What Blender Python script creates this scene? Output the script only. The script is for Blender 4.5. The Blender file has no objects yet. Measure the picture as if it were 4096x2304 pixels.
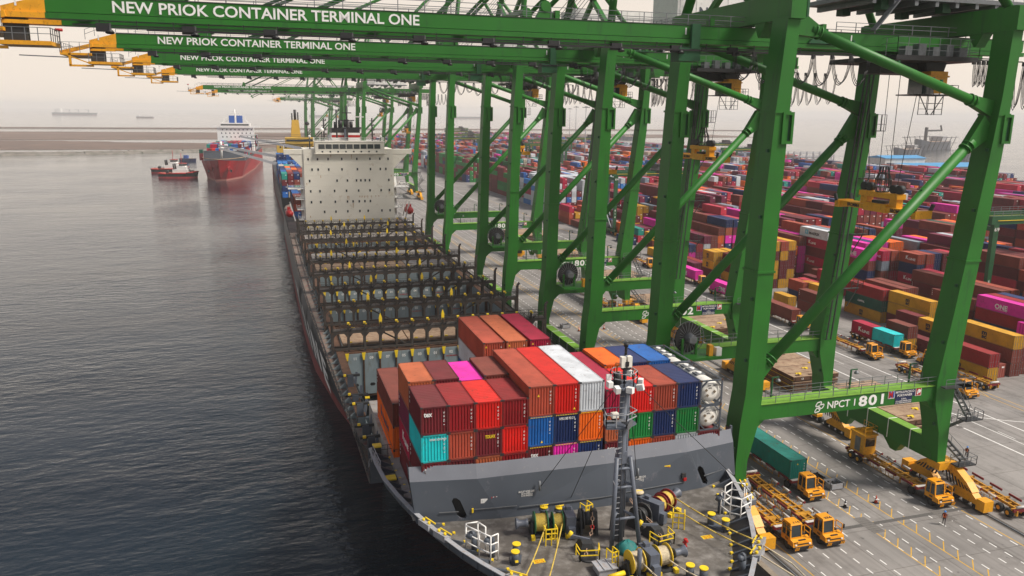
import bpy, math, random
from math import sin, cos, pi, radians, sqrt, atan2
from mathutils import Vector, Matrix
random.seed(7)
S = bpy.context.scene
COL = S.collection

# ------------------------------------------------------------------ camera
CAMZ = 46.62
cam = bpy.data.cameras.new('camera'); camo = bpy.data.objects.new('camera', cam); COL.objects.link(camo)
cam.sensor_width = 36.0; cam.lens = 3203.0/4096*36; cam.clip_start = 1.0; cam.clip_end = 60000.0
_p, _y, _r = radians(12.347), radians(17.237), radians(0.627)
_f = Vector((sin(_y)*cos(_p), cos(_y)*cos(_p), -sin(_p))); _rt = Vector((cos(_y), -sin(_y), 0)); _u = _rt.cross(_f)
_R = cos(_r)*_rt + sin(_r)*_u; _U = -sin(_r)*_rt + cos(_r)*_u
camo.matrix_world = Matrix(((_R.x, _U.x, -_f.x, 0), (_R.y, _U.y, -_f.y, 0), (_R.z, _U.z, -_f.z, CAMZ), (0, 0, 0, 1)))
S.camera = camo

# ------------------------------------------------------------------ sky, sun, exposure
SUN_EL, SUN_AZ = radians(50), radians(122)          # azimuth clockwise from +Y
w = bpy.data.worlds.new('World'); S.world = w; w.use_nodes = True
nt = w.node_tree; nt.nodes.clear()
sky = nt.nodes.new('ShaderNodeTexSky'); sky.sky_type = 'NISHITA'; sky.sun_disc = False
sky.sun_elevation = SUN_EL; sky.sun_rotation = SUN_AZ; sky.air_density = 1.0; sky.dust_density = 3.0; sky.ozone_density = 1.0
mixn = nt.nodes.new('ShaderNodeMix'); mixn.data_type = 'RGBA'; mixn.inputs['Factor'].default_value = 0.80
mixn.inputs[7].default_value = (9.9, 8.7, 7.5, 1)      # even cream overcast veil
bg = nt.nodes.new('ShaderNodeBackground'); bg.inputs['Strength'].default_value = 0.10
wo = nt.nodes.new('ShaderNodeOutputWorld')
tcw = nt.nodes.new('ShaderNodeTexCoord'); sx_ = nt.nodes.new('ShaderNodeSeparateXYZ'); mrw = nt.nodes.new('ShaderNodeMapRange')
mrw.inputs['From Min'].default_value = 0.10; mrw.inputs['From Max'].default_value = 0.48; mrw.inputs['To Min'].default_value = 0.94; mrw.inputs['To Max'].default_value = 0.14
nt.links.new(tcw.outputs['Generated'], sx_.inputs[0]); nt.links.new(sx_.outputs['Z'], mrw.inputs['Value']); nt.links.new(mrw.outputs[0], mixn.inputs['Factor'])   # cream haze low down, clearer air overhead
nt.links.new(sky.outputs[0], mixn.inputs[6]); nt.links.new(mixn.outputs[2], bg.inputs[0]); nt.links.new(bg.outputs[0], wo.inputs[0])
sl = bpy.data.lights.new('sun', 'SUN'); sl.energy = 4.6; sl.angle = radians(14); sl.color = (1.0, 0.93, 0.84)
so = bpy.data.objects.new('sun', sl); COL.objects.link(so)
so.rotation_euler = Vector((sin(SUN_AZ)*cos(SUN_EL), cos(SUN_AZ)*cos(SUN_EL), sin(SUN_EL))).to_track_quat('Z', 'Y').to_euler()
S.view_settings.view_transform = 'Standard'; S.view_settings.look = 'None'
S.view_settings.exposure = 0.0; S.view_settings.gamma = 1.0
S.cycles.use_denoising = True
S.cycles.max_bounces = 6; S.cycles.diffuse_bounces = 2; S.cycles.glossy_bounces = 3; S.cycles.transmission_bounces = 2
S.cycles.volume_bounces = 3; S.cycles.transparent_max_bounces = 4

# ------------------------------------------------------------------ helpers
class MB:
    """collects faces, then links them as ONE mesh object"""
    def __init__(s): s.v = []; s.f = []; s.m = []; s.sm = []; s.c = []; s.col = None
    def face(s, idx, mi=0, smooth=False):
        s.f.append(idx); s.m.append(mi); s.sm.append(smooth); s.c.append(s.col)
    def poly(s, pts, mi=0):
        b = len(s.v); s.v += [tuple(p) for p in pts]; s.face(list(range(b, b+len(pts))), mi)
    def hexa(s, lo, hi, mi=0):
        b = len(s.v); s.v += [tuple(p) for p in lo] + [tuple(p) for p in hi]; n = len(lo)
        s.face([b+i for i in reversed(range(n))], mi); s.face([b+n+i for i in range(n)], mi)
        for i in range(n):
            j = (i+1) % n; s.face([b+i, b+j, b+n+j, b+n+i], mi)
    def box(s, x0, y0, z0, x1, y1, z1, mi=0):
        s.hexa([(x0,y0,z0),(x1,y0,z0),(x1,y1,z0),(x0,y1,z0)], [(x0,y0,z1),(x1,y0,z1),(x1,y1,z1),(x0,y1,z1)], mi)
    def cbox(s, c, d, mi=0):
        s.box(c[0]-d[0]/2, c[1]-d[1]/2, c[2]-d[2]/2, c[0]+d[0]/2, c[1]+d[1]/2, c[2]+d[2]/2, mi)
    def frame(s, p, q, up=(0,0,1)):
        d = (Vector(q)-Vector(p)); L = d.length
        d = d/L if L else Vector((0,0,1)); u = Vector(up)
        if abs(d.dot(u)) > 0.99: u = Vector((0,1,0)) if abs(d.y) < 0.9 else Vector((1,0,0))
        a = d.cross(u).normalized(); return d, a, a.cross(d)
    def bar(s, p, q, w_, h_=None, up=(0,0,1), mi=0, w2=None, h2=None):
        h_ = h_ or w_; w2 = w2 or w_; h2 = h2 or h_
        d, a, b = s.frame(p, q, up); P = Vector(p); Q = Vector(q)
        r = lambda c, x, y: [c+a*(-x)+b*(-y), c+a*x+b*(-y), c+a*x+b*y, c+a*(-x)+b*y]
        s.hexa(r(P, w_/2, h_/2), r(Q, w2/2, h2/2), mi)
    def tube(s, p, q, r, n=8, r2=None, mi=0):
        r2 = r if r2 is None else r2; d, a, b = s.frame(p, q); P = Vector(p); Q = Vector(q); k = len(s.v)
        for c, rr in ((P, r), (Q, r2)):
            s.v += [tuple(c + a*(rr*cos(2*pi*i/n)) + b*(rr*sin(2*pi*i/n))) for i in range(n)]
        for i in range(n):
            j = (i+1) % n; s.face([k+i, k+j, k+n+j, k+n+i], mi, True)
        s.face([k+i for i in reversed(range(n))], mi); s.face([k+n+i for i in range(n)], mi)
    def path(s, pts, r, n=5, mi=0):
        for p, q in zip(pts, pts[1:]): s.tube(p, q, r, n, mi=mi)
    def prism(s, poly, axis, a, b, mi=0):
        """poly of 2-D points swept along axis 'x','y' or 'z' from a to b"""
        f = {'x': lambda p, t: (t, p[0], p[1]), 'y': lambda p, t: (p[0], t, p[1]), 'z': lambda p, t: (p[0], p[1], t)}[axis]
        s.hexa([f(p, a) for p in poly], [f(p, b) for p in poly], mi)
    def lathe(s, o, axis, prof, n=16, mi=0, smooth=True):
        """prof = [(t along axis, radius)]"""
        A = Vector(axis).normalized(); d, a, b = s.frame((0,0,0), A); k = len(s.v); O = Vector(o); m = len(prof)
        for t, r in prof: s.v += [tuple(O + A*t + a*(r*cos(2*pi*i/n)) + b*(r*sin(2*pi*i/n))) for i in range(n)]
        for q in range(m-1):
            for i in range(n):
                j = (i+1) % n; s.face([k+q*n+i, k+q*n+j, k+(q+1)*n+j, k+(q+1)*n+i], mi, smooth)
        s.face([k+i for i in reversed(range(n))], mi); s.face([k+(m-1)*n+i for i in range(n)], mi)
    def rail(s, pts, h=1.1, step=2.0, r=0.03, mi=0, rails=(0.55, 1.0)):
        for p, q in zip(pts, pts[1:]):
            P = Vector(p); Q = Vector(q); L = (Q-P).length; n = max(1, round(L/step))
            for i in range(n+1):
                c = P+(Q-P)*(i/n); s.bar(c, c+Vector((0,0,h)), r*2, mi=mi)
            for k in rails:
                o = Vector((0,0,h*k)); s.bar(P+o, Q+o, r*1.7, mi=mi)
    def build(s, name, mats, parent=None, share=None):
        me = bpy.data.meshes.new(name)
        o0 = parent_origin(parent)
        me.from_pydata([(x-o0[0], y-o0[1], z-o0[2]) for x, y, z in s.v], [], s.f)
        for m in (mats if isinstance(mats, (list, tuple)) else [mats]): me.materials.append(m)
        me.polygons.foreach_set('material_index', s.m); me.polygons.foreach_set('use_smooth', s.sm)
        if any(c is not None for c in s.c):
            at = me.color_attributes.new('paint', 'FLOAT_COLOR', 'CORNER'); buf = []
            for f, c in zip(s.f, s.c): buf += list((c or (1,1,1))[:3]) + [1.0] if len(f) == 1 else (list((c or (1,1,1))[:3]) + [1.0])*len(f)
            at.data.foreach_set('color', buf)
        me.update()
        o = bpy.data.objects.new(name, me); COL.objects.link(o)
        if parent: o.parent = parent
        return o
def parent_origin(p):
    x = y = z = 0.0
    while p: x += p.location.x; y += p.location.y; z += p.location.z; p = p.parent
    return (x, y, z)
def tag(o, label=None, cat=None, group=None, kind=None):
    if label: o['label'] = label
    if cat: o['category'] = cat
    if group: o['group'] = group
    if kind: o['kind'] = kind
    return o
def empty(name, loc, label, cat, group=None):
    o = bpy.data.objects.new(name, None); COL.objects.link(o); o.location = loc; o.empty_display_size = 0.5
    return tag(o, label, cat, group)
def copy_tree(o, parent=None, kids=None):
    c = o.copy(); COL.objects.link(c); c.parent = parent
    for ch in list(o.children): copy_tree(ch, c)
    return c
TXT = {}
def text(name, body, size, loc, xdir, ydir, mat, parent=None, bold=0.0, align='LEFT', width=0, space=1.0, up=0.7):
    """lettering as real mesh; width squeezes or stretches it to that many metres"""
    key = (body, size, bold, align, width, space, mat.name); me = TXT.get(key)
    if me is None:
        cu = bpy.data.curves.new(name, 'FONT'); cu.body = body; cu.size = size; cu.extrude = 0.006; cu.offset = bold*size
        cu.align_x = align; cu.align_y = 'BOTTOM_BASELINE'; cu.space_character = space; cu.resolution_u = 3
        t_ = bpy.data.objects.new(name, cu); me = bpy.data.meshes.new_from_object(t_); me.name = name
        bpy.data.objects.remove(t_); bpy.data.curves.remove(cu); me.materials.clear(); me.materials.append(mat)
        if width and len(me.vertices):
            xs = [v.co.x for v in me.vertices]; k = width/(max(xs)-min(xs)); x0 = min(xs)
            for v in me.vertices: v.co.x = (v.co.x-x0)*k
        TXT[key] = me
    o = bpy.data.objects.new(name, me); COL.objects.link(o)
    X = Vector(xdir).normalized(); Z = X.cross(Vector(ydir)).normalized(); Y = Z.cross(X)
    L = Vector(loc)
    if parent: o.parent = parent; L = L - Vector(parent_origin(parent))
    o.matrix_local = Matrix.Translation(L) @ Matrix((X, Y, Z)).transposed().to_4x4()
    return o
def reps(name, mesh_obj, spots, parent):
    """copies of one small part at the given offsets; the first spot is the part itself"""
    base = mesh_obj.location.copy()
    for i, p in enumerate(spots):
        o = mesh_obj if i == 0 else mesh_obj.copy()
        if i: COL.objects.link(o); o.parent = parent
        o.location = base + Vector(p)

# ------------------------------------------------------------------ materials
def mat(name, col, rough=0.55, metal=0.0, stain=None, amt=0.35, scale=0.6, var=0.12, bump=0.0, bscale=4.0, src='fixed', streak=False, spec=0.4, chalk_skylight=0):
    """painted surface: base colour, large soft variation, and blotches/runs of a second colour"""
    m = bpy.data.materials.new(name); m.use_nodes = True; t = m.node_tree; N = t.nodes; L = t.links
    b = N['Principled BSDF']; b.inputs['Roughness'].default_value = rough; b.inputs['Metallic'].default_value = metal
    b.inputs['Specular IOR Level'].default_value = spec
    tc = N.new('ShaderNodeTexCoord'); oi = N.new('ShaderNodeObjectInfo')
    if src == 'object': base = oi.outputs['Color']
    elif src == 'attr':
        a = N.new('ShaderNodeVertexColor'); a.layer_name = 'paint'; base = a.outputs[0]
    else:
        rgb = N.new('ShaderNodeRGB'); rgb.outputs[0].default_value = (*col, 1); base = rgb.outputs[0]
    off = N.new('ShaderNodeVectorMath'); off.operation = 'ADD'; sc = N.new('ShaderNodeVectorMath'); sc.operation = 'SCALE'
    cmb = N.new('ShaderNodeCombineXYZ')
    for i in range(3): L.new(oi.outputs['Random'], cmb.inputs[i])
    sc.inputs['Scale'].default_value = 57.0; L.new(cmb.outputs[0], sc.inputs[0])
    L.new(tc.outputs['Object'], off.inputs[0]); L.new(sc.outputs[0], off.inputs[1]); vec = off.outputs[0]
    n1 = N.new('ShaderNodeTexNoise'); n1.inputs['Scale'].default_value = scale; n1.inputs['Detail'].default_value = 5; L.new(vec, n1.inputs['Vector'])
    hsv = N.new('ShaderNodeHueSaturation'); mr = N.new('ShaderNodeMapRange')
    mr.inputs['From Min'].default_value = 0.25; mr.inputs['From Max'].default_value = 0.75
    mr.inputs['To Min'].default_value = 1-var; mr.inputs['To Max'].default_value = 1+var
    L.new(n1.outputs['Fac'], mr.inputs['Value']); L.new(mr.outputs[0], hsv.inputs['Value']); L.new(base, hsv.inputs['Color'])
    out = hsv.outputs[0]
    if chalk_skylight:
        ck = N.new('ShaderNodeMix'); ck.data_type = 'RGBA'; ck.inputs['Factor'].default_value = chalk_skylight; L.new(out, ck.inputs[6]); ck.inputs[7].default_value = (.62, .56, .50, 1); out = ck.outputs[2]
    if stain is not None:
        mp = N.new('ShaderNodeMapping'); mp.inputs['Scale'].default_value = (1, 1, 0.18) if streak else (1, 1, 1); L.new(vec, mp.inputs[0])
        n2 = N.new('ShaderNodeTexNoise'); n2.inputs['Scale'].default_value = scale*3.1; n2.inputs['Detail'].default_value = 8; n2.inputs['Roughness'].default_value = 0.7
        L.new(mp.outputs[0], n2.inputs['Vector'])
        cr = N.new('ShaderNodeValToRGB'); cr.color_ramp.elements[0].position = 0.62-0.3*amt; cr.color_ramp.elements[1].position = 0.80-0.15*amt
        L.new(n2.outputs['Fac'], cr.inputs[0]); mx = N.new('ShaderNodeMix'); mx.data_type = 'RGBA'
        L.new(cr.outputs[0], mx.inputs['Factor']); L.new(out, mx.inputs[6]); mx.inputs[7].default_value = (*stain, 1); out = mx.outputs[2]
    L.new(out, b.inputs['Base Color'])
    if bump:
        n3 = N.new('ShaderNodeTexNoise'); n3.inputs['Scale'].default_value = bscale; n3.inputs['Detail'].default_value = 6; L.new(vec, n3.inputs['Vector'])
        bp = N.new('ShaderNodeBump'); bp.inputs['Strength'].default_value = bump; bp.inputs['Distance'].default_value = 0.05
        L.new(n3.outputs['Fac'], bp.inputs['Height']); L.new(bp.outputs[0], b.inputs['Normal'])
    return m
M = {}
M['green'] = mat('crane_green_paint', (0.014, 0.142, 0.009), 0.5, stain=(0.012, 0.06, 0.016), amt=0.22, scale=0.25, var=0.15, streak=True)
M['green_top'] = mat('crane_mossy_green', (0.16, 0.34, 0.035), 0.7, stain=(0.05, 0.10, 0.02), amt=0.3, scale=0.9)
M['dkgreen'] = mat('dark_green_paint', (0.012, 0.085, 0.03), 0.5, stain=(0.01, 0.03, 0.015), amt=0.25, scale=0.3)
M['white'] = mat('white_paint', (0.78, 0.77, 0.74), 0.5, stain=(0.35, 0.34, 0.30), amt=0.15, scale=0.8, var=0.06)
M['letters'] = mat('white_lettering', (0.80, 0.80, 0.77), 0.6, stain=(0.16, 0.24, 0.15), amt=0.22, scale=1.2, var=0.05)
M['yellow'] = mat('yellow_paint', (0.72, 0.33, 0.012), 0.45, stain=(0.18, 0.09, 0.02), amt=0.25, scale=1.2, var=0.12)
M['brightyel'] = mat('safety_yellow', (0.80, 0.56, 0.02), 0.5, stain=(0.3, 0.2, 0.03), amt=0.15, scale=2)
M['black'] = mat('black_paint', (0.018, 0.018, 0.02), 0.5, var=0.3, scale=2)
M['rubber'] = mat('tyre_rubber', (0.02, 0.02, 0.021), 0.8, var=0.3, scale=3)
M['steel'] = mat('grey_galvanised_steel', (0.16, 0.17, 0.18), 0.5, 0.3, var=0.2, scale=2)
M['dksteel'] = mat('dark_steel', (0.035, 0.038, 0.04), 0.55, 0.2, stain=(0.07, 0.035, 0.018), amt=0.25, scale=1.5)
M['cable'] = mat('black_cable', (0.015, 0.015, 0.016), 0.6)
M['glass'] = mat('dark_glass', (0.02, 0.03, 0.035), 0.08, spec=0.8)
M['red'] = mat('red_paint', (0.42, 0.012, 0.012), 0.45, stain=(0.12, 0.01, 0.01), amt=0.2, scale=2)
M['orange'] = mat('orange_paint', (0.75, 0.16, 0.02), 0.5)
M['blue'] = mat('blue_paint', (0.02, 0.09, 0.35), 0.5)
M['navy'] = mat('navy_sign', (0.012, 0.02, 0.07), 0.5)
M['rust'] = mat('rusty_steel', (0.10, 0.048, 0.026), 0.8, stain=(0.035, 0.022, 0.016), amt=0.5, scale=1.0, var=0.3, bump=0.4)
M['hatch'] = mat('weathered_hatch_cover', (0.33, 0.23, 0.15), 0.8, stain=(0.16, 0.075, 0.04), amt=0.5, scale=0.35, var=0.25, bump=0.2)
M['hatchgrey'] = mat('grey_hatch_cover', (0.30, 0.28, 0.26), 0.8, stain=(0.20, 0.12, 0.07), amt=0.4, scale=0.4, var=0.2)
M['lash'] = mat('lashing_bridge_steel', (0.042, 0.039, 0.036), 0.7, stain=(0.11, 0.05, 0.022), amt=0.42, scale=1.1, var=0.3)
M['holdgrey'] = mat('hold_panel_grey', (0.20, 0.245, 0.26), 0.6, stain=(0.12, 0.10, 0.07), amt=0.25, scale=0.5, var=0.12, streak=True)
M['shipgrey'] = mat('ship_grey_paint', (0.072, 0.085, 0.105), 0.5, stain=(0.19, 0.18, 0.20), amt=0.10, scale=0.22, var=0.12)
M['mastgrey'] = mat('mast_grey_paint', (0.105, 0.12, 0.15), 0.45, stain=(0.05, 0.04, 0.035), amt=0.15, scale=1)
M['deck'] = mat('worn_steel_deck', (0.11, 0.10, 0.088), 0.6, stain=(0.27, 0.255, 0.235), amt=0.50, scale=0.22, var=0.35, bump=0.1)
M['reddeck'] = mat('worn_red_deck', (0.17, 0.145, 0.12), 0.75, stain=(0.20, 0.035, 0.025), amt=0.42, scale=0.35, var=0.3)
M['cream'] = mat('cream_ship_paint', (0.78, 0.745, 0.65), 0.5, stain=(0.55, 0.47, 0.35), amt=0.08, scale=0.12, var=0.04)
M['rope'] = mat('yellow_rope', (0.55, 0.40, 0.08), 0.9, var=0.3, scale=8)
M['paleRope'] = mat('pale_rope', (0.52, 0.44, 0.30), 0.9, var=0.3, scale=8)
M['chain'] = mat('rusty_chain', (0.42, 0.30, 0.22), 0.7, stain=(0.25, 0.09, 0.03), amt=0.5, scale=2)
M['tarp'] = mat('teal_tarpaulin', (0.01, 0.15, 0.14), 0.6, var=0.4, scale=2)
M['paint'] = mat('container_paint', (0.3, 0.05, 0.05), 0.62, stain=(0.10, 0.045, 0.025), amt=0.14, scale=0.5, var=0.18, src='object', spec=.2)
M['stackpaint'] = mat('stack_container_paint', (0.3, 0.05, 0.05), 0.65, src='attr', spec=0.15, stain=(0.10, 0.05, 0.03), amt=0.1, scale=0.3, var=0.14)
M['tank'] = mat('tank_shell_white', (0.72, 0.70, 0.64), 0.4, stain=(0.35, 0.30, 0.24), amt=0.2, scale=1.2)
M['skin'] = mat('skin', (0.30, 0.16, 0.10), 0.6)
M['maroon'] = mat('maroon_boiler_suit', (0.12, 0.015, 0.02), 0.8, var=0.2, scale=5)
M['dkcloth'] = mat('dark_work_clothes', (0.035, 0.03, 0.035), 0.85, var=0.3, scale=6)
M['helmet'] = mat('blue_helmet', (0.03, 0.22, 0.62), 0.35)
# ------------------------------------------------------------------ water, quay, land
WZ = -3.2
def water_mat():
    m = bpy.data.materials.new('harbour_water'); m.use_nodes = True; t = m.node_tree; N = t.nodes; L = t.links
    b = N['Principled BSDF']; b.inputs['Base Color'].default_value = (0.008, 0.016, 0.024, 1); b.inputs['Roughness'].default_value = 0.06
    b.inputs['IOR'].default_value = 1.33; b.inputs['Specular IOR Level'].default_value = 0.5
    g = N.new('ShaderNodeNewGeometry'); mp = N.new('ShaderNodeMapping'); mp.inputs['Rotation'].default_value = (0, 0, radians(-12)); mp.inputs['Scale'].default_value = (0.42, 0.85, 1)
    L.new(g.outputs['Position'], mp.inputs[0])
    a = N.new('ShaderNodeTexNoise'); a.inputs['Scale'].default_value = 0.75; a.inputs['Detail'].default_value = 4; a.inputs['Roughness'].default_value = 0.55; L.new(mp.outputs[0], a.inputs['Vector'])
    c = N.new('ShaderNodeTexNoise'); c.inputs['Scale'].default_value = 0.12; c.inputs['Detail'].default_value = 2; L.new(mp.outputs[0], c.inputs['Vector'])
    d = N.new('ShaderNodeTexNoise'); d.inputs['Scale'].default_value = 0.016; d.inputs['Detail'].default_value = 3; L.new(g.outputs['Position'], d.inputs['Vector'])
    cr = N.new('ShaderNodeMapRange'); cr.inputs['From Min'].default_value = 0.35; cr.inputs['From Max'].default_value = 0.7; cr.inputs['To Min'].default_value = 0.22; cr.inputs['To Max'].default_value = 0.65
    L.new(d.outputs['Fac'], cr.inputs['Value'])
    mu = N.new('ShaderNodeMath'); mu.operation = 'MULTIPLY_ADD'; mu.inputs[1].default_value = 1.6; L.new(c.outputs['Fac'], mu.inputs[0]); L.new(a.outputs['Fac'], mu.inputs[2])
    bp = N.new('ShaderNodeBump'); bp.inputs['Distance'].default_value = 0.55; L.new(mu.outputs[0], bp.inputs['Height']); L.new(cr.outputs[0], bp.inputs['Strength'])
    L.new(bp.outputs[0], b.inputs['Normal']); return m
M['water'] = water_mat()
def sheet(name, poly, z, m, zb=None):
    b = MB()
    if zb is None: b.poly([(x, y, z) for x, y in poly])
    else: b.prism(poly, 'z', zb, z)
    return tag(b.build(name, m), kind='structure')
sheet('water', [(-30000, -3000), (30000, -3000), (30000, 45000), (-30000, 45000)], WZ, M['water'])

def concrete():
    m = mat('quay_concrete', (0.235, 0.222, 0.21), 0.85, stain=(0.15, 0.14, 0.13), amt=0.42, scale=0.11, var=0.2, bump=0.15, bscale=3)
    t = m.node_tree; N = t.nodes; L = t.links; b = N['Principled BSDF']; src = b.inputs['Base Color'].links[0].from_socket
    g = N.new('ShaderNodeNewGeometry'); br = N.new('ShaderNodeTexBrick')
    br.offset = 0.0; br.inputs['Scale'].default_value = 1.0; br.inputs['Brick Width'].default_value = 7.6; br.inputs['Row Height'].default_value = 7.6
    br.inputs['Mortar Size'].default_value = 0.05; br.inputs['Color1'].default_value = (0.94, 0.94, 0.94, 1); br.inputs['Color2'].default_value = (1.06, 1.05, 1.04, 1); br.inputs['Mortar'].default_value = (0.62, 0.6, 0.58, 1)
    L.new(g.outputs['Position'], br.inputs['Vector'])
    # tyre marks running along the lanes and small oil spots
    mp = N.new('ShaderNodeMapping'); mp.inputs['Scale'].default_value = (1.3, 0.035, 1); L.new(g.outputs['Position'], mp.inputs[0])
    n = N.new('ShaderNodeTexNoise'); n.inputs['Scale'].default_value = 1.0; n.inputs['Detail'].default_value = 4; L.new(mp.outputs[0], n.inputs['Vector'])
    mr = N.new('ShaderNodeMapRange'); mr.inputs['From Min'].default_value = 0.45; mr.inputs['From Max'].default_value = 0.75; mr.inputs['To Min'].default_value = 1.0; mr.inputs['To Max'].default_value = 0.72; L.new(n.outputs['Fac'], mr.inputs['Value'])
    n2 = N.new('ShaderNodeTexNoise'); n2.inputs['Scale'].default_value = 0.9; n2.inputs['Detail'].default_value = 3; L.new(g.outputs['Position'], n2.inputs['Vector'])
    m2 = N.new('ShaderNodeMapRange'); m2.inputs['From Min'].default_value = 0.68; m2.inputs['From Max'].default_value = 0.78; m2.inputs['To Min'].default_value = 1.0; m2.inputs['To Max'].default_value = 0.55; L.new(n2.outputs['Fac'], m2.inputs['Value'])
    k = N.new('ShaderNodeMath'); k.operation = 'MULTIPLY'; L.new(mr.outputs[0], k.inputs[0]); L.new(m2.outputs[0], k.inputs[1])
    x = N.new('ShaderNodeMix'); x.data_type = 'RGBA'; x.blend_type = 'MULTIPLY'; x.inputs['Factor'].default_value = 1; L.new(src, x.inputs[6]); L.new(br.outputs['Color'], x.inputs[7])
    h = N.new('ShaderNodeHueSaturation'); L.new(x.outputs[2], h.inputs['Color']); L.new(k.outputs[0], h.inputs['Value']); L.new(h.outputs[0], b.inputs['Base Color']); return m
M['concrete'] = concrete()
QX = 47.9
QUAY = [(QX, -80), (400, -80), (432, 330), (500, 470), (560, 620), (600, 900), (640, 1290), (560, 1420), (330, 1380), (160, 1180), (QX, 1150)]
sheet('ground', QUAY, 0.0, M['concrete'], -7.0)
M['kerb'] = mat('quay_edge_concrete', (0.26, 0.22, 0.17), 0.9, stain=(0.13, 0.09, 0.06), amt=0.4, scale=0.8)
b = MB(); b.box(QX+0.05, -80, 0.0, QX+0.75, 1149, 0.22)
for y in range(30, 700, 9): b.box(QX+0.05, y, 0.22, QX+0.75, y+2.4, 0.26, 1)
tag(b.build('kerb', [M['kerb'], M['brightyel']]), kind='structure')
# crane rails in their dark slots
b = MB()
for x in (50.63, 81.0):
    b.box(x-0.55, -60, 0.0, x+0.55, 1100, 0.004, 1); b.box(x-0.09, -60, 0.004, x+0.09, 1100, 0.09, 0)
    b.box(x-0.32, -60, 0.004, x-0.2, 1100, 0.012, 2); b.box(x+0.2, -60, 0.004, x+0.32, 1100, 0.012, 2)
tag(b.build('crane_rails', [M['steel'], mat('rail_slot', (0.12, 0.105, 0.09), 0.9, stain=(0.06, 0.05, 0.04), amt=0.4), M['dksteel']]), kind='structure')
# painted markings
M['linewhite'] = mat('road_paint_white', (0.70, 0.69, 0.66), 0.8, stain=(0.32, 0.30, 0.28), amt=0.25, scale=1.5)
M['lineyel'] = mat('road_paint_yellow', (0.60, 0.34, 0.03), 0.8, stain=(0.30, 0.22, 0.10), amt=0.35, scale=1.2)
b = MB(); Z1 = 0.004
def strip(x0, y0, x1, y1, wd, mi=0, z=Z1):
    d = Vector((x1-x0, y1-y0, 0)).normalized(); n = Vector((-d.y, d.x, 0))*(wd/2)
    b.poly([(x0-n.x, y0-n.y, z), (x0+n.x, y0+n.y, z), (x1+n.x, y1+n.y, z), (x1-n.x, y1-n.y, z)][::-1], mi)
for x in (53.6, 56.2, 58.7, 61.3, 65.1, 66.9, 71.2, 74.0, 75.75, 78.45):
    y = 34.0 + (x*7.3 % 2)
    while y < 420: strip(x, y, x, y+1.0, 0.15); y += 2.02
for x, y0, y1 in ((100.9, 20, 250), (108.9, 20, 640)): strip(x, y0, x, y1, 0.28)
strip(104.3, 20, 104.3, 100, 0.16)
for k in range(14): strip(112.2, 60+k*26, 112.2, 61.8+k*26, 0.14); strip(120.8, 66+k*26, 120.8, 68+k*26, 0.14)
for k in range(40): strip(104.9, 62+k*7.5, 104.9, 65+k*7.5, 0.12)
for y in (127, 190, 262): strip(101.8, y, 104.2, y+0.8, 0.5); strip(103.0, y-0.4, 103.0, y+2.4, 0.3)
# loose white hose-like curve lines beside the stair
pts = [(100.4, 101), (101.6, 98), (104, 95.4), (107, 92.8), (110, 90.6), (113.5, 88.6)]
for p, q in zip(pts, pts[1:]): strip(p[0], p[1], q[0], q[1], 0.2, z=0.008)
for x, y0, y1 in ((52.4, 20, 330), (78.95, 20, 330), (116.5, 20, 420), (118.1, 20, 130), (69.45, 40, 330), (65.0, 40, 330)): strip(x, y0, x, y1, 0.13, 1, z=0.0045)
for x in (65.0, 69.45):
    y = 40.6
    while y < 330: strip(x, y, x+1.55, y+1.65, 0.11, 1, z=0.0055); y += 1.97
for k in range(16): strip(116.6, 60+k*20, 118.0, 63.5+k*20, 0.13, 1, z=0.0055)
tag(b.build('road_markings', [M['linewhite'], M['lineyel']]), kind='structure')
# drain channel, iron covers
b = MB(); M['drain'] = mat('drain_grating', (0.10, 0.095, 0.09), 0.9, stain=(0.05, 0.045, 0.04), amt=0.4, scale=2)
M['iron'] = mat('iron_cover', (0.15, 0.14, 0.13), 0.7, stain=(0.07, 0.06, 0.05), amt=0.4, scale=1.5)
b.box(50.0, 69.15, 0, 118, 69.75, 0.006, 0); b.box(83, 69.15, 0.006, 118, 69.75, 0.010, 1)
for x0, y0, x1, y1 in ((64.7, 67.5, 66.3, 71.1), (75.0, 67.4, 76.6, 71.4), (86.5, 66.6, 88, 68), (63.6, 108, 65, 111), (100, 90, 101, 91)):
    b.box(x0, y0, 0, x1, y1, 0.012, 1)
    for k in range(1, int((y1-y0)/0.45)): b.box(x0, y0+k*0.45-0.02, 0.012, x1, y0+k*0.45+0.02, 0.02, 0)
tag(b.build('drain_covers', [M['drain'], M['iron']]), kind='structure')
# mud flats and stone breakwater across the basin
M['mud'] = mat('brown_mud_flat', (0.155, 0.105, 0.08), 0.95, stain=(0.09, 0.07, 0.062), amt=0.5, scale=0.012, var=0.25)
M['stone'] = mat('breakwater_stone', (0.20, 0.18, 0.155), 0.95, stain=(0.05, 0.065, 0.04), amt=0.5, scale=0.08, var=0.3)
def wob(p, q, n, a): return [(p[0]+(q[0]-p[0])*i/n + random.uniform(-a, a)*2, p[1]+(q[1]-p[1])*i/n + random.uniform(-a, a)) for i in range(n+1)]
sheet('land', wob((-1500, 2215), (1500, 2330), 24, 7)+wob((1500, 2400), (-1500, 2300), 24, 7), WZ+1.6, M['mud'], WZ-2)
sheet('land', wob((-1300, 1500), (-420, 1440), 8, 6)+wob((-330, 1440), (1100, 1640), 12, 6)+wob((1100, 1850), (-1300, 1990), 18, 12), WZ+0.35, M['mud'], WZ-2)
sheet('land', wob((-1300, 1085), (-60, 1110), 12, 4)+[(20, 1140), (40, 1240)]+wob((-60, 1290), (-340, 1410), 8, 8)+[(-600, 1450), (-1300, 1440)], WZ+0.3, M['mud'], WZ-2)
b = MB(); P0 = [(-1300, 930), (-262, 972), (-174, 988), (-78, 1034), (40, 1075)]
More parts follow.
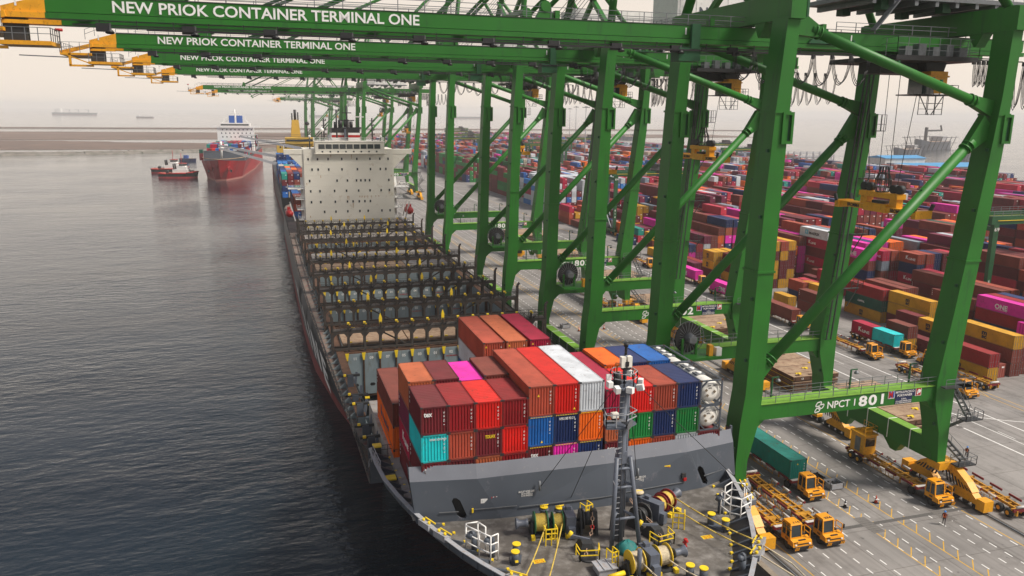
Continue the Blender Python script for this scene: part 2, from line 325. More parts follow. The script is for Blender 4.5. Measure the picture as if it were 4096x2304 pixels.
for p, q in zip(P0, P0[1:]):
    d = Vector((q[0]-p[0], q[1]-p[1], 0)); n = Vector((-d.y, d.x, 0)).normalized(); L_ = d.length; k = max(4, int(L_/9))
    for i in range(k):
        c = Vector((p[0], p[1], 0))+d*((i+0.5)/k); wd = L_/k*0.55; h1 = random.uniform(0.9, 1.7)
        for sgn, dist in ((1, 0), (1, 46)):
            o = c + n*dist; u = d.normalized()*wd; s_ = n*6
            b.hexa([tuple(o-u-s_)[:2]+(WZ-1,), tuple(o+u-s_)[:2]+(WZ-1,), tuple(o+u+s_)[:2]+(WZ-1,), tuple(o-u+s_)[:2]+(WZ-1,)],
                   [tuple(o-u-s_*.4)[:2]+(WZ+h1,), tuple(o+u-s_*.4)[:2]+(WZ+h1,), tuple(o+u+s_*.4)[:2]+(WZ+h1,), tuple(o-u+s_*.4)[:2]+(WZ+h1,)], 0)
tag(b.build('embankment', M['stone']), kind='structure')

# ------------------------------------------------------------------ haze (a real body of air round camera and scene)
hz = bpy.data.materials.new('haze_air'); hz.use_nodes = True; t = hz.node_tree; t.nodes.clear()
pv = t.nodes.new('ShaderNodeVolumePrincipled'); pv.inputs['Density'].default_value = 0.00013; pv.inputs['Color'].default_value = (1.0, 0.985, 0.96, 1); pv.inputs['Anisotropy'].default_value = 0.0
ou = t.nodes.new('ShaderNodeOutputMaterial'); t.links.new(pv.outputs[0], ou.inputs['Volume'])
b = MB(); b.box(-14000, -900, -9.0, 14000, 14000, 112.0)
tag(b.build('haze', hz), kind='stuff')
# ------------------------------------------------------------------ ship-to-shore cranes
G, GT, ST, YE = M['green'], M['green_top'], M['steel'], M['yellow']
WSP = [(4.4, 49.7, 51.1), (8, 49.6, 51.1), (12.6, 49.8, 52.2), (16, 50.2, 52.4), (38, 50.8, 52.7), (47, 51.2, 52.9), (59, 52.0, 53.4)]
LSP = [(4.4, 78.7, 79.9), (8.5, 78.3, 79.9), (12.4, 77.2, 79.9), (15.2, 77.1, 79.9), (24, 78.3, 80.5), (42, 80.4, 82.2), (49, 81.1, 82.6), (59, 81.5, 82.9)]
def at(prof, z):
    for (z0, a0, b0), (z1, a1, b1) in zip(prof, prof[1:]):
        if z <= z1: t = max(0, (z-z0)/(z1-z0)); return a0+(a1-a0)*t, b0+(b1-b0)*t
    return prof[-1][1:]
def logo(parent, x, y, z, s):
    """interlocked-hexagon emblem, three skewed rings"""
    b = MB()
    for cx, cz in ((0.0, 0.62), (0.30, 0.36), (-0.06, 0.05)):
        pts = [(-0.26, -0.12), (-0.10, 0.16), (0.30, 0.22), (0.34, 0.10), (0.18, -0.16), (-0.22, -0.24)]
        for p, q in zip(pts, pts[1:]+pts[:1]):
            b.bar((x+(cx+p[0])*s, y-0.015, z+(cz+p[1]+0.12)*s), (x+(cx+q[0])*s, y-0.015, z+(cz+q[1]+0.12)*s), 0.09*s, 0.02, up=(0,1,0))
    return b.build('emblem', M['letters'], parent)
def crane(num, label, yf, yr, zk, xtip, sprz, xs=76.0, far=0):
    root = empty('quay_crane', (65.8, yf, 0), label, 'crane', 'green container cranes along the quay')
    D = 2.7; ZB = 54.2*zk; HT = 59*zk
    for prof, xin in ((WSP, 1), (LSP, -1)):
        pr = [(z*(zk if z > 20 else 1), a, c) for z, a, c in prof]
        for y0 in (yf, yr):
            b = MB()
            for (z0, a0, b0), (z1, a1, b1) in zip(pr, pr[1:]):
                b.hexa([(a0,y0,z0),(b0,y0,z0),(b0,y0+D,z0),(a0,y0+D,z0)], [(a1,y0,z1),(b1,y0,z1),(b1,y0+D,z1),(a1,y0+D,z1)])
            # flange ring, stiffener window box, foot knee, lifting lugs
            for zf in (47*zk, 30.0):
                a0, b0 = at(pr, zf); b.box(a0-0.12, y0-0.12, zf-0.12, b0+0.12, y0+D+0.12, zf+0.12)
            for zf in (9.5, 20, 27, 36, 43):
                a0, b0 = at(pr, zf)
                for xx in (a0-0.1, b0+0.1): b.cbox((xx, y0+0.5, zf), (0.28, 0.3, 0.34), 1)
            lg = b.build('leg', [G, M['dkgreen']], root)
            a0, b0 = at(pr, 47*zk); b = MB()
            x0 = b0-0.85
            for u0, u1, v0, v1 in ((0, 1.35, 0, 0.3), (0, 1.35, 3.0, 3.3), (0, 0.28, 0.3, 3.0), (1.07, 1.35, 0.3, 3.0)):
                b.box(x0+u0, y0-0.2, 43.7*zk+v0, x0+u1, y0+0.25, 43.7*zk+v1)
            b.box(x0+0.28, y0+0.05, 43.7*zk+0.3, x0+1.07, y0+0.25, 43.7*zk+3.0, 1)
            b.build('leg_window', [G, M['dkgreen']], lg)
    # portal beams with mossy tops and handrails
    for y0, front in ((yf+0.35, 1), (yr+0.35, 0)):
        b = MB(); xa, xb = 51.9, 77.4
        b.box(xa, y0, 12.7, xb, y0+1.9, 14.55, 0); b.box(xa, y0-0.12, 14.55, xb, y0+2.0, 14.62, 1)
        b.hexa([(xa,y0+.2,11.6),(xa+.3,y0+.2,11.6),(xa+.3,y0+1.7,11.6),(xa,y0+1.7,11.6)], [(xa,y0+.2,12.7),(xa+1.5,y0+.2,12.7),(xa+1.5,y0+1.7,12.7),(xa,y0+1.7,12.7)])
        b.hexa([(xb-.3,y0+.2,11.6),(xb,y0+.2,11.6),(xb,y0+1.7,11.6),(xb-.3,y0+1.7,11.6)], [(xb-1.2,y0+.2,12.7),(xb,y0+.2,12.7),(xb,y0+1.7,12.7),(xb-1.2,y0+1.7,12.7)])
        pb = b.build('portal_beam', [G, GT], root)
        b = MB(); b.rail([(xa+0.6, y0, 14.62), (xb+0.5, y0, 14.62)], step=1.9, mi=0); b.rail([(xa+2.5, y0+1.9, 14.62), (xb-0.5, y0+1.9, 14.62)], step=1.9)
        b.build('handrail', ST, pb)
        if far < 2:
            b = MB()
            for xx in (xa+3.2, (xa+xb)/2+1.4, xb-2.6):
                b.bar((xx, y0+1.8, 14.6), (xx, y0+1.8, 17.0), 0.16, mi=0); b.bar((xx, y0+1.8, 17.0), (xx+0.9, y0+1.8, 17.0), 0.12, mi=0); b.lathe((xx+0.75, y0+1.8, 16.8), (0.2, 0, -1), [(0, 0.12), (0.25, 0.3), (0.32, 0.3)], 10, 1)
            b.build('lamp', [M['dkgreen'], ST], pb)
        if front and num:
            s = 1.0
            logo(pb, 60.3, y0-0.02, 12.95, 1.25)
            text('lettering', 'NPCT 1', 1.22, (61.6, y0-0.02, 13.2), (1,0,0), (0,0,1), M['letters'], pb, 0.012, width=3.9)
            text('number', num, 1.75, (66.0, y0-0.02, 13.05), (1,0,0), (0,0,1), M['letters'], pb, 0.03, space=1.15, width=3.6)
            b = MB(); xs0 = 70.2
            b.box(xs0, y0-0.05, 13.55, xs0+0.95, y0+0.02, 14.6, 0); b.box(xs0+0.97, y0-0.04, 13.62, xs0+4.0, y0+0.02, 14.55, 1); b.box(xs0+4.02, y0-0.05, 13.55, xs0+4.9, y0+0.02, 14.6, 2); b.box(xs0+1.1, y0-0.04, 12.75, xs0+3.6, y0+0.02, 13.6, 1)
            sg = b.build('maker_sign', [M['white'], M['navy'], M['white']], pb)
            for tx, sz, px, pz, wd in (('MITSUI-PACECO', .40, 1.1, 14.12, 2.7), ('PORTAINER', .40, 1.35, 13.7, 2.2), ('S.W.L.', .28, 2.0, 13.28, .8), ('65 Ton UNDER SPREADER (TWIN)', .2, 1.2, 13.04, 2.3), ('50 Ton UNDER SPREADER (SINGLE)', .2, 1.2, 12.82, 2.3)):
                text('lettering', tx, sz, (xs0+px, y0-0.06, pz), (1,0,0), (0,0,1), M['white'], sg, 0.01, width=wd)
            text('lettering', 'M', 1.15, (xs0+0.06, y0-0.07, 13.66), (1,0,0), (0,0,1), M['red'], sg, 0.03, width=0.6)
            text('lettering', 'M', 1.15, (xs0+0.22, y0-0.065, 13.66), (1,0,0), (0,0,1), M['blue'], sg, 0.02, width=0.66)
            b = MB(); b.box(xs0+4.1, y0-0.07, 13.62, xs0+4.82, y0-0.05, 14.52, 0); b.lathe((xs0+4.52, y0-0.09, 14.15), (0,1,0), [(0, .25), (.02, .25)], 16, 1); b.box(xs0+4.22, y0-0.09, 13.75, xs0+4.4, y0-0.075, 14.2, 1)
            b.build('maker_emblem', [M['red'], M['white']], sg)
    # K bracing in both frames
    for y0 in (yf+1.35, yr+1.35):
        a, b2 = at(WSP, 55), at(LSP, 48)
        for (p, q, r) in (((53.2, y0, 56.2*zk), (81.2, y0, 47.6*zk), 0.56), ((80.6, y0, 45.6*zk), (51.6, y0, 17.2), 0.62)):
            b = MB(); P, Q = Vector(p), Vector(q); d = (Q-P).normalized()
            b.tube(P+d*2.4, Q-d*2.6, r, 14)
            for e, s in ((P, 1), (Q, -1)):
                b.bar(e-d*s*0.4, e+d*s*3.6, 0.9, 2.9 if s == 1 else 2.0, up=(0,0,1), w2=0.9, h2=1.0)
                for k in (2.9, 3.5): b.tube(e+d*s*k, e+d*s*(k+0.16), r+0.16, 14)
            for k in (0.28, 0.5, 0.72):
                c = P+(Q-P)*k; b.cbox((c.x, c.y-0.1, c.z+r+0.05), (0.25, 0.25, 0.3), 1)
            b.build('diagonal_brace', [G, M['dkgreen']], root)
    # sill beams, ties along the quay, bogies
    for x0, x1 in ((49.7, 51.1), (78.6, 79.95)):
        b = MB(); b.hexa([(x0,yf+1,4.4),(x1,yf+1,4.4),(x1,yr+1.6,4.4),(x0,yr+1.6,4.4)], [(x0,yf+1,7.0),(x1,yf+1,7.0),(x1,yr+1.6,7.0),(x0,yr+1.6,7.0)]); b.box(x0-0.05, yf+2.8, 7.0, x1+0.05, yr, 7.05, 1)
        for k in range(5):
            yy = yf+4.6+k*(yr-yf-5)/4.3; b.box(x0-0.02, yy, 4.42, x1+0.02, yy+0.14, 7.07, 2)
        for yy in (yf+7, yr-5): b.hexa([(x0+.2,yy,3.0),(x1-.2,yy,3.0),(x1-.2,yy+1.0,3.0),(x0+.2,yy+1.0,3.0)], [(x0,yy-1,4.4),(x1,yy-1,4.4),(x1,yy+2.2,4.4),(x0,yy+2.2,4.4)])
        b.build('sill_beam', [G, GT, M['white']], root)
    for prof in (WSP, LSP):
        a, c = at(prof, 58); b = MB(); b.box(a-0.1, yf-0.4, 56.3*zk, c+0.3, yr+D+0.4, 58.9*zk); b.box(c+0.3, yf-0.45, 56.5*zk, c+0.55, yf+1.2, 58.6*zk, 1)
        for yy in (yf+5, yf+12): b.hexa([(a, yy, 54.8*zk), (c, yy, 54.8*zk), (c, yy+.3, 54.8*zk), (a, yy+.3, 54.8*zk)], [(a, yy-.9, 56.3*zk), (c, yy-.9, 56.3*zk), (c, yy+1.2, 56.3*zk), (a, yy+1.2, 56.3*zk)])
        b.build('top_tie_beam', [G, M['dkgreen']], root)
    for xr, xs_ in ((50.63, 50.4), (81.0, 79.3)):
        for yc in (yf+0.6, yr+2.2):
            b = MB()
            b.prism([(yc-4.6, 2.0), (yc-3.6, 2.9), (yc-1.2, 4.3), (yc+1.2, 4.3), (yc+3.6, 2.9), (yc+4.6, 2.0), (yc+3.0, 1.7), (yc+1.0, 3.0), (yc-1.0, 3.0), (yc-3.0, 1.7)], 'x', xr-0.55, xr+0.55, 0)
            bg_ = b
            if xr > 60: b.box(xs_-0.6, yc-1.0, 3.5, xr+0.5, yc+1.0, 4.45, 0)
            for s in (-1, 1):
                yy = yc+s*3.3
                b.prism([(yy-2.2, 0.75), (yy-2.2, 1.2), (yy-0.9, 2.1), (yy+0.9, 2.1), (yy+2.2, 1.2), (yy+2.2, 0.75)], 'x', xr-0.5, xr+0.5, 0)
            for s in range(-9, 10):
                yy = yc+s*0.5
                for xx in (xr-0.565, xr+0.565):
                    if abs(s) > 1: b.hexa([(xx-.01, yy, 1.95), (xx+.01, yy, 1.95), (xx+.01, yy+.24, 1.95), (xx-.01, yy+.24, 1.95)], [(xx-.01, yy-.5*(s/abs(s)), 2.2+1.6*(1-abs(s)/9.5)), (xx+.01, yy-.5*(s/abs(s)), 2.2+1.6*(1-abs(s)/9.5)), (xx+.01, yy+.24-.5*(s/abs(s)), 2.2+1.6*(1-abs(s)/9.5)), (xx-.01, yy+.24-.5*(s/abs(s)), 2.2+1.6*(1-abs(s)/9.5))], 1)
            b.box(xr-0.7, yc-6.6, 0.35, xr+0.7, yc-5.4, 1.7, 0); b.box(xr-0.7, yc+5.4, 0.35, xr+0.7, yc+6.6, 1.7, 0)
            bo = b.build('bogie', [YE, M['black']], root)
            b = MB()
            b.tube((xr-0.3, yc-4.9, 0.51), (xr+0.3, yc-4.9, 0.51), 0.42, 14)
            reps('wheel', b.build('wheel', M['dksteel'], bo), [(0, k*1.4, 0) for k in range(8)], bo)
    # boom and girders: two plate girders, crossties, walkway, yellow tip
    yb = yf+7.7; xe = 92.0
    for k, y0 in enumerate((yb, yb+6.2)):
        b = MB(); b.box(xtip, y0+0.15, ZB+0.5, xe, y0+1.15, ZB+1.85, 0); b.box(xtip, y0-0.12, ZB-0.05, xe, y0+1.3, ZB+0.42, 0); b.box(xtip, y0+0.3, ZB+0.42, xe, y0+1.0, ZB+0.5, 1); b.box(xtip, y0+0.1, ZB+1.85, xe, y0+1.2, ZB+1.92, 2)
        for xx in (29.5, 47.5, 62): b.box(xx, y0+0.1, ZB+1.9, xx+0.5, y0+1.0, ZB+2.7, 0)
        gd = b.build('boom_girder', [G, M['dkgreen'], M['dksteel']], root)
        b = MB(); x0 = xtip-3.4
        b.hexa([(x0,y0+.15,ZB+.1),(xtip,y0+.15,ZB+.45),(xtip,y0+1.15,ZB+.45),(x0,y0+1.15,ZB+.1)], [(x0,y0+.15,ZB+.85),(xtip,y0+.15,ZB+1.85),(xtip,y0+1.15,ZB+1.85),(x0,y0+1.15,ZB+.85)])
        b.box(x0, y0-0.1, ZB-0.05, xtip, y0+1.3, ZB+0.4)
        tp = b.build('boom_tip', YE, gd)
        if k == 0:
            text('lettering', 'NEW PRIOK CONTAINER TERMINAL ONE', 1.35, (xtip+5.3, y0+0.12, ZB+0.68), (1,0,0), (0,0,1), M['letters'], gd, 0.018, width=27.3)
            b = MB()
            for xx in (xtip-2.3, 44.5, 58, 66): b.box(xx, y0+0.12, ZB+0.9, xx+0.16, y0+0.14, ZB+1.6)
            b.build('tick_mark', M['white'], gd)
    b = MB()
    xx = xtip+2; b.box(xx, yb+1.2, ZB+0.6, xx+0.7, yb+6.3, ZB+1.3)
    reps('crosstie', b.build('crosstie', G, root), [(k*9, 0, 0) for k in range(int((90-xx)/9)+1)], root)
    b = MB(); b.rail([(xtip-1, yb+0.3, ZB+1.92), (58, yb+0.3, ZB+1.92)], step=2.6, r=0.035); b.rail([(64, yb+0.3, ZB+1.92), (91, yb+0.3, ZB+1.92)], step=2.6, r=0.035)
    b.rail([(xtip-1, yb+7.2, ZB+1.92), (91, yb+7.2, ZB+1.92)], step=2.6, r=0.035)
    for zz in (0.25, 0.6, 0.95): b.bar((xtip+2, yb+1.6+zz*3, ZB+2.1+zz), (57, yb+1.6+zz*3, ZB+2.1+zz), 0.05)
    b.build('walkway_railing', ST, root)
    b = MB(); b.bar((xtip+8, yb-0.35, ZB-0.75), (62, yb-0.35, ZB-0.75), 0.35, 0.16); b.bar((xtip+2, yb+0.1, ZB-0.45), (90, yb+0.1, ZB-0.45), 0.12)
    for xx in range(int(xtip)+4, 62, 3): b.bar((xx, yb-0.2, ZB-0.75), (xx, yb-0.2, ZB), 0.08)
    b.build('cable_tray', M['black'], root)
    b = MB()
    xx = xtip+5; b.box(xx-1.1, yb-0.35, ZB-1.0, xx-0.1, yb+0.1, ZB-0.3); b.lathe((xx, yb-0.2, ZB-0.3), (0,-0.2,-1), [(0, .14), (.5, .14), (.75, .38), (.85, .38)], 8)
    reps('floodlight', b.build('floodlight', M['black'], root), [(k*7, 0, 0) for k in range(int((60-xx)/7)+1)], root)
    # boom tip service platform and beacon
    b = MB(); x0 = xtip-7.0
    b.box(x0, yb-0.6, ZB-1.2, xtip-3.2, yb+8, ZB-0.9); b.box(x0+3.4, yb-0.8, ZB-2.35, xtip+0.4, yb+2.6, ZB-2.0); b.box(x0+1, yb-0.6, ZB-2.6, x0+1.3, yb-0.3, ZB-1); b.box(x0+1, yb-0.6, ZB-2.7, x0+4, yb-0.3, ZB-2.45)
    b.box(xtip-3.4, yb+0.2, ZB-2.0, xtip-1.6, yb+1.2, ZB, 1); b.bar((xtip-3.4, yb+0.1, ZB-0.4), (xtip-0.2, yb+0.1, ZB-0.4), 0.3); b.bar((x0+.2, yb-.5, ZB-1.0), (x0+3.4, yb-.5, ZB-2.2), .15); b.bar((x0, yb, ZB-0.9), (x0+4, yb, ZB+0.2), 0.5)
    tp = b.build('tip_platform', [YE, M['dksteel']], root)
    b = MB(); b.rail([(x0+3.5, yb-0.7, ZB-2.0), (xtip+0.4, yb-0.7, ZB-2.0), (xtip+0.4, yb+2.5, ZB-2.0)], step=0.9); b.rail([(xtip-3.3, yb-0.5, ZB-0.9), (x0, yb-0.5, ZB-0.9), (x0, yb+7.9, ZB-0.9)], step=1.3, h=1.4)
    b.rail([(x0+3.2, yb-.2, ZB+0.9), (x0+5.6, yb-.2, ZB+1.9)], step=1.1, h=1.3); b.bar((x0-5.5, yb+2, ZB-1.25), (x0+1, yb+2, ZB-1.4), 0.14)
    b.build('handrail', ST, tp)
    b = MB(); b.bar((x0+0.2, yb-0.5, ZB-0.9), (x0+0.2, yb-0.5, ZB+2.0), 0.08, mi=1); b.lathe((x0-0.3, yb-0.5, ZB+2.0), (1,0,0), [(0, .2), (.9, .2)], 8, 0)
    b.build('beacon', [M['red'], ST], tp)
    # A frame, stays, hinge
    ax, az = 58.0, 88*zk; b = MB()
    for y0 in (yf+1.4, yr+1.4):
        s = 1 if y0 < yf+5 else -1
        b.tube((52.7, y0, 58.5*zk), (ax, yf+(yr-yf)/2+1.4-s*4, az), 0.62, 10); b.tube((82.2, y0, 58.5*zk), (ax+1, yf+(yr-yf)/2+1.4-s*4, az), 0.5, 10)
    b.bar((53.8, yf+2, 66*zk), (53.8, yr+1, 66*zk), 0.9); b.bar((54.2, yf+4.2, 70*zk), (54.2, yr-1.5, 58.5*zk), 0.7); b.bar((54.2, yr-1.5, 70*zk), (54.2, yf+4.2, 58.5*zk), 0.7)
    b.build('apex_frame', G, root)
    for y0 in (yb+0.6, yb+6.8):
        for xx, zz in ((28.5, 0), (-7.0, 0)):
            b = MB(); b.tube((xx, y0, ZB+2.6), (ax, y0, az-2), 0.26, 8); b.hexa([(xx-1, y0-.3, ZB+1.9), (xx+1, y0-.3, ZB+1.9), (xx+1, y0+.3, ZB+1.9), (xx-1, y0+.3, ZB+1.9)], [(xx-.3, y0-.3, ZB+3.2), (xx+.4, y0-.3, ZB+3.2), (xx+.4, y0+.3, ZB+3.2), (xx-.3, y0+.3, ZB+3.2)]); b.tube((xx, y0-.4, ZB+3.1), (xx, y0+.4, ZB+3.1), .55, 12)
            b.build('forestay', G, root)
    b = MB()
    for k in range(6): b.bar((30+k*0.6, yb+2+k*0.5, ZB+2.2), (ax, yb+3+k*0.2, az-1), 0.05)
    b.build('hoist_rope', M['cable'], root)
    b = MB(); b.box(58.5, yb-0.3, ZB+1.9, 62.5, yb+1.6, ZB+2.1); b.hexa([(60.0, yb-.3, ZB+.5), (64, yb-.3, ZB+.5), (64, yb+.1, ZB+.5), (60.0, yb+.1, ZB+.5)], [(60.5, yb-.3, ZB+1.0), (63.6, yb-.3, ZB+1.0), (63.6, yb+.1, ZB+1.0), (60.5, yb+.1, ZB+1.0)]); b.box(45.0, yb-0.5, ZB-0.6, 46.0, yb-0.05, ZB+2.0); b.box(43.6, yb-.4, ZB-1.9, 46.2, yb+1.5, ZB-.5)
    b.build('boom_hinge', [M['dkgreen']], root)
    # machinery house
    b = MB(); zh = 61.4*zk
    b.box(66.5, yb-0.6, zh-1.4, 93, yb+9.6, zh-0.9, 1); b.box(67.5, yb, zh-0.9, 92, yb+9, zh+6.5, 0)
    for xx in range(68, 92, 3): b.box(xx, yb-0.06, zh-0.9, xx+0.15, yb, zh+6.5, 0); b.box(xx, yb-.5, zh-2.0, xx+.5, yb+9.4, zh-1.4, 1)
    for xx in (70, 79, 88): b.box(xx, yb+0.4, 58.9*zk, xx+1.2, yb+1.6, zh-1.4, 2); b.box(xx, yb+7, 58.9*zk, xx+1.2, yb+8.2, zh-1.4, 2)
    hs = b.build('machinery_house', [M['white'], M['steel'], M['dkgreen']], root)
    b = MB(); b.rail([(66.5, yb+9.6, zh-0.9), (66.5, yb-0.6, zh-0.9), (93, yb-0.6, zh-0.9)], step=2.2); b.bar((72, yb-.5, zh-1), (68.5, yb-.5, ZB+2.2), 0.9, 0.15)
    b.build('handrail', ST, hs)
    logo(hs, 59.5+9, yb-0.04, zh+0.2, 2.2)
    text('lettering', 'NPCT 1', 2.4, (71.6, yb-0.04, zh+0.5), (1,0,0), (0,0,1), M['shipgrey'], hs, 0.02, width=7.5)
    # trolley, cab, ropes, spreader
    b = MB(); b.box(xs-5.5, yb-2.4, ZB-1.1, xs+6.5, yb+9.2, ZB-0.55, 0); b.box(xs-4, yb+1.8, ZB-2.4, xs+5, yb+5.5, ZB-0.3, 0)
    for k in range(5): b.box(xs-4+k*2.0, yb-2.0, ZB-0.5, xs-3+k*2.0, yb-0.9, ZB+0.5+0.3*(k % 2), 2)
    tr = b.build('trolley', [M['black'], ST, M['steel']], root)
    b = MB(); b.rail([(xs-5.5, yb+3, ZB-0.55), (xs-5.5, yb-2.4, ZB-0.55), (xs+6.5, yb-2.4, ZB-0.55), (xs+6.5, yb+3, ZB-0.55)], step=1.6, h=2.0, rails=(.3, .65, 1)); b.build('handrail', ST, tr)
    xc = xs+2.2; zc = ZB-4.7; b = MB()
    b.box(xc, yb+0.2, zc, xc+2.6, yb+2.6, zc+2.6, 0); b.box(xc-1.2, yb+0.1, zc-0.1, xc+0.6, yb+2.4, zc+1.9, 2); b.box(xc-1.3, yb, zc+1.9, xc+2.7, yb+2.7, zc+2.1, 0); b.hexa([(xc-.3,yb+.5,zc+2.6),(xc+2.2,yb+.5,zc+2.6),(xc+2.2,yb+2.3,zc+2.6),(xc-.3,yb+2.3,zc+2.6)], [(xc-1,yb+.3,zc+3.9),(xc+2.4,yb+.3,zc+3.9),(xc+2.4,yb+2.5,zc+3.9),(xc-1,yb+2.5,zc+3.9)], 1)
    b.box(xc-2.2, yb-0.8, zc-0.3, xc+3.6, yb+3.2, zc-0.15, 1)
    cb = b.build('operator_cab', [YE, M['black'], M['glass']], root)
    b = MB(); b.rail([(xc+0.7, yb-0.7, zc-0.15), (xc+3.5, yb-0.7, zc-0.15), (xc+3.5, yb+3, zc-0.15)], step=1.0)
    b.rail([(xc-1.8, yb-.3, zc-2.6), (xc+1.8, yb-.3, zc-2.6), (xc+1.8, yb+2, zc-2.6)], step=1.2, h=2.3, rails=(.02, .3, .6, 1.0)); b.bar((xc-1.8, yb-.3, zc-.3), (xc-.2, yb-.3, zc-2.6), .08); b.bar((xc+1.8, yb-.3, zc-.3), (xc+.2, yb-.3, zc-2.6), .08)
    b.build('cab_cage', M['dksteel'], cb)
    ym = yb+3.7; z0 = sprz; b = MB()
    for dx in (-1.0, 1.0):
        for dy in (-1.7, 1.7): b.bar((xs+dx*1.6, ym+dy*1.6, ZB-1.2), (xs+dx*0.7, ym+dy, z0+3.0), 0.055)
    b.build('hoist_rope', M['cable'], root)
    b = MB(); hl = 6.9
    b.box(xs-0.9, ym-hl, z0, xs+0.9, ym+hl, z0+0.65, 0); b.box(xs-1.0, ym-2.0, z0-0.1, xs+1.0, ym+2.0, z0+0.95, 0)
    for s in (-1, 1):
        b.box(xs-1.25, ym+s*hl-0.35, z0-0.25, xs+1.25, ym+s*hl+0.35, z0+0.75, 0)
        for dx in (-1.2, 1.2): b.bar((xs+dx, ym+s*hl, z0+0.6), (xs+dx*1.08, ym+s*(hl+0.35), z0+1.5), 0.35, mi=1)
        b.box(xs-0.5, ym+s*2.6-0.6, z0+0.65, xs+0.5, ym+s*2.6+0.6, z0+2.4, 0)
        b.tube((xs-0.35, ym+s*2.1, z0+2.9), (xs+0.35, ym+s*2.1, z0+2.9), 0.55, 12, mi=1); b.tube((xs-0.35, ym+s*3.1, z0+2.9), (xs+0.35, ym+s*3.1, z0+2.9), 0.55, 12, mi=1)
    b.box(xs-0.7, ym-3.4, z0+1.7, xs+0.7, ym+3.4, z0+2.35, 0); b.box(xs-.6, ym-1, z0+.95, xs+.6, ym+1, z0+1.3, 1)
    for k in range(6): b.box(xs-0.92, ym-1.4+k*0.22, z0+0.0, xs-0.9, ym-1.3+k*0.22, z0+0.8, 1)
    sp = b.build('spreader', [YE, M['dksteel']], root)
    b = MB(); b.lathe((xs, ym, z0+2.4), (0,0,1), [(0, .75), (.6, 1.0), (1.6, .95), (2.4, .6), (3.2, .5)], 10, 0); bas = b.build('cable_basket', M['dksteel'], sp)
    md = bas.modifiers.new('mesh', 'WIREFRAME'); md.thickness = 0.12
    for s in (-1, 1):
        text('lettering', 'BROMMA', 0.62, (xs-0.93, ym+s*3.9+1.2, z0+0.1), (0,-1,0), (0,0,1), M['black'], sp, 0.03, width=2.3)
    # festoon cables
    b = MB(); b.bar((xs+7.5, yb-0.9, ZB-0.75), (91, yb-0.9, ZB-0.75), 0.14); b.bar((46, yb-0.9, ZB-0.75), (xs-6, yb-0.9, ZB-0.75), 0.14)
    rng = random.Random(int(yf)); xx = xs+7.4; n = 0
    def loop(x, wd, dp, r=0.05):
        for o in (0, 0.16, 0.3):
            b.path([(x+o+wd*t, yb-0.9-0.1*o, ZB-0.9-dp*(1-(2*t-1)**2)**0.6*(1-0.3*o)) for t in (0, .08, .22, .36, .5, .64, .78, .92, 1)], r, 4)
        b.cbox((x, yb-.9, ZB-1.0), (.35, .25, .5))
    for k in range(4): loop(xs+7.4+k*0.75, 0.6, 3.0); 
    for k in range(9):
        wd = 0.45+k*0.22; loop(xx+3.0+sum(0.5+j*0.24 for j in range(k)), wd, 6.2-k*0.12)
    for k in range(7): loop(50+k*(xs-8-50)/7, (xs-8-50)/7-0.2, 2.6+rng.random()*1.2)
    b.build('festoon_cable', M['cable'], root)
    # cable reel on the quayside sill, electrical house
    b = MB(); cx, cy, cz = 54.0, yr-1.6, 17.0
    b.lathe((cx, cy, cz), (0.15,-1,0), [(0, 2.1), (0.25, 2.1)], 28, 0, False); b.lathe((cx, cy-0.4, cz), (0.15,-1,0), [(0, .8), (.8, .6), (1.2, .6)], 14, 1); b.box(cx-.5, cy-1.7, cz-.35, cx+.5, cy-1.3, cz+.35, 3)
    for k in range(24):
        an = k*2*pi/24; b.bar((cx+0.6*cos(an), cy-0.42, cz+0.6*sin(an)), (cx+2.35*cos(an), cy-0.42, cz+2.35*sin(an)), 0.07, mi=3)
    for k in range(24):
        an, a2 = k*2*pi/24, (k+1)*2*pi/24; b.bar((cx+2.35*cos(an), cy-0.42, cz+2.35*sin(an)), (cx+2.35*cos(a2), cy-0.42, cz+2.35*sin(a2)), 0.07, mi=3)
    b.box(cx-1.2, cy-0.9, 14.6, cx-0.9, cy-0.6, cz, 4); b.box(cx+0.9, cy-0.9, 14.6, cx+1.2, cy-0.6, cz, 4); b.box(cx-1.5, cy-2.6, 14.4, cx+4, cy+1.4, 14.7, 4)
    b.box(cx+2.4, cy-2, 14.7, cx+3.0, cy-1.2, 16.2, 5); b.box(cx+3.4, cy-2.2, 14.7, cx+4.2, cy-1.4, 15.8, 2)
    b.build('cable_reel', [M['black'], ST, M['white'], M['steel'], M['green'], YE], root)
    # stairs at landside front leg, ladder mast at the rear one
    b = MB(); sx = 80.6
    def flight(p, q, wdir):
        P, Q = Vector(p), Vector(q); n = int(abs(Q.z-P.z)/0.42)
        for i in range(n):
            c = P+(Q-P)*((i+.5)/n); b.cbox(c, (0.8 if wdir == 'y' else 0.3, 0.3 if wdir == 'y' else 0.8, 0.06), 1)
        sd = Vector((0.42, 0, 0)) if wdir == 'y' else Vector((0, 0.42, 0))
        for k in (-1, 1):
            b.bar(P+sd*k, Q+sd*k, 0.08, 0.24, mi=0); b.bar(P+sd*k+Vector((0,0,1)), Q+sd*k+Vector((0,0,1)), 0.05, mi=0)
            for i in range(0, n+1, 3): c = P+(Q-P)*(i/n)+sd*k; b.bar(c, c+Vector((0,0,1)), 0.05, mi=0)
    lv = [(14.6, 0), (10.3, 1), (7.4, 0), (4.6, 1)]
    b.box(77.5, yf-1.0, 14.5, 81.6, yf-0.1, 14.62, 1); b.box(79.95, yf-1.0, 14.5, 81.6, yf+2.8, 14.62, 1); b.rail([(77.4, yf-1.0, 14.6), (81.6, yf-1.0, 14.6), (81.6, yf+2.8, 14.6)], step=1.2)
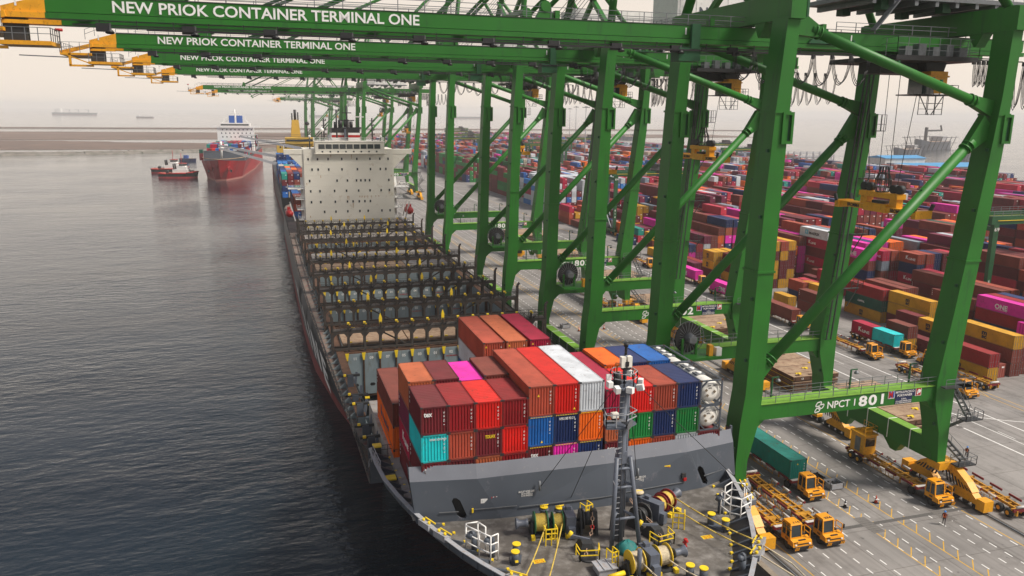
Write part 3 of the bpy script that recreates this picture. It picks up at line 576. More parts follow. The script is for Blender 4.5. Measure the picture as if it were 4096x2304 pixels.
    flight((81.1, yf+2.2, 14.6), (82.2, yf-0.4, 10.4), 'y'); b.box(80.6, yf-1.6, 10.2, 83.2, yf-0.3, 10.3, 1); b.rail([(80.6, yf-0.3, 10.3), (80.6, yf-1.6, 10.3), (83.2, yf-1.6, 10.3), (83.2, yf-.3, 10.3)], step=.9)
    flight((82.4, yf-0.6, 10.3), (80.5, yf+2.4, 7.5), 'y'); flight((80.5, yf+2.4, 7.5), (82.3, yf-.6, 4.4), 'y'); b.box(80.4, yf-1.6, 4.2, 83.2, yf-0.3, 4.35, 1); b.rail([(80.4, yf-0.3, 4.35), (80.4, yf-1.6, 4.35), (83.2, yf-1.6, 4.35), (83.2, yf-.3, 4.35)], step=.9); flight((82.2, yf-.6, 4.3), (80.4, yf+2.6, 2.2), 'y')
    b.build('stairway', [ST, M['dksteel']], root)
    b = MB(); lx, ly = 77.6, yr-0.6
    for dx, dy in ((0, 0), (1.1, 0), (0, 1.1)): b.bar((lx+dx*.7, ly+dy*.7, 14.6), (lx+2.9+dx*.7, ly+dy*.7, 53*zk), 0.16)
    for k in range(34):
        t = k/33; z = 14.6+(53*zk-14.6)*t; x = lx+2.9*t; b.bar((x, ly, z), (x+.78, ly, z), 0.06); b.bar((x, ly, z), (x, ly+.78, z), 0.06)
    for zz in (22, 30, 38): b.box(79.6+.07*(zz-22), yr-0.5, zz, 82.6+.05*(zz-22), yr-0.1, zz+0.12); b.bar((82.4, yr-.3, zz), (80.8, yr-.3, zz-2.6), .12); b.rail([(81.2, yr-.5, zz+.1), (83.2, yr-.5, zz+.1), (83.2, yr+1.5, zz+.1)], step=.9)
    b.box(82.3, yr-.4, 44.6*zk, 84.3, yr+1.4, 44.7*zk); b.rail([(82.5, yr-.4, 44.7*zk), (84.3, yr-.4, 44.7*zk), (84.3, yr+1.4, 44.7*zk)], step=.9, h=2.2, rails=(.4, 1))
    b.build('ladder_mast', M['dksteel'], root)
    if far < 2:
        b = MB(); x0, y0 = 76.6, yr-8.8
        b.box(x0, y0-2.6, 1.2, x0+2.0, y0, 3.9, 0); b.box(x0-.15, y0-2.75, 3.9, x0+2.15, y0+.1, 4.1, 0); b.box(x0+.25, y0-2.64, 2.4, x0+1.75, y0-2.6, 3.6, 1); b.box(x0-.04, y0-1.9, 1.5, x0, y0-.9, 3.5, 2); b.rail([(x0, y0-2.6, 4.1), (x0+2, y0-2.6, 4.1), (x0+2, y0, 4.1)], step=1)
        b.box(x0+.8, y0-1.8, 4.1, x0+1.9, y0-.8, 4.5)
        b.build('checker_cabin', [YE, M['glass'], ST], root)
    return root
CR = [('801', 'nearest green crane with 801 on its portal beam', 73.3, 95.0, 1.0, -17.2, 34.8),
      ('802', 'second green crane with 802 on its portal beam', 118.4, 140.3, 1.012, -18.4, 38.8),
      ('803', 'third green crane, its 803 beam half hidden behind the 802 leg', 165.0, 189.3, 1.020, -19.4, 33.4),
      ('804', 'fourth green crane, landing its first leg beside the white ship deckhouse', 227.5, 253.8, 1.030, -20.8, 34.5),
      ('805', 'fifth green crane, hazy, standing apart behind the deckhouse with a lone lower boom', 432.0, 460.0, 1.045, -26.5, 35.4),
      ('806', 'sixth crane, blue with haze, its boom just below the fifth boom', 528.0, 556.0, 1.05, -24.0, 43.4),
      ('807', 'seventh crane, pale blue with haze, over the yellow ship', 850.0, 880.0, 1.06, 20.0, 40.0),
      ('808', 'farthest crane, palest of the row, over the yellow ship', 985.0, 1015.0, 1.07, 24.0, 40.0)]
for i, (num, lab, yf, yr, zk, xt, sz) in enumerate(CR): crane(num, lab, yf, yr, zk, xt, sz, far=0 if i < 2 else (1 if i < 4 else 2))
# ------------------------------------------------------------------ the container ship alongside
CX, DZ, FZ = 27.2, 8.0, 10.8
def lut(tab, y):
    if y <= tab[0][0]: return tab[0][1]
    for (a, u), (b_, v) in zip(tab, tab[1:]):
        if y <= b_: return u+(v-u)*(y-a)/(b_-a)
    return tab[-1][1]
RIM = [(42.3, 0.0), (43.2, 2.8), (45, 5.0), (48, 7.7), (50.3, 9.6), (53, 11.2), (55.2, 12.4), (57.5, 13.5), (60.3, 14.6), (63, 15.5), (65.7, 16.3), (68.6, 17.0), (72.2, 17.7), (76, 18.0), (80, 18.1), (92, 18.2), (105, 18.6), (123, 19.1), (140, 19.4), (166, 20.0), (200, 20.3), (330, 20.3), (345, 19.0), (352, 17)]
WLB = [(72, 0.0), (76, 1.0), (85, 4.5), (100, 10.5), (115, 14.0), (128, 16.6), (154, 19.4), (175, 20.1), (210, 20.3), (330, 20.3), (352, 15)]
STA = [42.3, 43.2, 45, 48, 50.3, 53, 55.2, 57.5, 60.3, 63, 65.7, 68.6, 72.2, 76, 80, 80.02, 86, 92, 98, 105, 114, 123, 132, 140, 154, 166, 180, 200, 230, 260, 300, 330, 345, 352]
def rimz(y): return 11.75 if y <= 80.01 else max(DZ, 11.75-(y-80)*.32)
def half(y, z):
    r, w_ = lut(RIM, y), lut(WLB, y); zt = rimz(y)
    t = min(1, max(0, (z+3.2)/(zt+3.2)))
    return w_+(r-w_)*t**(1.25 if y < 80 else .8)
ship = empty('container_ship', (CX, 45, WZ), 'black hulled container ship alongside with its grey bow at the bottom of the photo', 'ship')
b = MB(); lev = 8
rows = []
for y in STA:
    zb = -0.8+max(0, 200-y)*0.011; zt = rimz(y); zs = [-7, WZ, zb-0.001, zb, 2.0, 4.4, 6.4, zt]
    stem = lambda z: 42.3 + (72-42.3)*(1-max(0, min(1, (z+3.2)/14.95)))**0.8
    rows.append([[(CX+s*(half(y, z) if y > stem(z)+0.2 else 0), max(y, stem(z)), z) for z in zs] for s in (-1, 1)])
for s in (0, 1):
    base = len(b.v)
    for r in rows: b.v += r[s]
    for i in range(len(rows)-1):
        for k in range(lev-1):
            q = [base+i*lev+k, base+(i+1)*lev+k, base+(i+1)*lev+k+1, base+i*lev+k+1]
            b.face(q if s else q[::-1], 1 if k < 2 else 0, k != 2)
b.poly([r for r in rows[-1][0]] + [r for r in rows[-1][1]][::-1], 0)
M['hull'] = mat('black_hull_paint', (0.022, 0.024, 0.028), 0.45, stain=(0.075, 0.07, 0.07), amt=0.2, scale=0.15, var=0.25, streak=True)
M['boot'] = mat('red_boot_topping', (0.20, 0.035, 0.035), 0.7, stain=(0.10, 0.05, 0.045), amt=0.45, scale=0.35, var=0.25, streak=True)
hull = b.build('hull', [M['hull'], M['boot']], ship)
for ch, y0, y1 in (('K', 199, 185), ('-', 181, 177), ('L', 172, 163), ('I', 158, 155), ('N', 151, 141), ('E', 137, 129)):
    xa, xb = CX-half(y0, 3.4)-0.06, CX-half(y1, 3.4)-0.06
    text('hull_letter', ch, 7.4, (xa, y0, 1.0), (xb-xa, y1-y0, 0), (half(130, 6)*0-0.14, 0, 1), M['white'], hull, 0.03, width=y0-y1)
# bulwark: inner skin, pale cap, stays with yellow toes
b = MB(); pts = [y for y in STA if y <= 80]
for s in (-1, 1):
    for y0, y1 in zip(pts, pts[1:]):
        a0, a1 = CX+s*lut(RIM, y0), CX+s*lut(RIM, y1); i0, i1 = CX+s*max(0, lut(RIM, y0)-.38), CX+s*max(0, lut(RIM, y1)-.38)
        u0, u1 = y0+(0.5 if y0 < 43 else 0.15), y1+0.15
        f = lambda q: q if s > 0 else q[::-1]
        b.poly(f([(a0, y0, 11.79), (a1, y1, 11.79), (i1, u1, 11.79), (i0, u0, 11.79)]), 0)
        b.poly(f([(i0, u0, 11.79), (i1, u1, 11.79), (i1, u1, FZ), (i0, u0, FZ)]), 1); b.poly(f([(a0, y0, 11.72), (a0, y0, 11.79), (a1, y1, 11.79), (a1, y1, 11.72)][::-1]), 0)
M['capgrey'] = mat('bulwark_cap_grey', (0.33, 0.34, 0.36), 0.6, stain=(0.30, 0.20, 0.12), amt=0.35, scale=0.9)
b.build('bulwark', [M['capgrey'], M['shipgrey']], ship)
b = MB(); y = 43.5
stays = []
while y < 79: stays.append(y); y += 1.15 if y < 52 else 1.75
for y in stays:
    for s in (-1, 1):
        r = lut(RIM, y); r2 = lut(RIM, y+.4); tx, ty = (r2-r), 0.4; n = Vector((ty, -tx)).normalized()
        x = CX+s*(r-.36); dx, dy = -s*n.x, -n.y if n.y < 0 else n.y
        dy = abs(n.y); p = lambda u, z: (x+dx*u, y+dy*u, z)
        tt = Vector((s*tx, ty)).normalized()*0.12
        lo = [p(0, FZ), p(1.75, FZ), p(0.15, 11.7), p(0, 11.7)]
        b.hexa([(q[0]-tt.x, q[1]-tt.y, q[2]) for q in lo], [(q[0]+tt.x, q[1]+tt.y, q[2]) for q in lo], 0)
        e = p(1.7, FZ+.12); b.cbox((e[0], e[1], FZ+.1), (.22, .22, .18), 1)
b.build('bulwark_stays', [M['shipgrey'], M['brightyel']], ship)['kind'] = 'stuff'
# decks
b = MB(); L_ = [y for y in STA if 43.2 <= y <= 80.01]
for y0, y1 in zip(L_, L_[1:]): b.poly([(CX-lut(RIM, y0)+.36, y0, FZ), (CX+lut(RIM, y0)-.36, y0, FZ), (CX+lut(RIM, y1)-.36, y1, FZ), (CX-lut(RIM, y1)+.36, y1, FZ)])
b.poly([(CX-18, 80, FZ), (CX+18, 80, FZ), (CX+18, 80, DZ-.3), (CX-18, 80, DZ-.3)], 1)
b.build('forecastle_deck', [M['deck'], M['shipgrey']], ship)
b = MB(); H0, H1, CO = 96.5, 263.0, 16.4       # hold opening, half width of the coaming
L_ = [y for y in STA if y >= 80.02]
for y0, y1 in zip(L_, L_[1:]):
    for s in (-1, 1):
        i0 = 0 if (y1 <= H0 or y0 >= 260) else CO
        q = [(CX+s*i0, y0, DZ-.25), (CX+s*lut(RIM, y0), y0, DZ-.25), (CX+s*lut(RIM, y1), y1, DZ-.25), (CX+s*i0, y1, DZ-.25)]; b.poly(q if s > 0 else q[::-1])
b.build('main_deck', M['reddeck'], ship)
b = MB()
for s in (-1, 1):
    x0, x1 = CX+s*CO, CX+s*(CO+1.0)
    b.box(min(x0, x1), 97, 6.2, max(x0, x1), 262, 8.7, 0); q_ = [(CX+s*12.0, 97, -4), (CX+s*14.6, 126, -4), (CX+s*15.6, 142, -4), (CX+s*CO, 160, -4), (CX+s*CO, 262, -4)]
    for u_, v_ in zip(q_, q_[1:]): pq = [u_, v_, (CX+s*CO, v_[1], 6.3), (CX+s*CO, u_[1], 6.3)]; b.poly(pq if s < 0 else pq[::-1], 0)
    b.box(0, 0, -90, 0.01, .01, -89.99, 0) if False else None; b.box(min(x0, x1)-.1, 97, 8.7, max(x0, x1)+.1, 262, 8.78, 1)
    for y in range(99, 262, 3): b.hexa([(x1+s*.02, y, DZ-.2), (x1+s*1.2, y, DZ-.2), (x1+s*1.2, y+.15, DZ-.2), (x1+s*.02, y+.15, DZ-.2)], [(x1+s*.02, y, 8.6), (x1+s*.2, y, 8.6), (x1+s*.2, y+.15, 8.6), (x1+s*.02, y+.15, 8.6)], 0)
b.hexa([(CX-12, 96.5, -4), (CX+12, 96.5, -4), (CX+12, 97.2, -4), (CX-12, 97.2, -4)], [(CX-CO, 96.5, 8.7), (CX+CO, 96.5, 8.7), (CX+CO, 97.2, 8.7), (CX-CO, 97.2, 8.7)]); b.poly([(CX-12, 97, -4), (CX+12, 97, -4), (CX+14.6, 126, -4), (CX+CO, 160, -4), (CX+CO, 262, -4), (CX-CO, 262, -4), (CX-CO, 160, -4), (CX-14.6, 126, -4)], 2)
b.build('hatch_coaming', [M['holdgrey'], M['rust'], M['black']], ship)
# side rails and pipes on the weather deck
b = MB()
for s in (-1, 1):
    pts = [(CX+s*(lut(RIM, y)-.1), y, DZ-.2) for y in STA if 80.02 <= y <= 330]; b.rail(pts, step=2.4, r=.035, rails=(.35, .68, 1))
    for u, r in ((1.6, .14), (2.2, .1)): b.path([(CX+s*(lut(RIM, y)-u-.4), y, DZ+.5) for y in range(100, 262, 20)], r, 6)
b.build('side_railing', M['dksteel'], ship)
# transverse bulkheads with numbered panels, yellow cell guide mouths
LBY = [126.5, 142.6, 158.2, 174.2, 190.4, 207.0, 223.5, 239.5, 254.0]
nums = ['11', '09', '07', '05', '03', '01', '02', '04', '06', '08', '10', '12']
for k, y in enumerate(LBY):
    b = MB(); zb_ = (1.0, -1.5)[k] if k < 2 else -4; b.box(CX-CO, y-.6, zb_, CX+CO, y+1.4, 8.55, 1)
    PW = 2*CO/12.6
    for i in range(12):
        x = CX-CO+.55+i*(2*CO-1.1)/12; w_ = (2*CO-1.1)/12
        z0, z1 = max(-1.5, zb_+.4), 8.3; c = .3
        b.prism([(x+.15, z0+c), (x+.15+c, z0), (x+w_-.15-c, z0), (x+w_-.15, z0+c), (x+w_-.15, z1-c*.5), (x+w_-.15-c, z1), (x+.15+c, z1), (x+.15, z1-c*.5)], 'y', y-.72, y-.6, 0)
        b.prism([(x+.9, 3.0), (x+1.1, 2.75), (x+1.6, 2.75), (x+1.8, 3.0), (x+1.6, 3.25), (x+1.1, 3.25)], 'y', y-.74, y-.72, 3)
        b.bar((x, y-.75, zb_), (x, y-.75, 8.4), .16, mi=1); b.bar((x, y-.85, zb_), (x, y-.85, 8.0), .12, mi=1)
        if k in (0, 2, 3) or i % 4 == 1: b.prism([(x-.13, 7.3), (x+.13, 7.3), (x+.3, 8.5), (x-.3, 8.5)], 'y', y-1.0, y-.86, 2)
    bh = b.build('bulkhead', [M['holdgrey'], M['rust'], M['brightyel'], M['black']], ship)
    if k < 4:
        for i in range(12): text('number', nums[i], .62, (CX-CO+1.5+i*(2*CO-1.1)/12, y-.74, 7.3), (1,0,0), (0,0,1), M['white'], bh, .02)
        for i in (6, 9): text('lettering', 'NO SMOKING', .34, (CX-CO+.95+i*(2*CO-1.1)/12, y-.74, 6.7), (1,0,0), (0,0,1), M['red'], bh, .01, width=2.0)
# lashing bridges
def lashing(y, hooks):
    b = MB(); n = 14; x0, x1 = CX-18.0, CX+18.1; st = (x1-x0)/n
    for z, h in ((12.1, .45), (9.2, .35)): b.box(x0, y-.25, z-h, x1, y+.0, z, 0); b.box(x0, y+1.0, z-h, x1, y+1.25, z, 0)
    b.box(x0, y-.3, 12.1, x1, y+1.3, 12.16, 0)
    b.rail([(x0, y-.3, 12.15), (x1, y-.3, 12.15)], step=st/2, r=.03, h=1.15); b.rail([(x0, y+1.3, 12.15), (x1, y+1.3, 12.15)], step=st, r=.03, h=1.15)
    for i in range(n+1):
        x = x0+i*st; o = i in (0, n)
        zt = 14.4 if o else 13.2
        b.bar((x, y, DZ-.3 if o else 8.5), (x, y, zt), .42 if o else .34); b.bar((x, y+1.1, DZ-.3 if o else 8.5), (x, y+1.1, 12.0), .3)
        if o: b.bar((x, y, 14.4), (x+(.4 if i else -.4), y, 14.9), .35)
        # rounded corners of the openings
        if i < n:
            for s, xx in ((1, x+.17), (-1, x+st-.17)): b.prism([(xx, 11.65), (xx+s*.55, 11.65), (xx, 11.0)] if s > 0 else [(xx, 11.65), (xx, 11.0), (xx+s*.55, 11.65)], 'y', y-.22, y-.05)
        # stowed lashing rods fan out at every post
        if 0 < i < n:
            for s in (-1, 1):
                for q in range(4): b.bar((x+s*(.2+.05*q), y-.35, 12.2), (x+s*(.55+.26*q), y-.35, 13.4-.08*q), .06, mi=1)
    for i in (3, 9):
        s = 1 if i == 3 else -1; xx = x0+(i if s > 0 else i+2)*st; b.bar((xx, y+.5, 11.6), (xx+s*2*st, y+.5, 8.6), .4, .2)
    lb = b.build('lashing_bridge', [M['lash'], M['cable']], ship)
    b = MB()
    for i in range(1, n):
        x = x0+i*st
        if i in hooks: b.hexa([(x-.2, y-.15, 12.9), (x+.2, y-.15, 12.9), (x+.2, y+.15, 12.9), (x-.2, y+.15, 12.9)], [(x-.26, y-.15, 13.9), (x+.26, y-.15, 13.9), (x+.26, y+.15, 13.9), (x-.26, y+.15, 13.9)]); b.hexa([(x-.26, y-.15, 13.9), (x+.26, y-.15, 13.9), (x+.26, y+.15, 13.9), (x-.26, y+.15, 13.9)], [(x-.05, y-.1, 14.6), (x+.05, y-.1, 14.6), (x+.05, y+.1, 14.6), (x-.05, y+.1, 14.6)])
        else: b.cbox((x, y, 13.3), (.36, .36, .3)); b.cbox((x+.2, y-.1, 13.1), (.3, .2, .2))
    o = b.build('guide_heads', M['brightyel'], lb); o['kind'] = 'stuff'
for k, y in enumerate(LBY): lashing(y, ((3, 7), (3, 9), (4, 8), (3, 9), (2, 8), (4, 10), (3, 9), (5, 10), (4, 8))[k])
# hatch covers left on over some bays
for y0, y1, mt in ((128.2, 137.6, 'hatch'), (192, 201, 'hatch'), (208.5, 216, 'hatchgrey'), (241, 251, 'hatchgrey')):
    b = MB()
    for i in range(3):
        x = CX-CO+.2+i*10.9; b.box(x, y0, 8.8, x+10.7, y1, 9.35, 0 if i < 2 else 1)
        for j in range(4):
            b.cbox((x+1.3+j*2.6, y0+.8, 9.42), (.5, .35, .14), 2); b.cbox((x+1.3+j*2.6, y1-.8, 9.42), (.5, .35, .14), 2); b.cbox((x+1.3+j*2.7, (y0+y1)/2, 9.38), (.8, .25, .08), 3)
    b.build('hatch_cover', [M[mt], M['hatchgrey'], M['brightyel'], M['rust']], ship)
# breakwater wall at the bow
W0 = [(11.4, 64.6), (19.0, 63.5), (29.2, 63.0), (39.7, 63.9), (44.4, 65.6)]; T0 = [(10.9, 64.95), (16.8, 64.0), (29.2, 63.75), (37.9, 64.1), (43.5, 65.0)]
b = MB()
def lerp(p, q, t): return tuple(p[i]+(q[i]-p[i])*t for i in range(len(p)))
for i in range(4):
    lo0, lo1, hi0, hi1 = W0[i]+(FZ,), W0[i+1]+(FZ,), T0[i]+(14.7,), T0[i+1]+(14.7,)
    k0, k1 = (T0[i][0], T0[i][1]+.55, 15.9), (T0[i+1][0], T0[i+1][1]+.55, 15.9)
    if i in (0, 3):      # a rounded doorway cut in this panel
        t0, t1 = (.50, .61) if i == 0 else (.05, .19); hz0, hz1 = .045, .56
        P = lambda t, v: lerp(lerp(lo0, lo1, t), lerp(hi0, hi1, t), v)
        b.poly([P(0,0), P(t0,0), P(t0,1), P(0,1)]); b.poly([P(t1,0), P(1,0), P(1,1), P(t1,1)])
        c = (t1-t0)*.32; cv = .07
        b.poly([P(t0,0), P(t1,0), P(t1,hz0+cv), P(t1-c,hz0), P(t0+c,hz0), P(t0,hz0+cv)]); b.poly([P(t0,1), P(t0,hz1-cv), P(t0+c,hz1), P(t1-c,hz1), P(t1,hz1-cv), P(t1,1)])
        ring = [(t0+c,hz0), (t1-c,hz0), (t1,hz0+cv), (t1,hz1-cv), (t1-c,hz1), (t0+c,hz1), (t0,hz1-cv), (t0,hz0+cv)]
        for u, v in zip(ring, ring[1:]+ring[:1]):
            p, q = P(*u), P(*v); b.poly([p, q, (q[0], q[1]+.3, q[2]), (p[0], p[1]+.3, p[2])], 0)
    else: b.poly([lo0, lo1, hi1, hi0])
    b.poly([hi0, hi1, k1, k0], 1); b.poly([k0, k1, (k1[0], k1[1]+.12, k1[2]-.05), (k0[0], k0[1]+.12, k0[2]-.05)], 1)
    b.poly([(p[0], p[1]+.3, p[2]) for p in (lo1, lo0, hi0, hi1)][:] if i not in (0, 3) else [(p[0], p[1]+.7, p[2]) for p in (lo1, lo0, hi0, hi1)], 2)  # black back sheet; behind the doorways it stands in for shade inside
for e in (0, 4):
    p, q, r_ = W0[e], T0[e], 1.6; s = -1 if e == 0 else 1
    pl = [(p[0], p[1], FZ), (p[0], p[1]+r_, FZ), (q[0], q[1]+r_, 15.9), (q[0], q[1]+.5, 15.9), (q[0], q[1], 14.7)]; b.poly(pl if s > 0 else pl[::-1], 0)
for p, q in zip(W0, W0[1:]):
    n = 3
    for i in range(n+1):
        c = lerp(p, q, i/n); b.hexa([(c[0]-.1, c[1]+.95, FZ), (c[0]+.1, c[1]+.95, FZ), (c[0]+.1, c[1]+1.9, FZ), (c[0]-.1, c[1]+1.9, FZ)], [(c[0]-.1, c[1]+1.25, 15.6), (c[0]+.1, c[1]+1.25, 15.6), (c[0]+.1, c[1]+1.5, 15.6), (c[0]-.1, c[1]+1.5, 15.6)], 0)
M['bandskylit'] = mat('breakwater_band_skylit_grey', (0.15, 0.16, 0.185), 0.5, stain=(0.30, 0.27, 0.25), amt=0.08, scale=0.7, var=0.06)  # paler than the wall grey: skylight on the sloping band painted in
bw = b.build('breakwater_wall', [M['shipgrey'], M['bandskylit'], M['black']], ship)
def wy(x, z):       # wall surface y at x, z
    for i in range(4):
        a, c = W0[i], W0[i+1]
        if x <= c[0]: t = (x-a[0])/(c[0]-a[0]); lo = a[1]+(c[1]-a[1])*t; break
    for i in range(4):
        a, c = T0[i], T0[i+1]
        if x <= c[0]: t = (x-a[0])/(c[0]-a[0]); hi = a[1]+(c[1]-a[1])*t; break
    v = (z-FZ)/(14.7-FZ); return lo+(hi-lo)*v
b = MB()
for x0, x1, z in ((13.4, 15.1, 11.75), (16.3, 20.4, 11.85), (20.6, 30.0, 11.7), (30.4, 37.6, 11.8), (39.8, 42.3, 12.0)):
    n = max(1, int((x1-x0)/1.5))
    for i in range(n):
        xa, xb = x0+(x1-x0)*i/n, x0+(x1-x0)*(i+1)/n; b.bar((xa, wy(xa, z)-.1, z), (xb, wy(xb, z)-.1, z), .07)
b.build('pipe_rail', M['steel'], bw)
def plate(name, x, z, w_, h, mts, parent=bw, t=.02, inner=None):
    q = MB(); y = wy(x, z)-.03; yb_ = wy(x+w_, z)-.03
    q.hexa([(x, y, z), (x+w_, yb_, z), (x+w_, yb_+t, z), (x, y+t, z)], [(x, y, z+h), (x+w_, yb_, z+h), (x+w_, yb_+t, z+h), (x, y+t, z+h)], 0)
    if inner: q.box(x+.1, y-.012, z+.1, x+w_*.42, y, z+h-.1, 1); q.box(x+w_*.5, y-.012, z+.1, x+w_-.1, y, z+h-.1, 1)
    return q.build(name, mts, parent)
plate('notice_plate', 17.1, 12.35, .6, .42, [M['white'], M['shipgrey']], inner=True)
b = MB(); x, z = 18.05, 12.4; y = wy(18.3, 12.6)-.02
for i in range(4):
    b.box(x+i*.15, y-.01, z, x+i*.15+.1, y+.01, z+.06, i % 2); b.box(x+i*.15, y-.01, z+.42, x+i*.15+.1, y+.01, z+.48, i % 2)
for i in range(3): b.box(x, y-.01, z+.08+i*.12, x+.06, y+.01, z+.16+i*.12, i % 2); b.box(x+.54, y-.01, z+.08+i*.12, x+.6, y+.01, z+.16+i*.12, i % 2)
b.build('dashed_square', [M['red'], M['white']], bw)
sg = plate('safety_sign', 35.3, 13.2, .65, .5, [M['brightyel']]); text('lettering', 'SAFETY', .17, (35.36, wy(35.6, 13.4)-.06, 13.46), (1,.03,0), (0,0,1), M['red'], sg, .02, width=.52); text('lettering', 'WARNING', .17, (35.36, wy(35.6, 13.4)-.06, 13.26), (1,.03,0), (0,0,1), M['red'], sg, .02, width=.52)
for x0 in (20.6, 31.7):
    for i, tx in enumerate(('MAX LIFT WORK LOAD', '40 mm WIRE x 2', '5.0 m RADIUS')): text('lettering', tx, .26, (x0+(.25 if i else 0), wy(x0, 13)-.05, 12.95-.2*i), (1,-.03,0), (0,0,1), M['white'], bw, .01, width=1.5 if i == 0 else 1.05)
b = MB(); b.cbox((37.4, wy(37.4, 12.4)-.12, 12.45), (.4, .2, .5), 0); b.cbox((37.5, wy(37.5, 12.1)-.15, 12.1), (.3, .25, .3), 1); b.build('hose_box', [M['dksteel'], M['red']], bw)
b = MB(); b.cbox((16.35, wy(16.3, 11.7)-.08, 11.75), (.16, .12, .4)); b.build('door_latch', M['brightyel'], bw)

# ---------------- foremast
b = MB(); mx, my = 27.55, 57.2
b.tube((mx, my, FZ), (mx-.02, my, 24.8), .42, 14, .33); b.tube((mx+.62, my+.35, FZ), (mx+.5, my+.2, 24.6), .13, 8)
b.tube((26.35, 55.9, FZ), (26.95, 56.8, 18.6), .2, 8); b.tube((28.95, 55.9, FZ), (28.15, 56.8, 18.6), .2, 8); b.tube((mx+.1, 58.9, FZ), (mx, 57.5, 18.4), .18, 8)
for z in (13.3, 16.0, 17.6):
    t = (z-FZ)/(18.6-FZ); xl, xr = 26.35+.6*t, 28.95-.8*t; yy = 55.9+.9*t; b.tube((xl, yy, z), (xr, yy, z), .13, 7); b.tube((xl, yy, z), (mx, my+.2, z+.3), .12, 7); b.tube((xr, yy, z), (mx, my+.2, z+.3), .12, 7)
b.hexa([(mx-.45, my-.45, 18.0), (mx+.45, my-.45, 18.0), (mx+.45, my+.45, 18.0), (mx-.45, my+.45, 18.0)], [(mx-.35, my-.35, 19.0), (mx+.35, my-.35, 19.0), (mx+.35, my+.35, 19.0), (mx-.35, my+.35, 19.0)])
b.tube((mx, my, 24.8), (mx, my, 27.4), .16, 8); b.tube((mx, my, 27.4), (mx, my, 28.3), .12, 8, mi=1); b.tube((mx, my, 28.1), (mx, my, 28.4), .2, 8, mi=1)
mast = b.build('foremast', [M['mastgrey'], M['black']], ship)
b = MB(); oc = lambda cx, cy, r: [(cx+r*cos(pi/8+k*pi/4), cy+r*sin(pi/8+k*pi/4)) for k in range(8)]
b.prism(oc(mx-.25, my-.1, 1.25), 'z', 24.8, 24.95, 0); b.prism([(25.5, 56.0), (27.1, 55.6), (28.4, 56.4), (28.2, 57.4), (25.9, 57.5)], 'z', 21.55, 21.75, 0)
pp = [(25.5, 56.0, 21.7), (27.1, 55.6, 21.7), (28.4, 56.4, 21.7), (28.2, 57.4, 21.7)]; b.rail(pp+[(25.9, 57.5, 21.7), pp[0]], step=1.0, r=.035, mi=1)
o8 = [(x, y, 24.95) for x, y in oc(mx-.1, my, 1.1)]; b.rail(o8+[o8[0]], step=1, r=.035, mi=1)
b.build('platform', [M['mastgrey'], M['capgrey']], mast)
b = MB(); b.lathe((26.85, 56.0, 22.15), (.55, -.75, -.12), [(0, .1), (.5, .13), (.75, .3), (.8, .42)], 16, 0); b.cbox((26.5, 56.6, 22.5), (.55, .45, .4), 1); b.cbox((26.5, 56.7, 22.1), (.3, .3, .5), 2); b.build('horn', [M['steel'], M['cream'], M['dksteel']], mast)
b = MB(); b.box(-.2, -.28, -.2, .2, .28, .28)
PO = Vector(parent_origin(mast)); base = b.build('floodlight', M['white']); base.parent = mast; base.location = Vector((25.9, 56.5, 25.2))-PO
for p in ((26.2, 57.4, 25.5), (27.2, 57.9, 25.5), (28.3, 57.9, 25.5), (28.9, 57.0, 25.0), (28.5, 56.2, 24.8), (27.4, 55.8, 24.8), (26.3, 55.9, 24.9)):
    o = base.copy(); COL.objects.link(o); o.parent = mast; o.location = Vector(p)-PO; o.rotation_euler.z = random.uniform(-1, 1); o.rotation_euler.x = random.uniform(-.3, .3)
b = MB(); b.box(mx-.5, my-.35, 26.4, mx-.1, my+.1, 27.3, 0); b.box(mx+.05, my-.35, 26.4, mx+.45, my+.1, 27.3, 0); b.cbox((mx, my-.3, 26.7), (.3, .2, .4), 1); b.lathe((mx, my-.1, 26.2), (0,0,1), [(0, .4), (.12, .45)], 10, 1); b.tube((mx-1.0, my, 26.4), (mx-.1, my, 26.4), .04, 5, mi=0); b.build('navigation_lights', [M['cream'], M['black']], mast)
b = MB(); b.lathe((26.9, 57.1, 25.0), (0,0,1), [(0, .3), (.7, .3), (1.0, .1)], 10, 0); b.lathe((26.8, 57.2, 26.0), (0,0,1), [(0, .07), (.5, .07), (.5, .18), (.75, .18)], 8, 1); b.build('bell', [M['dksteel'], M['orange']], mast)
b = MB()
for p, q in (((26.2, 56.5, 24.7), (22.5, wy(22.5, 13), 13.1)), ((28.7, 56.6, 24.7), (41.5, 52.5, 12.0)), ((mx+.3, 56.8, 24.7), (32.3, wy(32.3, 13), 13.1)), ((mx-.3, 56.5, 21.6), (25.2, 52.2, 10.9)), ((mx-.3, 57.3, 24.7), (25.6, wy(25.6, 12), 12.0))): b.tube(p, q, .03, 5)
for p in ((22.5, wy(22.5, 13)-.3, 13.1), (32.3, wy(32.3, 13)-.3, 13.1)): b.tube(p, (p[0], p[1]+.1, p[2]+.9), .1, 6, mi=1)
b.build('mast_stay', [M['cable'], M['steel']], mast)
b = MB()
for k in range(26):
    z = 11.5+k*.5; b.bar((mx-.55, my-.45, z), (mx-.15, my-.45, z), .04)
for z in (14, 16.6, 19.4, 21): b.path([(mx-.3, my-.4, z), (mx-1.0, my-.7, z+.1), (mx-.9, my-.9, z-.2)], .03, 4)
b.build('ladder', M['capgrey'], mast)
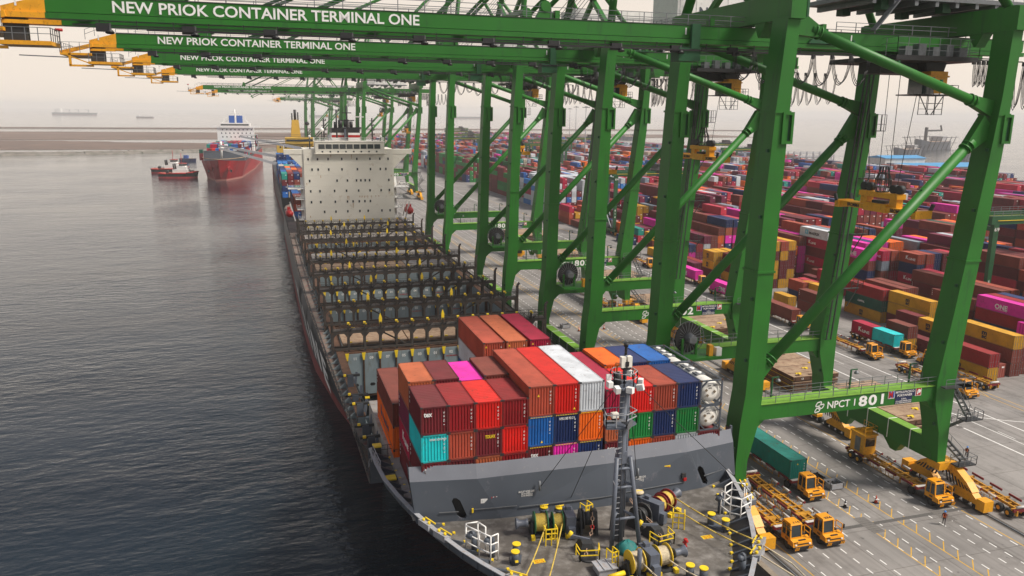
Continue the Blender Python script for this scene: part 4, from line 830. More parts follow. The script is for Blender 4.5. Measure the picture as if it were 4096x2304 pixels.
# ---------------- mooring gear on the forecastle (fixed to the ship, so parts of it)
def winch(name, x, y, ang, drums, flange, heads=(1,), gear_at=0.0, chainwheel=None, ropemat='rope'):
    c, s = cos(ang), sin(ang); T = lambda u, v, z: (x+u*c-v*s, y+u*s+v*c, z)
    zc = FZ+1.05; b = MB()
    def bx(u0, v0, z0, u1, v1, z1, mi=0): b.hexa([T(u0,v0,z0), T(u1,v0,z0), T(u1,v1,z0), T(u0,v1,z0)], [T(u0,v0,z1), T(u1,v0,z1), T(u1,v1,z1), T(u0,v1,z1)], mi)
    us = [d[0] for d in drums]+[d[1] for d in drums]+[gear_at-.4, gear_at+.4]; u0, u1 = min(us)-.35, max(us)+.35
    bx(u0, -.9, FZ, u1, .9, FZ+.16, 0); b.tube(T(u0-.2, 0, zc), T(u1+.2, 0, zc), .14, 8, mi=0)
    bx(gear_at-.42, -1.05, FZ+.16, gear_at+.42, 1.0, zc+.85, 1); bx(gear_at-.3, -1.5, FZ+.1, gear_at+.3, -1.05, FZ+1.1, 1); bx(gear_at-.2, .2, zc+.85, gear_at+.2, .7, zc+1.15, 1)
    for u in [d[0]-.22 for d in drums]+[d[1]+.22 for d in drums]:
        b.hexa([T(u-.08,-.7,FZ+.1), T(u+.08,-.7,FZ+.1), T(u+.08,.7,FZ+.1), T(u-.08,.7,FZ+.1)], [T(u-.08,-.16,zc+.2), T(u+.08,-.16,zc+.2), T(u+.08,.16,zc+.2), T(u-.08,.16,zc+.2)], 0)
        bx(u-.16, -1.25, FZ, u+.16, -.8, FZ+.35, 2)
    w_ = b.build(name, [M['dksteel'], M['mastgrey'], M['brightyel']], ship)
    for d0, d1, r in drums:
        q = MB(); ax = Vector((c, s, 0)); o = Vector(T(d0, 0, zc)); L = d1-d0
        q.lathe(o, ax, [(0, r), (.07, r)], 20, 0, False); q.lathe(o+ax*(L-.07), ax, [(0, r), (.07, r)], 20, 0, False)
        n = max(4, int(L/.11)); pr = []
        for i in range(n): pr += [(.07+(L-.14)*i/n, r*.72), (.07+(L-.14)*(i+.5)/n, r*.8)]
        q.lathe(o, ax, pr+[(L-.07, r*.72)], 18, 1); q.build('drum', [flange, M[ropemat]], w_)
    for hd in heads:
        u = u0-.2 if hd < 0 else u1+.2; q = MB(); q.lathe(T(u, 0, zc), Vector((c, s, 0))*hd, [(0, .42), (.25, .3), (.7, .3), (1.0, .5), (1.06, .5)], 16, 0); q.build('warping_head', M['mastgrey'], w_)
    if chainwheel is not None:
        q = MB()
        for dv in (-.45, .45): q.lathe(T(chainwheel+dv-.06, 0, zc+.1), (c, s, 0), [(0, .9), (.12, .9)], 20, 0, False); q.hexa([T(chainwheel+dv*1.5-.1,-1.0,FZ), T(chainwheel+dv*1.5+.1,-1.0,FZ), T(chainwheel+dv*1.5+.1,1.0,FZ), T(chainwheel+dv*1.5-.1,1.0,FZ)], [T(chainwheel+dv*1.5-.1,-.4,zc+.9), T(chainwheel+dv*1.5+.1,-.4,zc+.9), T(chainwheel+dv*1.5+.1,.4,zc+.9), T(chainwheel+dv*1.5-.1,.4,zc+.9)], 0)
        q.lathe(T(chainwheel-.3, 0, zc+.1), (c, s, 0), [(0, .6), (.6, .6)], 16, 0); q.build('chain_wheel', M['dksteel'], w_)
    return w_
gf = mat('drum_green', (0.03, 0.16, 0.06), .5); rf = mat('drum_maroon', (0.22, 0.012, 0.02), .5); yf_ = mat('drum_yellow', (0.62, 0.42, 0.02), .5)
winch('mooring_winch', 23.6, 59.7, -.16, [(-2.75, -1.6, .98), (-1.15, -.2, .85)], gf, (-1,), .35, 2.0)
winch('mooring_winch', 31.9, 59.6, .52, [(.75, 1.55, .88), (1.75, 2.75, .95)], rf, (1,), 0, -1.75)
winch('mooring_winch', 27.9, 52.2, .05, [(-1.75, -.65, .95), (.65, 1.75, .95)], yf_, (1,), 0, None, 'paleRope')
def chain(pts, name='anchor_chain'):
    b = MB(); k = 0
    for p, q in zip(pts, pts[1:]):
        P, Q = Vector(p), Vector(q); n = max(1, int((Q-P).length/.3)); d, a, c = b.frame(p, q)
        for i in range(n):
            o = P+(Q-P)*((i+.5)/n); u = a if k % 2 else c; k += 1; e = d*.2; f = u*.12
            ring = [o+e*.6+f, o+e, o+e*.6-f, o-e*.6-f, o-e, o-e*.6+f]
            for s_, t_ in zip(ring, ring[1:]+ring[:1]): b.tube(s_, t_, .045, 5, mi=1 if k == 4 else 0)
    return b.build(name, [M['chain'], M['red']], ship)
chain([(25.7, 58.6, 12.9), (25.3, 57.6, 11.9), (24.5, 56.4, 11.6), (23.9, 55.5, 11.1), (23.7, 55.2, 10.6)])
chain([(29.9, 60.0, 12.9), (30.4, 58.6, 12.1), (30.9, 57.2, 11.7), (31.0, 56.0, 11.2), (31.0, 55.4, 10.6)])
for x, y, a in ((24.1, 55.8, -.2), (30.9, 56.3, .15)):
    b = MB(); c, s = cos(a), sin(a); T = lambda u, v, z: (x+u*c-v*s, y+u*s+v*c, z)
    b.hexa([T(-.7, -.2, FZ), T(.7, -.2, FZ), T(.9, 1.3, FZ), T(-.9, 1.3, FZ)], [T(-.4, 0, FZ+.9), T(.4, 0, FZ+.9), T(.45, .9, FZ+1.1), T(-.45, .9, FZ+1.1)], 0); b.bar(T(-1.3, .8, FZ+1.3), T(.3, .5, FZ+1.0), .18, mi=1); b.tube(T(-1.45, .85, FZ+1.15), T(-1.2, .8, FZ+1.6), .17, 10, mi=2)
    b.lathe(T(0, -.7, FZ), (0,0,1), [(0, .75), (.12, .75), (.12, .55)], 16, 0)
    b.build('chain_stopper', [M['dksteel'], M['mastgrey'], M['brightyel']], ship)
    b = MB(); P = [T(-.95, -.1, FZ), T(-.8, -1.2, FZ), T(.8, -1.2, FZ), T(.95, -.1, FZ)]; b.rail(P, step=1.7, r=.04, h=1.0); b.build('hawse_guard', M['brightyel'], ship)
# yellow operator stands, bollards, vents, signs, white bulwark railings, tarpaulin
b = MB()
def stand(x, y, a, w_=1.0):
    b = MB(); c, s = cos(a), sin(a); T = lambda u, v, z: (x+u*c-v*s, y+u*s+v*c, z)
    for u in (0, w_*.5, w_): b.bar(T(u, 0, FZ), T(u, 0, FZ+1.5), .08)
    for z in (.6, 1.1, 1.5): b.bar(T(0, 0, FZ+z), T(w_, 0, FZ+z), .08)
    b.bar(T(0, 0, FZ+1.5), T(0, .8, FZ+1.5), .08); b.bar(T(w_, 0, FZ+1.5), T(w_, .8, FZ+1.5), .08); b.bar(T(0, .8, FZ), T(0, .8, FZ+1.5), .08); b.bar(T(w_, .8, FZ), T(w_, .8, FZ+1.5), .08)
    b.build('winch_stand', M['brightyel'], ship)
stand(21.2, 57.9, -.1); stand(33.0, 57.6, -.5); stand(26.0, 60.8, .3, .8); stand(25.1, 53.0, .2, .6)
def bollard(spots, r=.32, h=1.05):
    b = MB()
    (x0, y0), (x1, y1) = spots; b.bar((x0, y0, FZ+.08), (x1, y1, FZ+.08), .9, .16, mi=0)
    for x, y in spots: b.tube((x, y, FZ), (x, y, FZ+h), r, 14, mi=0); b.tube((x, y, FZ+h), (x, y, FZ+h+.1), r*1.12, 14, mi=1)
    b.bar((x1, y1-r-.06, FZ+.35), (x1, y1-r-.02, FZ+.5), .25, .2, mi=1)
    b.build('mooring_bollard', [M['shipgrey'], M['brightyel']], ship)
bollard([(18.35, 57.1), (17.9, 56.0)]); bollard([(36.6, 57.2), (37.25, 55.9)]); bollard([(30.6, 50.3), (31.4, 49.6)]); bollard([(23.2, 48.6), (22.4, 49.0)])
for x, y in ((22.5, 62.1), (23.8, 61.6), (31.9, 62.3)):
    b = MB(); b.lathe((x, y, FZ), (0,0,1), [(0, .42), (.1, .36), (.9, .36), (1.0, .48), (1.15, .48), (1.2, .3)], 14, 0); b.lathe((x, y, FZ+1.25), (0,0,1), [(0, .36), (.1, .36)], 12, 1); b.tube((x-.4, y, FZ+1.5), (x+.4, y, FZ+1.5), .05, 5, mi=1); b.tube((x, y, FZ+1.2), (x, y, FZ+1.55), .06, 5, mi=1)
    b.build('mushroom_vent', [M['shipgrey'], M['brightyel']], ship)
for x, y in ((34.9, 49.6), (15.2, 58.8), (16.4, 57.6), (38.6, 58.9)):
    b = MB(); P = [(x, y, FZ), (x, y, FZ+1.3), (x-.1, y-.1, FZ+1.7), (x-.4, y-.3, FZ+1.8), (x-.65, y-.45, FZ+1.55)]
    for p, q in zip(P, P[1:]): b.tube(p, q, .26, 10)
    b.build('gooseneck_vent', M['shipgrey'], ship)
for x, y, a in ((19.4, 55.9, -.15), (34.7, 55.5, -.15)):
    b = MB(); b.box(x, y-.35, FZ, x+1.0, y+.2, FZ+.01); sg = b.build('deck_sign', M['brightyel'], ship)
    for i, tx in enumerate(('SNAP BACK', 'ZONE', 'KEEP CLEAR')): text('lettering', tx, .16, (x+.12, y+.02-.17*i, FZ+.012), (1,0,0), (0,1,0), M['red'], sg, .01, width=.75)
b = MB(); b.box(23.7, 52.3, FZ, 25.2, 53.6, FZ+.55, 0); b.box(23.6, 52.2, FZ+.55, 25.3, 53.7, FZ+.63, 0); b.tube((24.2, 51.6, FZ+.35), (25.6, 51.7, FZ+.45), .2, 10, mi=1)
for k in (24.1, 24.8): b.bar((k, 52.2, FZ+.66), (k, 53.7, FZ+.66), .08, mi=0)
b.build('deck_hatch', [M['capgrey'], M['brightyel']], ship)
def whiterail(pts, name='bulwark_railing'):
    b = MB()
    for p in pts: b.tube(p, (p[0], p[1], p[2]+2.4), .06, 6)
    for z in (.9, 1.65, 2.4):
        for p, q in zip(pts, pts[1:]): b.tube((p[0], p[1], p[2]+z), (q[0], q[1], q[2]+z), .06, 6)
    b.build(name, M['white'], ship)
whiterail([(38.4, 58.6, FZ), (38.5, 57.2, FZ), (39.2, 56.6, FZ), (40.6, 57.2, FZ), (41.0, 58.6, FZ)]); whiterail([(39.2, 59.3, FZ), (40.3, 59.9, FZ), (41.2, 59.2, FZ)])
whiterail([(14.5, 58.9, FZ), (15.3, 57.6, FZ), (16.0, 56.6, FZ), (16.7, 56.9, FZ)]); whiterail([(14.6, 59.2, FZ), (15.6, 59.2, FZ), (16.0, 58.2, FZ)])
b = MB(); rng = random.Random(3)
b.lathe((27.5, 55.3, FZ), (0,0,1), [(0, 1.0), (.15, .95), (.5, .75), (.75, .45), (.9, .15)], 14, 0); b.v = [(x+rng.uniform(-.14, .14), y+rng.uniform(-.14, .14), z+rng.uniform(0, .12)) for x, y, z in b.v]; b.build('tarpaulin_bundle', M['tarp'], ship)
b = MB(); b.lathe((32.6, 54.6, FZ), (0,0,1), [(0, .2), (.1, .12), (.5, .12), (.55, .2), (.7, .15)], 8, 0); b.tube((32.35, 54.6, FZ+.4), (32.85, 54.6, FZ+.4), .09, 6); b.build('hydrant', M['red'], ship)
b = MB(); b.tube((26.7, 51.5, FZ), (26.75, 51.5, FZ+2.4), .2, 8); b.build('post', M['mastgrey'], ship)
b = MB(); b.lathe((31.9, 62.3, FZ+1.3), (0,0,1), [(0, .5), (.12, .52), (.2, .3)], 12, 0); b.build('rope_coil', M['paleRope'], ship)
# fairlead plates on the rim
for x, y, a in ((11.9, 62.6, -1.15), (12.8, 60.4, -1.1), (38.0, 51.9, .75), (36.9, 50.5, .7), (42.9, 61.5, 1.2), (41.9, 59.0, 1.1), (16.9, 52.6, -.75)):
    b = MB(); c, s = cos(a), sin(a); T = lambda u, v, z: (x+u*c-v*s, y+u*s+v*c, z)
    b.hexa([T(-.75, -.35, 11.5), T(.75, -.35, 11.5), T(.75, .5, 11.2), T(-.75, .5, 11.2)], [T(-.75, -.35, 12.05), T(.75, -.35, 12.05), T(.75, .3, 11.8), T(-.75, .3, 11.8)], 0); b.bar(T(-.75, .42, 11.95), T(.75, .42, 11.95), .1, mi=1)
    for u in (-.4, .4): b.lathe(T(u, 0, 11.9), (0,0,1), [(0, .12), (.25, .12)], 8, 1)
    b.build('fairlead', [M['capgrey'], M['brightyel']], ship)
# mooring ropes: each hangs between winch and ship side
for p, q, mt in (((21.6, 59.0, 12.2), (17.6, 52.4, 11.9), 'rope'), ((23.0, 58.8, 12.1), (19.1, 51.4, 11.9), 'rope'), ((34.5, 60.1, 12.3), (37.6, 52.0, 12.0), 'rope'), ((33.4, 59.5, 12.2), (36.5, 50.6, 12.0), 'rope'), ((29.2, 51.4, 12.0), (31.5, 47.3, 11.8), 'paleRope'), ((27.0, 51.4, 12.0), (28.4, 46.2, 11.8), 'paleRope')):
    b = MB(); P, Q = Vector(p), Vector(q); b.path([P+(Q-P)*t-Vector((0, 0, .25*(1-(2*t-1)**2))) for t in (0, .2, .4, .6, .8, 1)], .06, 6); b.build('mooring_rope', M[mt], ship)
b = MB(); b.path([(37.6, 52.0, 12.0), (39.5, 49.5, 11.0), (48.2, 40, 1.4)], .06, 6); b.path([(36.5, 50.6, 12.0), (38.5, 48, 11.0), (48.2, 37, 1.4)], .06, 6); b.build('mooring_rope', M['paleRope'], ship)
# port side passage clutter beside the front stacks: posts, boxes, striped brackets
b = MB()
for k, y in enumerate((86.5, 92, 97.5, 103, 109)):
    x = CX-16.9; b.box(x-.5, y-.4, DZ-.3, x+.3, y+.4, 9.6 if k % 2 else 10.4, 0); b.box(x-1.4, y-.2, 9.4 if k % 2 else 10.2, x+1.2, y+.2, 9.7 if k % 2 else 10.5, 2); b.cbox((x-.9, y-.3, 10.5 if not k % 2 else 9.85), (.35, .3, .25), 1)
    b.bar((x+.4, y+.5, 7.8), (x+1.0, y+2.0, 10.1), .3, mi=0)
for i in range(8): b.hexa([(CX-16.0+i*.12, 102.2-i*.55, 9.9-i*.27), (CX-15.4+i*.12, 102.2-i*.55, 9.9-i*.27), (CX-15.4+i*.12, 101.9-i*.55, 9.76-i*.27), (CX-16.0+i*.12, 101.9-i*.55, 9.76-i*.27)], [(CX-16.0+i*.12, 102.2-i*.55, 10.0-i*.27), (CX-15.4+i*.12, 102.2-i*.55, 10.0-i*.27), (CX-15.4+i*.12, 101.9-i*.55, 9.86-i*.27), (CX-16.0+i*.12, 101.9-i*.55, 9.86-i*.27)], 1 if i % 2 else 3)
b.box(CX-17.6, 79.2, FZ, CX-16.9, 79.9, FZ+1.3, 2); b.box(CX-17.7, 79.1, FZ+1.3, CX-16.8, 80.0, FZ+1.45, 1); b.box(CX-17.2, 72.6, FZ, CX-16.4, 73.4, FZ+.6, 0); b.box(CX-17.3, 72.5, FZ+.6, CX-16.3, 73.5, FZ+.75, 1)
b.box(CX-14.5, 80.3, DZ, CX-13.9, 80.9, 13.5, 0); b.box(CX-15.1, 78.8, FZ, CX-14.6, 79.3, 13.6, 0); b.rail([(CX-17.5, 80.1, FZ), (CX-14.6, 80.1, FZ)], step=.8, r=.03, mi=2)
b.build('deck_fittings', [M['shipgrey'], M['brightyel'], M['dksteel'], M['black']], ship)['kind'] = 'stuff'
for s in (-1, 1):
    b = MB(); b.rail([(CX+s*(lut(RIM, y)-.2), y, 11.75 if y < 80 else DZ) for y in (66, 70, 74, 78, 82)][2:], step=1.6, r=.035); b.build('handrail', M['capgrey'], ship)

# ---------------- deckhouse, bridge, funnel
HY = 265.0; hx0, hx1 = 12.5, 41.1
b = MB(); b.box(hx0, HY, 7.5, hx1, HY+14, 34.6)
for z in (12.9, 16.2, 19.6, 22.9, 26.4, 29.9): b.box(hx0-.02, HY-.03, z, hx1+.02, HY, z+.05, 0)
for s in (-1, 1):
    xa = hx0 if s < 0 else hx1; xo = xa+s*6.0
    q = [(xo, HY+.2), (xa, HY+.2), (xa, HY+3.4), (xo, HY+3.4)] if s < 0 else [(xa, HY+.2), (xo, HY+.2), (xo, HY+3.4), (xa, HY+3.4)]
    b.prism(q, 'z', 33.0, 33.25); b.prism([(x, y) for x, y in q], 'z', 33.25, 34.5)
    for yy in (HY+.3, HY+3.2): b.hexa([(xa, yy, 28.6), (xa+s*.3, yy, 28.6), (xa+s*.3, yy+.2, 28.6), (xa, yy+.2, 28.6)][::(-1 if s < 0 else 1)], [(xa, yy, 33), (xa+s*4.6, yy, 33), (xa+s*4.6, yy+.2, 33), (xa, yy+.2, 33)][::(-1 if s < 0 else 1)])
house = b.build('deckhouse', M['cream'], ship)
rowsW = [(31.5, (13.9, 16.8, 20.1, 24.4, 29.2, 33.4, 36.6, 39.3)), (28.2, (15.0, 16.9, 20.2, 24.4, 29.3, 33.5, 36.7, 38.5)), (24.6, (14.1, 22.7, 26.0, 28.9, 30.3, 31.7, 33.1, 39.4)), (21.3, (14.3, 17.2, 21.8, 25.6, 29.5, 33.2, 36.8, 39.5)), (17.8, (14.4, 17.3, 21.9, 25.8, 27.6, 29.6, 31.4, 33.2)), (14.6, (18.4, 22.0, 25.8, 29.7, 32.4, 36.9, 39.6))]
b = MB(); b.box(-.24, -.03, -.34, .24, .02, .34, 0); b.box(-.30, -.05, -.42, .30, -.035, -.36, 1); b.box(-.30, -.06, .36, .30, .0, .42, 1); w0 = b.build('window', [M['glass'], M['capgrey']], house); first = True
for z, xs_ in rowsW:
    for x in xs_:
        o = w0 if first else w0.copy()
        if not first: COL.objects.link(o); o.parent = house
        first = False; o.location = Vector((x, HY-.02, z))
b = MB(); rng = random.Random(5)
for x, z, h in ((25.9, 19.6, 1.2), (26.3, 19.6, 1.5), (27.6, 17.3, 1.6), (29.7, 19.6, .5), (30.2, 19.6, .7), (30.7, 19.6, .6), (31.3, 19.6, .8), (31.8, 19.6, .5), (32.4, 19.6, .9), (33.5, 19.6, .7), (35, 19.6, .5), (36, 19.6, .5), (17.6, 26.3, .8), (39.4, 20.8, .9), (27.5, 32.9, 1.4), (21.0, 32.9, .9), (13.2, 24, .9), (40.2, 26.2, .6), (13.9, 13.4, .7)):
    b.prism([(x-.1, z), (x+.1, z), (x+.03, z-h), (x-.05, z-h)], 'y', HY-.012, HY-.004)
b.build('rust_run', mat('rust_run', (0.42, 0.21, 0.06), .9), house)
b = MB(); b.box(16.2, HY-.8, 33.3, 38.1, HY+6.5, 36.9); b.box(15.9, HY-1.0, 33.1, 38.4, HY+6.6, 33.35); b.box(16.0, HY-.9, 36.9, 38.3, HY+6.7, 37.1)
br = b.build('bridge', M['cream'], house)
b = MB(); n = 9
for i in range(n): x = 17.2+i*2.2; b.box(x, HY-.85, 34.75, x+1.95, HY-.78, 36.2)
for i in range(8): x = 18.4+i*2.45; b.box(x-.25, HY-.85, 33.65, x+.25, HY-.78, 34.1)
b.build('bridge_windows', M['glass'], br)
b = MB(); b.rail([(16.1, HY+6, 37.1), (16.1, HY-.7, 37.1), (38.2, HY-.7, 37.1), (38.2, HY+6, 37.1)], step=1.6, r=.05); b.rail([(6.6, HY+3.3, 34.5), (6.6, HY+.3, 34.5)], step=1, r=.05); b.build('handrail', M['white'], br)
b = MB(); y0 = 275.5
b.box(22.4, y0, 34.6, 31.6, y0+9, 39.4, 0); b.box(22.4, y0, 39.4, 31.6, y0+9, 41, 1)
for z in (36.2, 38.0): b.box(22.37, y0-.03, z, 31.63, y0, z+.75, 2)
for z in (37.0, 38.8): b.box(22.37, y0-.03, z, 31.63, y0, z+.7, 3)
b.box(26.4, y0-.9, 34.6, 27.6, y0-.1, 41.4, 4)
fn = b.build('funnel', [M['white'], M['black'], M['red'], M['white'], M['mastgrey']], house)
b = MB()
for x, r, h in ((24, .5, 43), (25.6, .7, 43.6), (27.6, .9, 43.8), (29.2, .6, 43.2)): b.tube((x, y0+4, 41), (x, y0+4, h), r, 10)
b.build('exhaust_pipe', M['black'], fn)
b = MB()
b.tube((27, HY+6, 37), (27, HY+6, 48.3), .3, 8); b.bar((24.6, HY+6, 43.6), (29.4, HY+6, 43.6), .3); b.bar((25.5, HY+5.8, 46), (28.5, HY+5.8, 46), .3); b.box(29.2, HY+5, 44.6, 32.4, HY+5.3, 44.9, 1); b.tube((30.6, HY+5.2, 41.5), (30.6, HY+5.2, 44.6), .12, 6); b.box(22.4, HY+5, 46.8, 24.3, HY+5.3, 47.0); b.tube((23.6, HY+5.2, 38), (23.6, HY+5.2, 46.8), .25, 6); b.bar((22.6, HY+6, 41), (31.6, HY+6, 41.2), .5)
b.build('radar_mast', [M['black'], M['white']], house)
for x, top in ((19.5, 44.2), (35.0, 44.4)):
    b = MB(); b.tube((x, HY+5, 37), (x, HY+5, top), .25, 8)
    for k in range(4): b.bar((x-.8, HY+5, 39+k*1.5), (x+.8, HY+5, 39+k*1.5), .18); b.cbox((x+.6, HY+4.9, 39.3+k*1.5), (.3, .3, .4))
    b.build('signal_mast', M['black'], house)
for x, r in ((18.7, .75), (37.6, .4), (14.8, .4)):
    b = MB(); b.tube((x, HY+4, 34.5), (x, HY+4, 40 if r > .5 else 38.2), .18, 8, mi=1); b.lathe((x, HY+4, 40 if r > .5 else 38.2), (0,0,1), [(0, r*.6), (r*.4, r), (r*1.1, r), (r*1.6, r*.6), (r*1.8, .05)], 12, 0)
    b.build('radome', [M['white'], M['dksteel']], house)
# side galleries, stairs and lifeboats
for s in (-1, 1):
    xa = hx0 if s < 0 else hx1; b = MB()
    for k, z in enumerate((12.0, 15.3, 18.6, 22.0)):
        ln = (2.2, 2.6, 3.0, 5.2)[k]; x0, x1 = sorted((xa, xa+s*ln)); b.box(x0, HY+.3, z, x1, HY+6, z+.2); b.rail([(xa+s*ln, HY+6, z+.2), (xa+s*ln, HY+.3, z+.2), (xa, HY+.3, z+.2)], step=1.2, r=.045)
        b.bar((xa+s*.8, HY+1.0, z+.2), (xa+s*.8, HY+4.2, z+3.4), .8, .2)
    b.build('side_gallery', M['white'], house)
    b = MB(); cx, cy, cz = xa+s*5.0, HY+1.5, 14.4
    b.lathe((cx, cy-3.8, cz), (0,1,0), [(0, .2), (.7, .95), (1.8, 1.3), (5.6, 1.3), (6.8, .95), (7.5, .2)], 12, 0); b.box(cx-.7, cy-.9, cz+1.0, cx+.7, cy+1.2, cz+1.9, 0)
    b.bar((cx-s*1.6, cy-2.6, 12), (cx-s*.2, cy-2.6, 17.6), .35, mi=1); b.bar((cx-s*1.6, cy+2.6, 12), (cx-s*.2, cy+2.6, 17.6), .35, mi=1); b.bar((cx-s*.4, cy-2.6, 17.2), (cx, cy-2.6, cz+1), .1, mi=1)
    b.build('lifeboat', [M['red'], M['white']], ship)
# ------------------------------------------------------------------ shipping containers
PAL = {'maroon': (.135,.014,.020), 'dark red': (.24,.010,.014), 'bright red': (.56,.012,.008), 'brick red': (.34,.058,.032), 'brown': (.19,.042,.030), 'rust orange': (.46,.115,.045),
       'crimson': (.38,.008,.045), 'magenta': (.66,.02,.34), 'orange': (.80,.135,.008), 'navy': (.010,.026,.105), 'blue': (.010,.105,.36), 'turquoise': (.012,.50,.52), 'teal': (.012,.25,.20),
       'green': (.008,.175,.035), 'dark green': (.012,.085,.06), 'ochre yellow': (.56,.29,.015), 'pale grey': (.50,.53,.56), 'grey': (.20,.24,.29), 'beige': (.46,.40,.31), 'pink red': (.46,.03,.06), 'plum': (.15,.012,.045), 'sky blue': (.03,.20,.55)}
M['cframe'] = mat('container_frame_paint', (.2,.05,.05), .6, stain=(.09,.04,.022), amt=.3, scale=1.2, var=.2, src='object')
M['roofpaint'] = mat('container_roof_paint', (.2,.05,.05), .75, stain=(.10,.05,.03), amt=.16, scale=.6, var=.2, src='object', chalk_skylight=.05, spec=.15)  # roofs paler: chalky fading, with their sky-lit look mixed into the colour
M['ctext'] = mat('container_lettering', (.75,.75,.73), .6, stain=(.3,.15,.1), amt=.1, scale=2, var=.05)
M['ctextb'] = mat('container_lettering_black', (.015,.015,.02), .6)
W, ST_ = 2.44, .03
def corr(b, f, L, per, dep, z0, z1, mi=0):
    """trapezoid corrugation; f(u, depth, z) -> point"""
    n = max(3, round(L/per)); p = L/n; us = []
    for i in range(n):
        us += [(i*p, 0), (i*p+p*.32, 0), (i*p+p*.5, dep), (i*p+p*.82, dep)]
    us.append((L, 0))
    for (u0, d0), (u1, d1) in zip(us, us[1:]): b.poly([f(u0, d0, z0), f(u1, d1, z0), f(u1, d1, z1), f(u0, d0, z1)], mi)
CM = {}
def cmesh(L, H, doors):
    key = (L, H, doors)
    if key in CM: return CM[key]
    h = W/2; l = L/2; b = MB()
    corr(b, lambda u, d, z: (-h+.03+d, -l+.1+L-.2-u, z), L-.2, .29, .05, .15, H-.1); corr(b, lambda u, d, z: (h-.03-d, -l+.1+u, z), L-.2, .29, .05, .15, H-.1)
    if not doors: corr(b, lambda u, d, z: (-h+.12+u, -l+.03+d, z), W-.24, .275, .055, .15, H-.12)
    else: b.poly([(-h+.1, -l+.06, .15), (h-.1, -l+.06, .15), (h-.1, -l+.06, H-.1), (-h+.1, -l+.06, H-.1)])
    corr(b, lambda u, d, z: (h-.12-u, l-.03-d, z), W-.24, .275, .055, .15, H-.12)
    corr(b, lambda u, d, x: (x, -l+.2+u, H-.012-d), L-.4, .40, .022, -h+.06, h-.06) if False else None
    n = round((L-.5)/.42); p = (L-.5)/n
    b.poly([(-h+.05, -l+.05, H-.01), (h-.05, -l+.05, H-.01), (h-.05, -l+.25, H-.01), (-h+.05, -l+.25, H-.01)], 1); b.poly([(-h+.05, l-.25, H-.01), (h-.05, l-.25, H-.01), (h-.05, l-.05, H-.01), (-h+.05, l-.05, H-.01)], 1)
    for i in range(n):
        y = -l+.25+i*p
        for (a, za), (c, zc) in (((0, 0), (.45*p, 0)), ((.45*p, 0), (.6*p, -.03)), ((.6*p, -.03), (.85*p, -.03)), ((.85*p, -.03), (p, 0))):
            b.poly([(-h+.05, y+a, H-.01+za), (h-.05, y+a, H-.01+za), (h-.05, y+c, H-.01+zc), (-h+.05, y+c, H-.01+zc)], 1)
    b.poly([(-h+.05, -l+.05, .1), (-h+.05, l-.05, .1), (h-.05, l-.05, .1), (h-.05, -l+.05, .1)])
    body = b; b = MB()
    for x in (-h, h-.13):
        for y in (-l, l-.13): b.box(x, y, .12, x+.13, y+.13, H-.12)
        b.box(x if x < 0 else x+.03, -l+.13, .02, (x if x < 0 else x+.03)+.1, l-.13, .17); b.box(x if x < 0 else x+.05, -l+.13, H-.11, (x if x < 0 else x+.05)+.08, l-.13, H)
    for y in (-l, l-.1): b.box(-h+.13, y, .02, h-.13, y+.1, .17); b.box(-h+.13, y, H-.13, h-.13, y+.1, H)
    for x in (-h-.01, h-.17):
        for y in (-l-.01, l-.17):
            for z in (0, H-.12): b.box(x, y, z, x+.18, y+.18, z+.125, 1)
    frame = b; door = rod = None
    if doors:
        b = MB(); b.box(-h+.12, -l+.015, .17, -.01, -l+.06, H-.13)
        for z in (.55, 1.15, 1.75): b.box(-h+.2, -l+.005, z, -.08, -l+.015, z+.34)
        door = b; b = MB()
        for x in (-h+.42, -.28): b.bar((x, -l-.01, .2), (x, -l-.01, H-.16), .05); b.bar((x-.16, -l-.02, 1.1), (x+.14, -l-.02, 1.1), .05); b.cbox((x, -l-.01, .3), (.12, .06, .12)); b.cbox((x, -l-.01, H-.26), (.12, .06, .12))
        rod = b
    out = []
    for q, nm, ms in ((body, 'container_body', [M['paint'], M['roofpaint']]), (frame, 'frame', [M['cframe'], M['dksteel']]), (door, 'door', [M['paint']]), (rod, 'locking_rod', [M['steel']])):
        if q is None: out.append(None); continue
        o = q.build(nm, ms); out.append(o.data); bpy.data.objects.remove(o)
    CM[key] = out; return out
def ob(name, me, parent=None, loc=(0,0,0), color=None):
    o = bpy.data.objects.new(name, me); COL.objects.link(o); o.parent = parent; o.location = loc
    if color: o.color = (*color, 1)
    return o
def shade(c, rng, a=.14): k = 1+rng.uniform(-a, a); return tuple(min(.9, v*k) for v in c)
crng = random.Random(11)
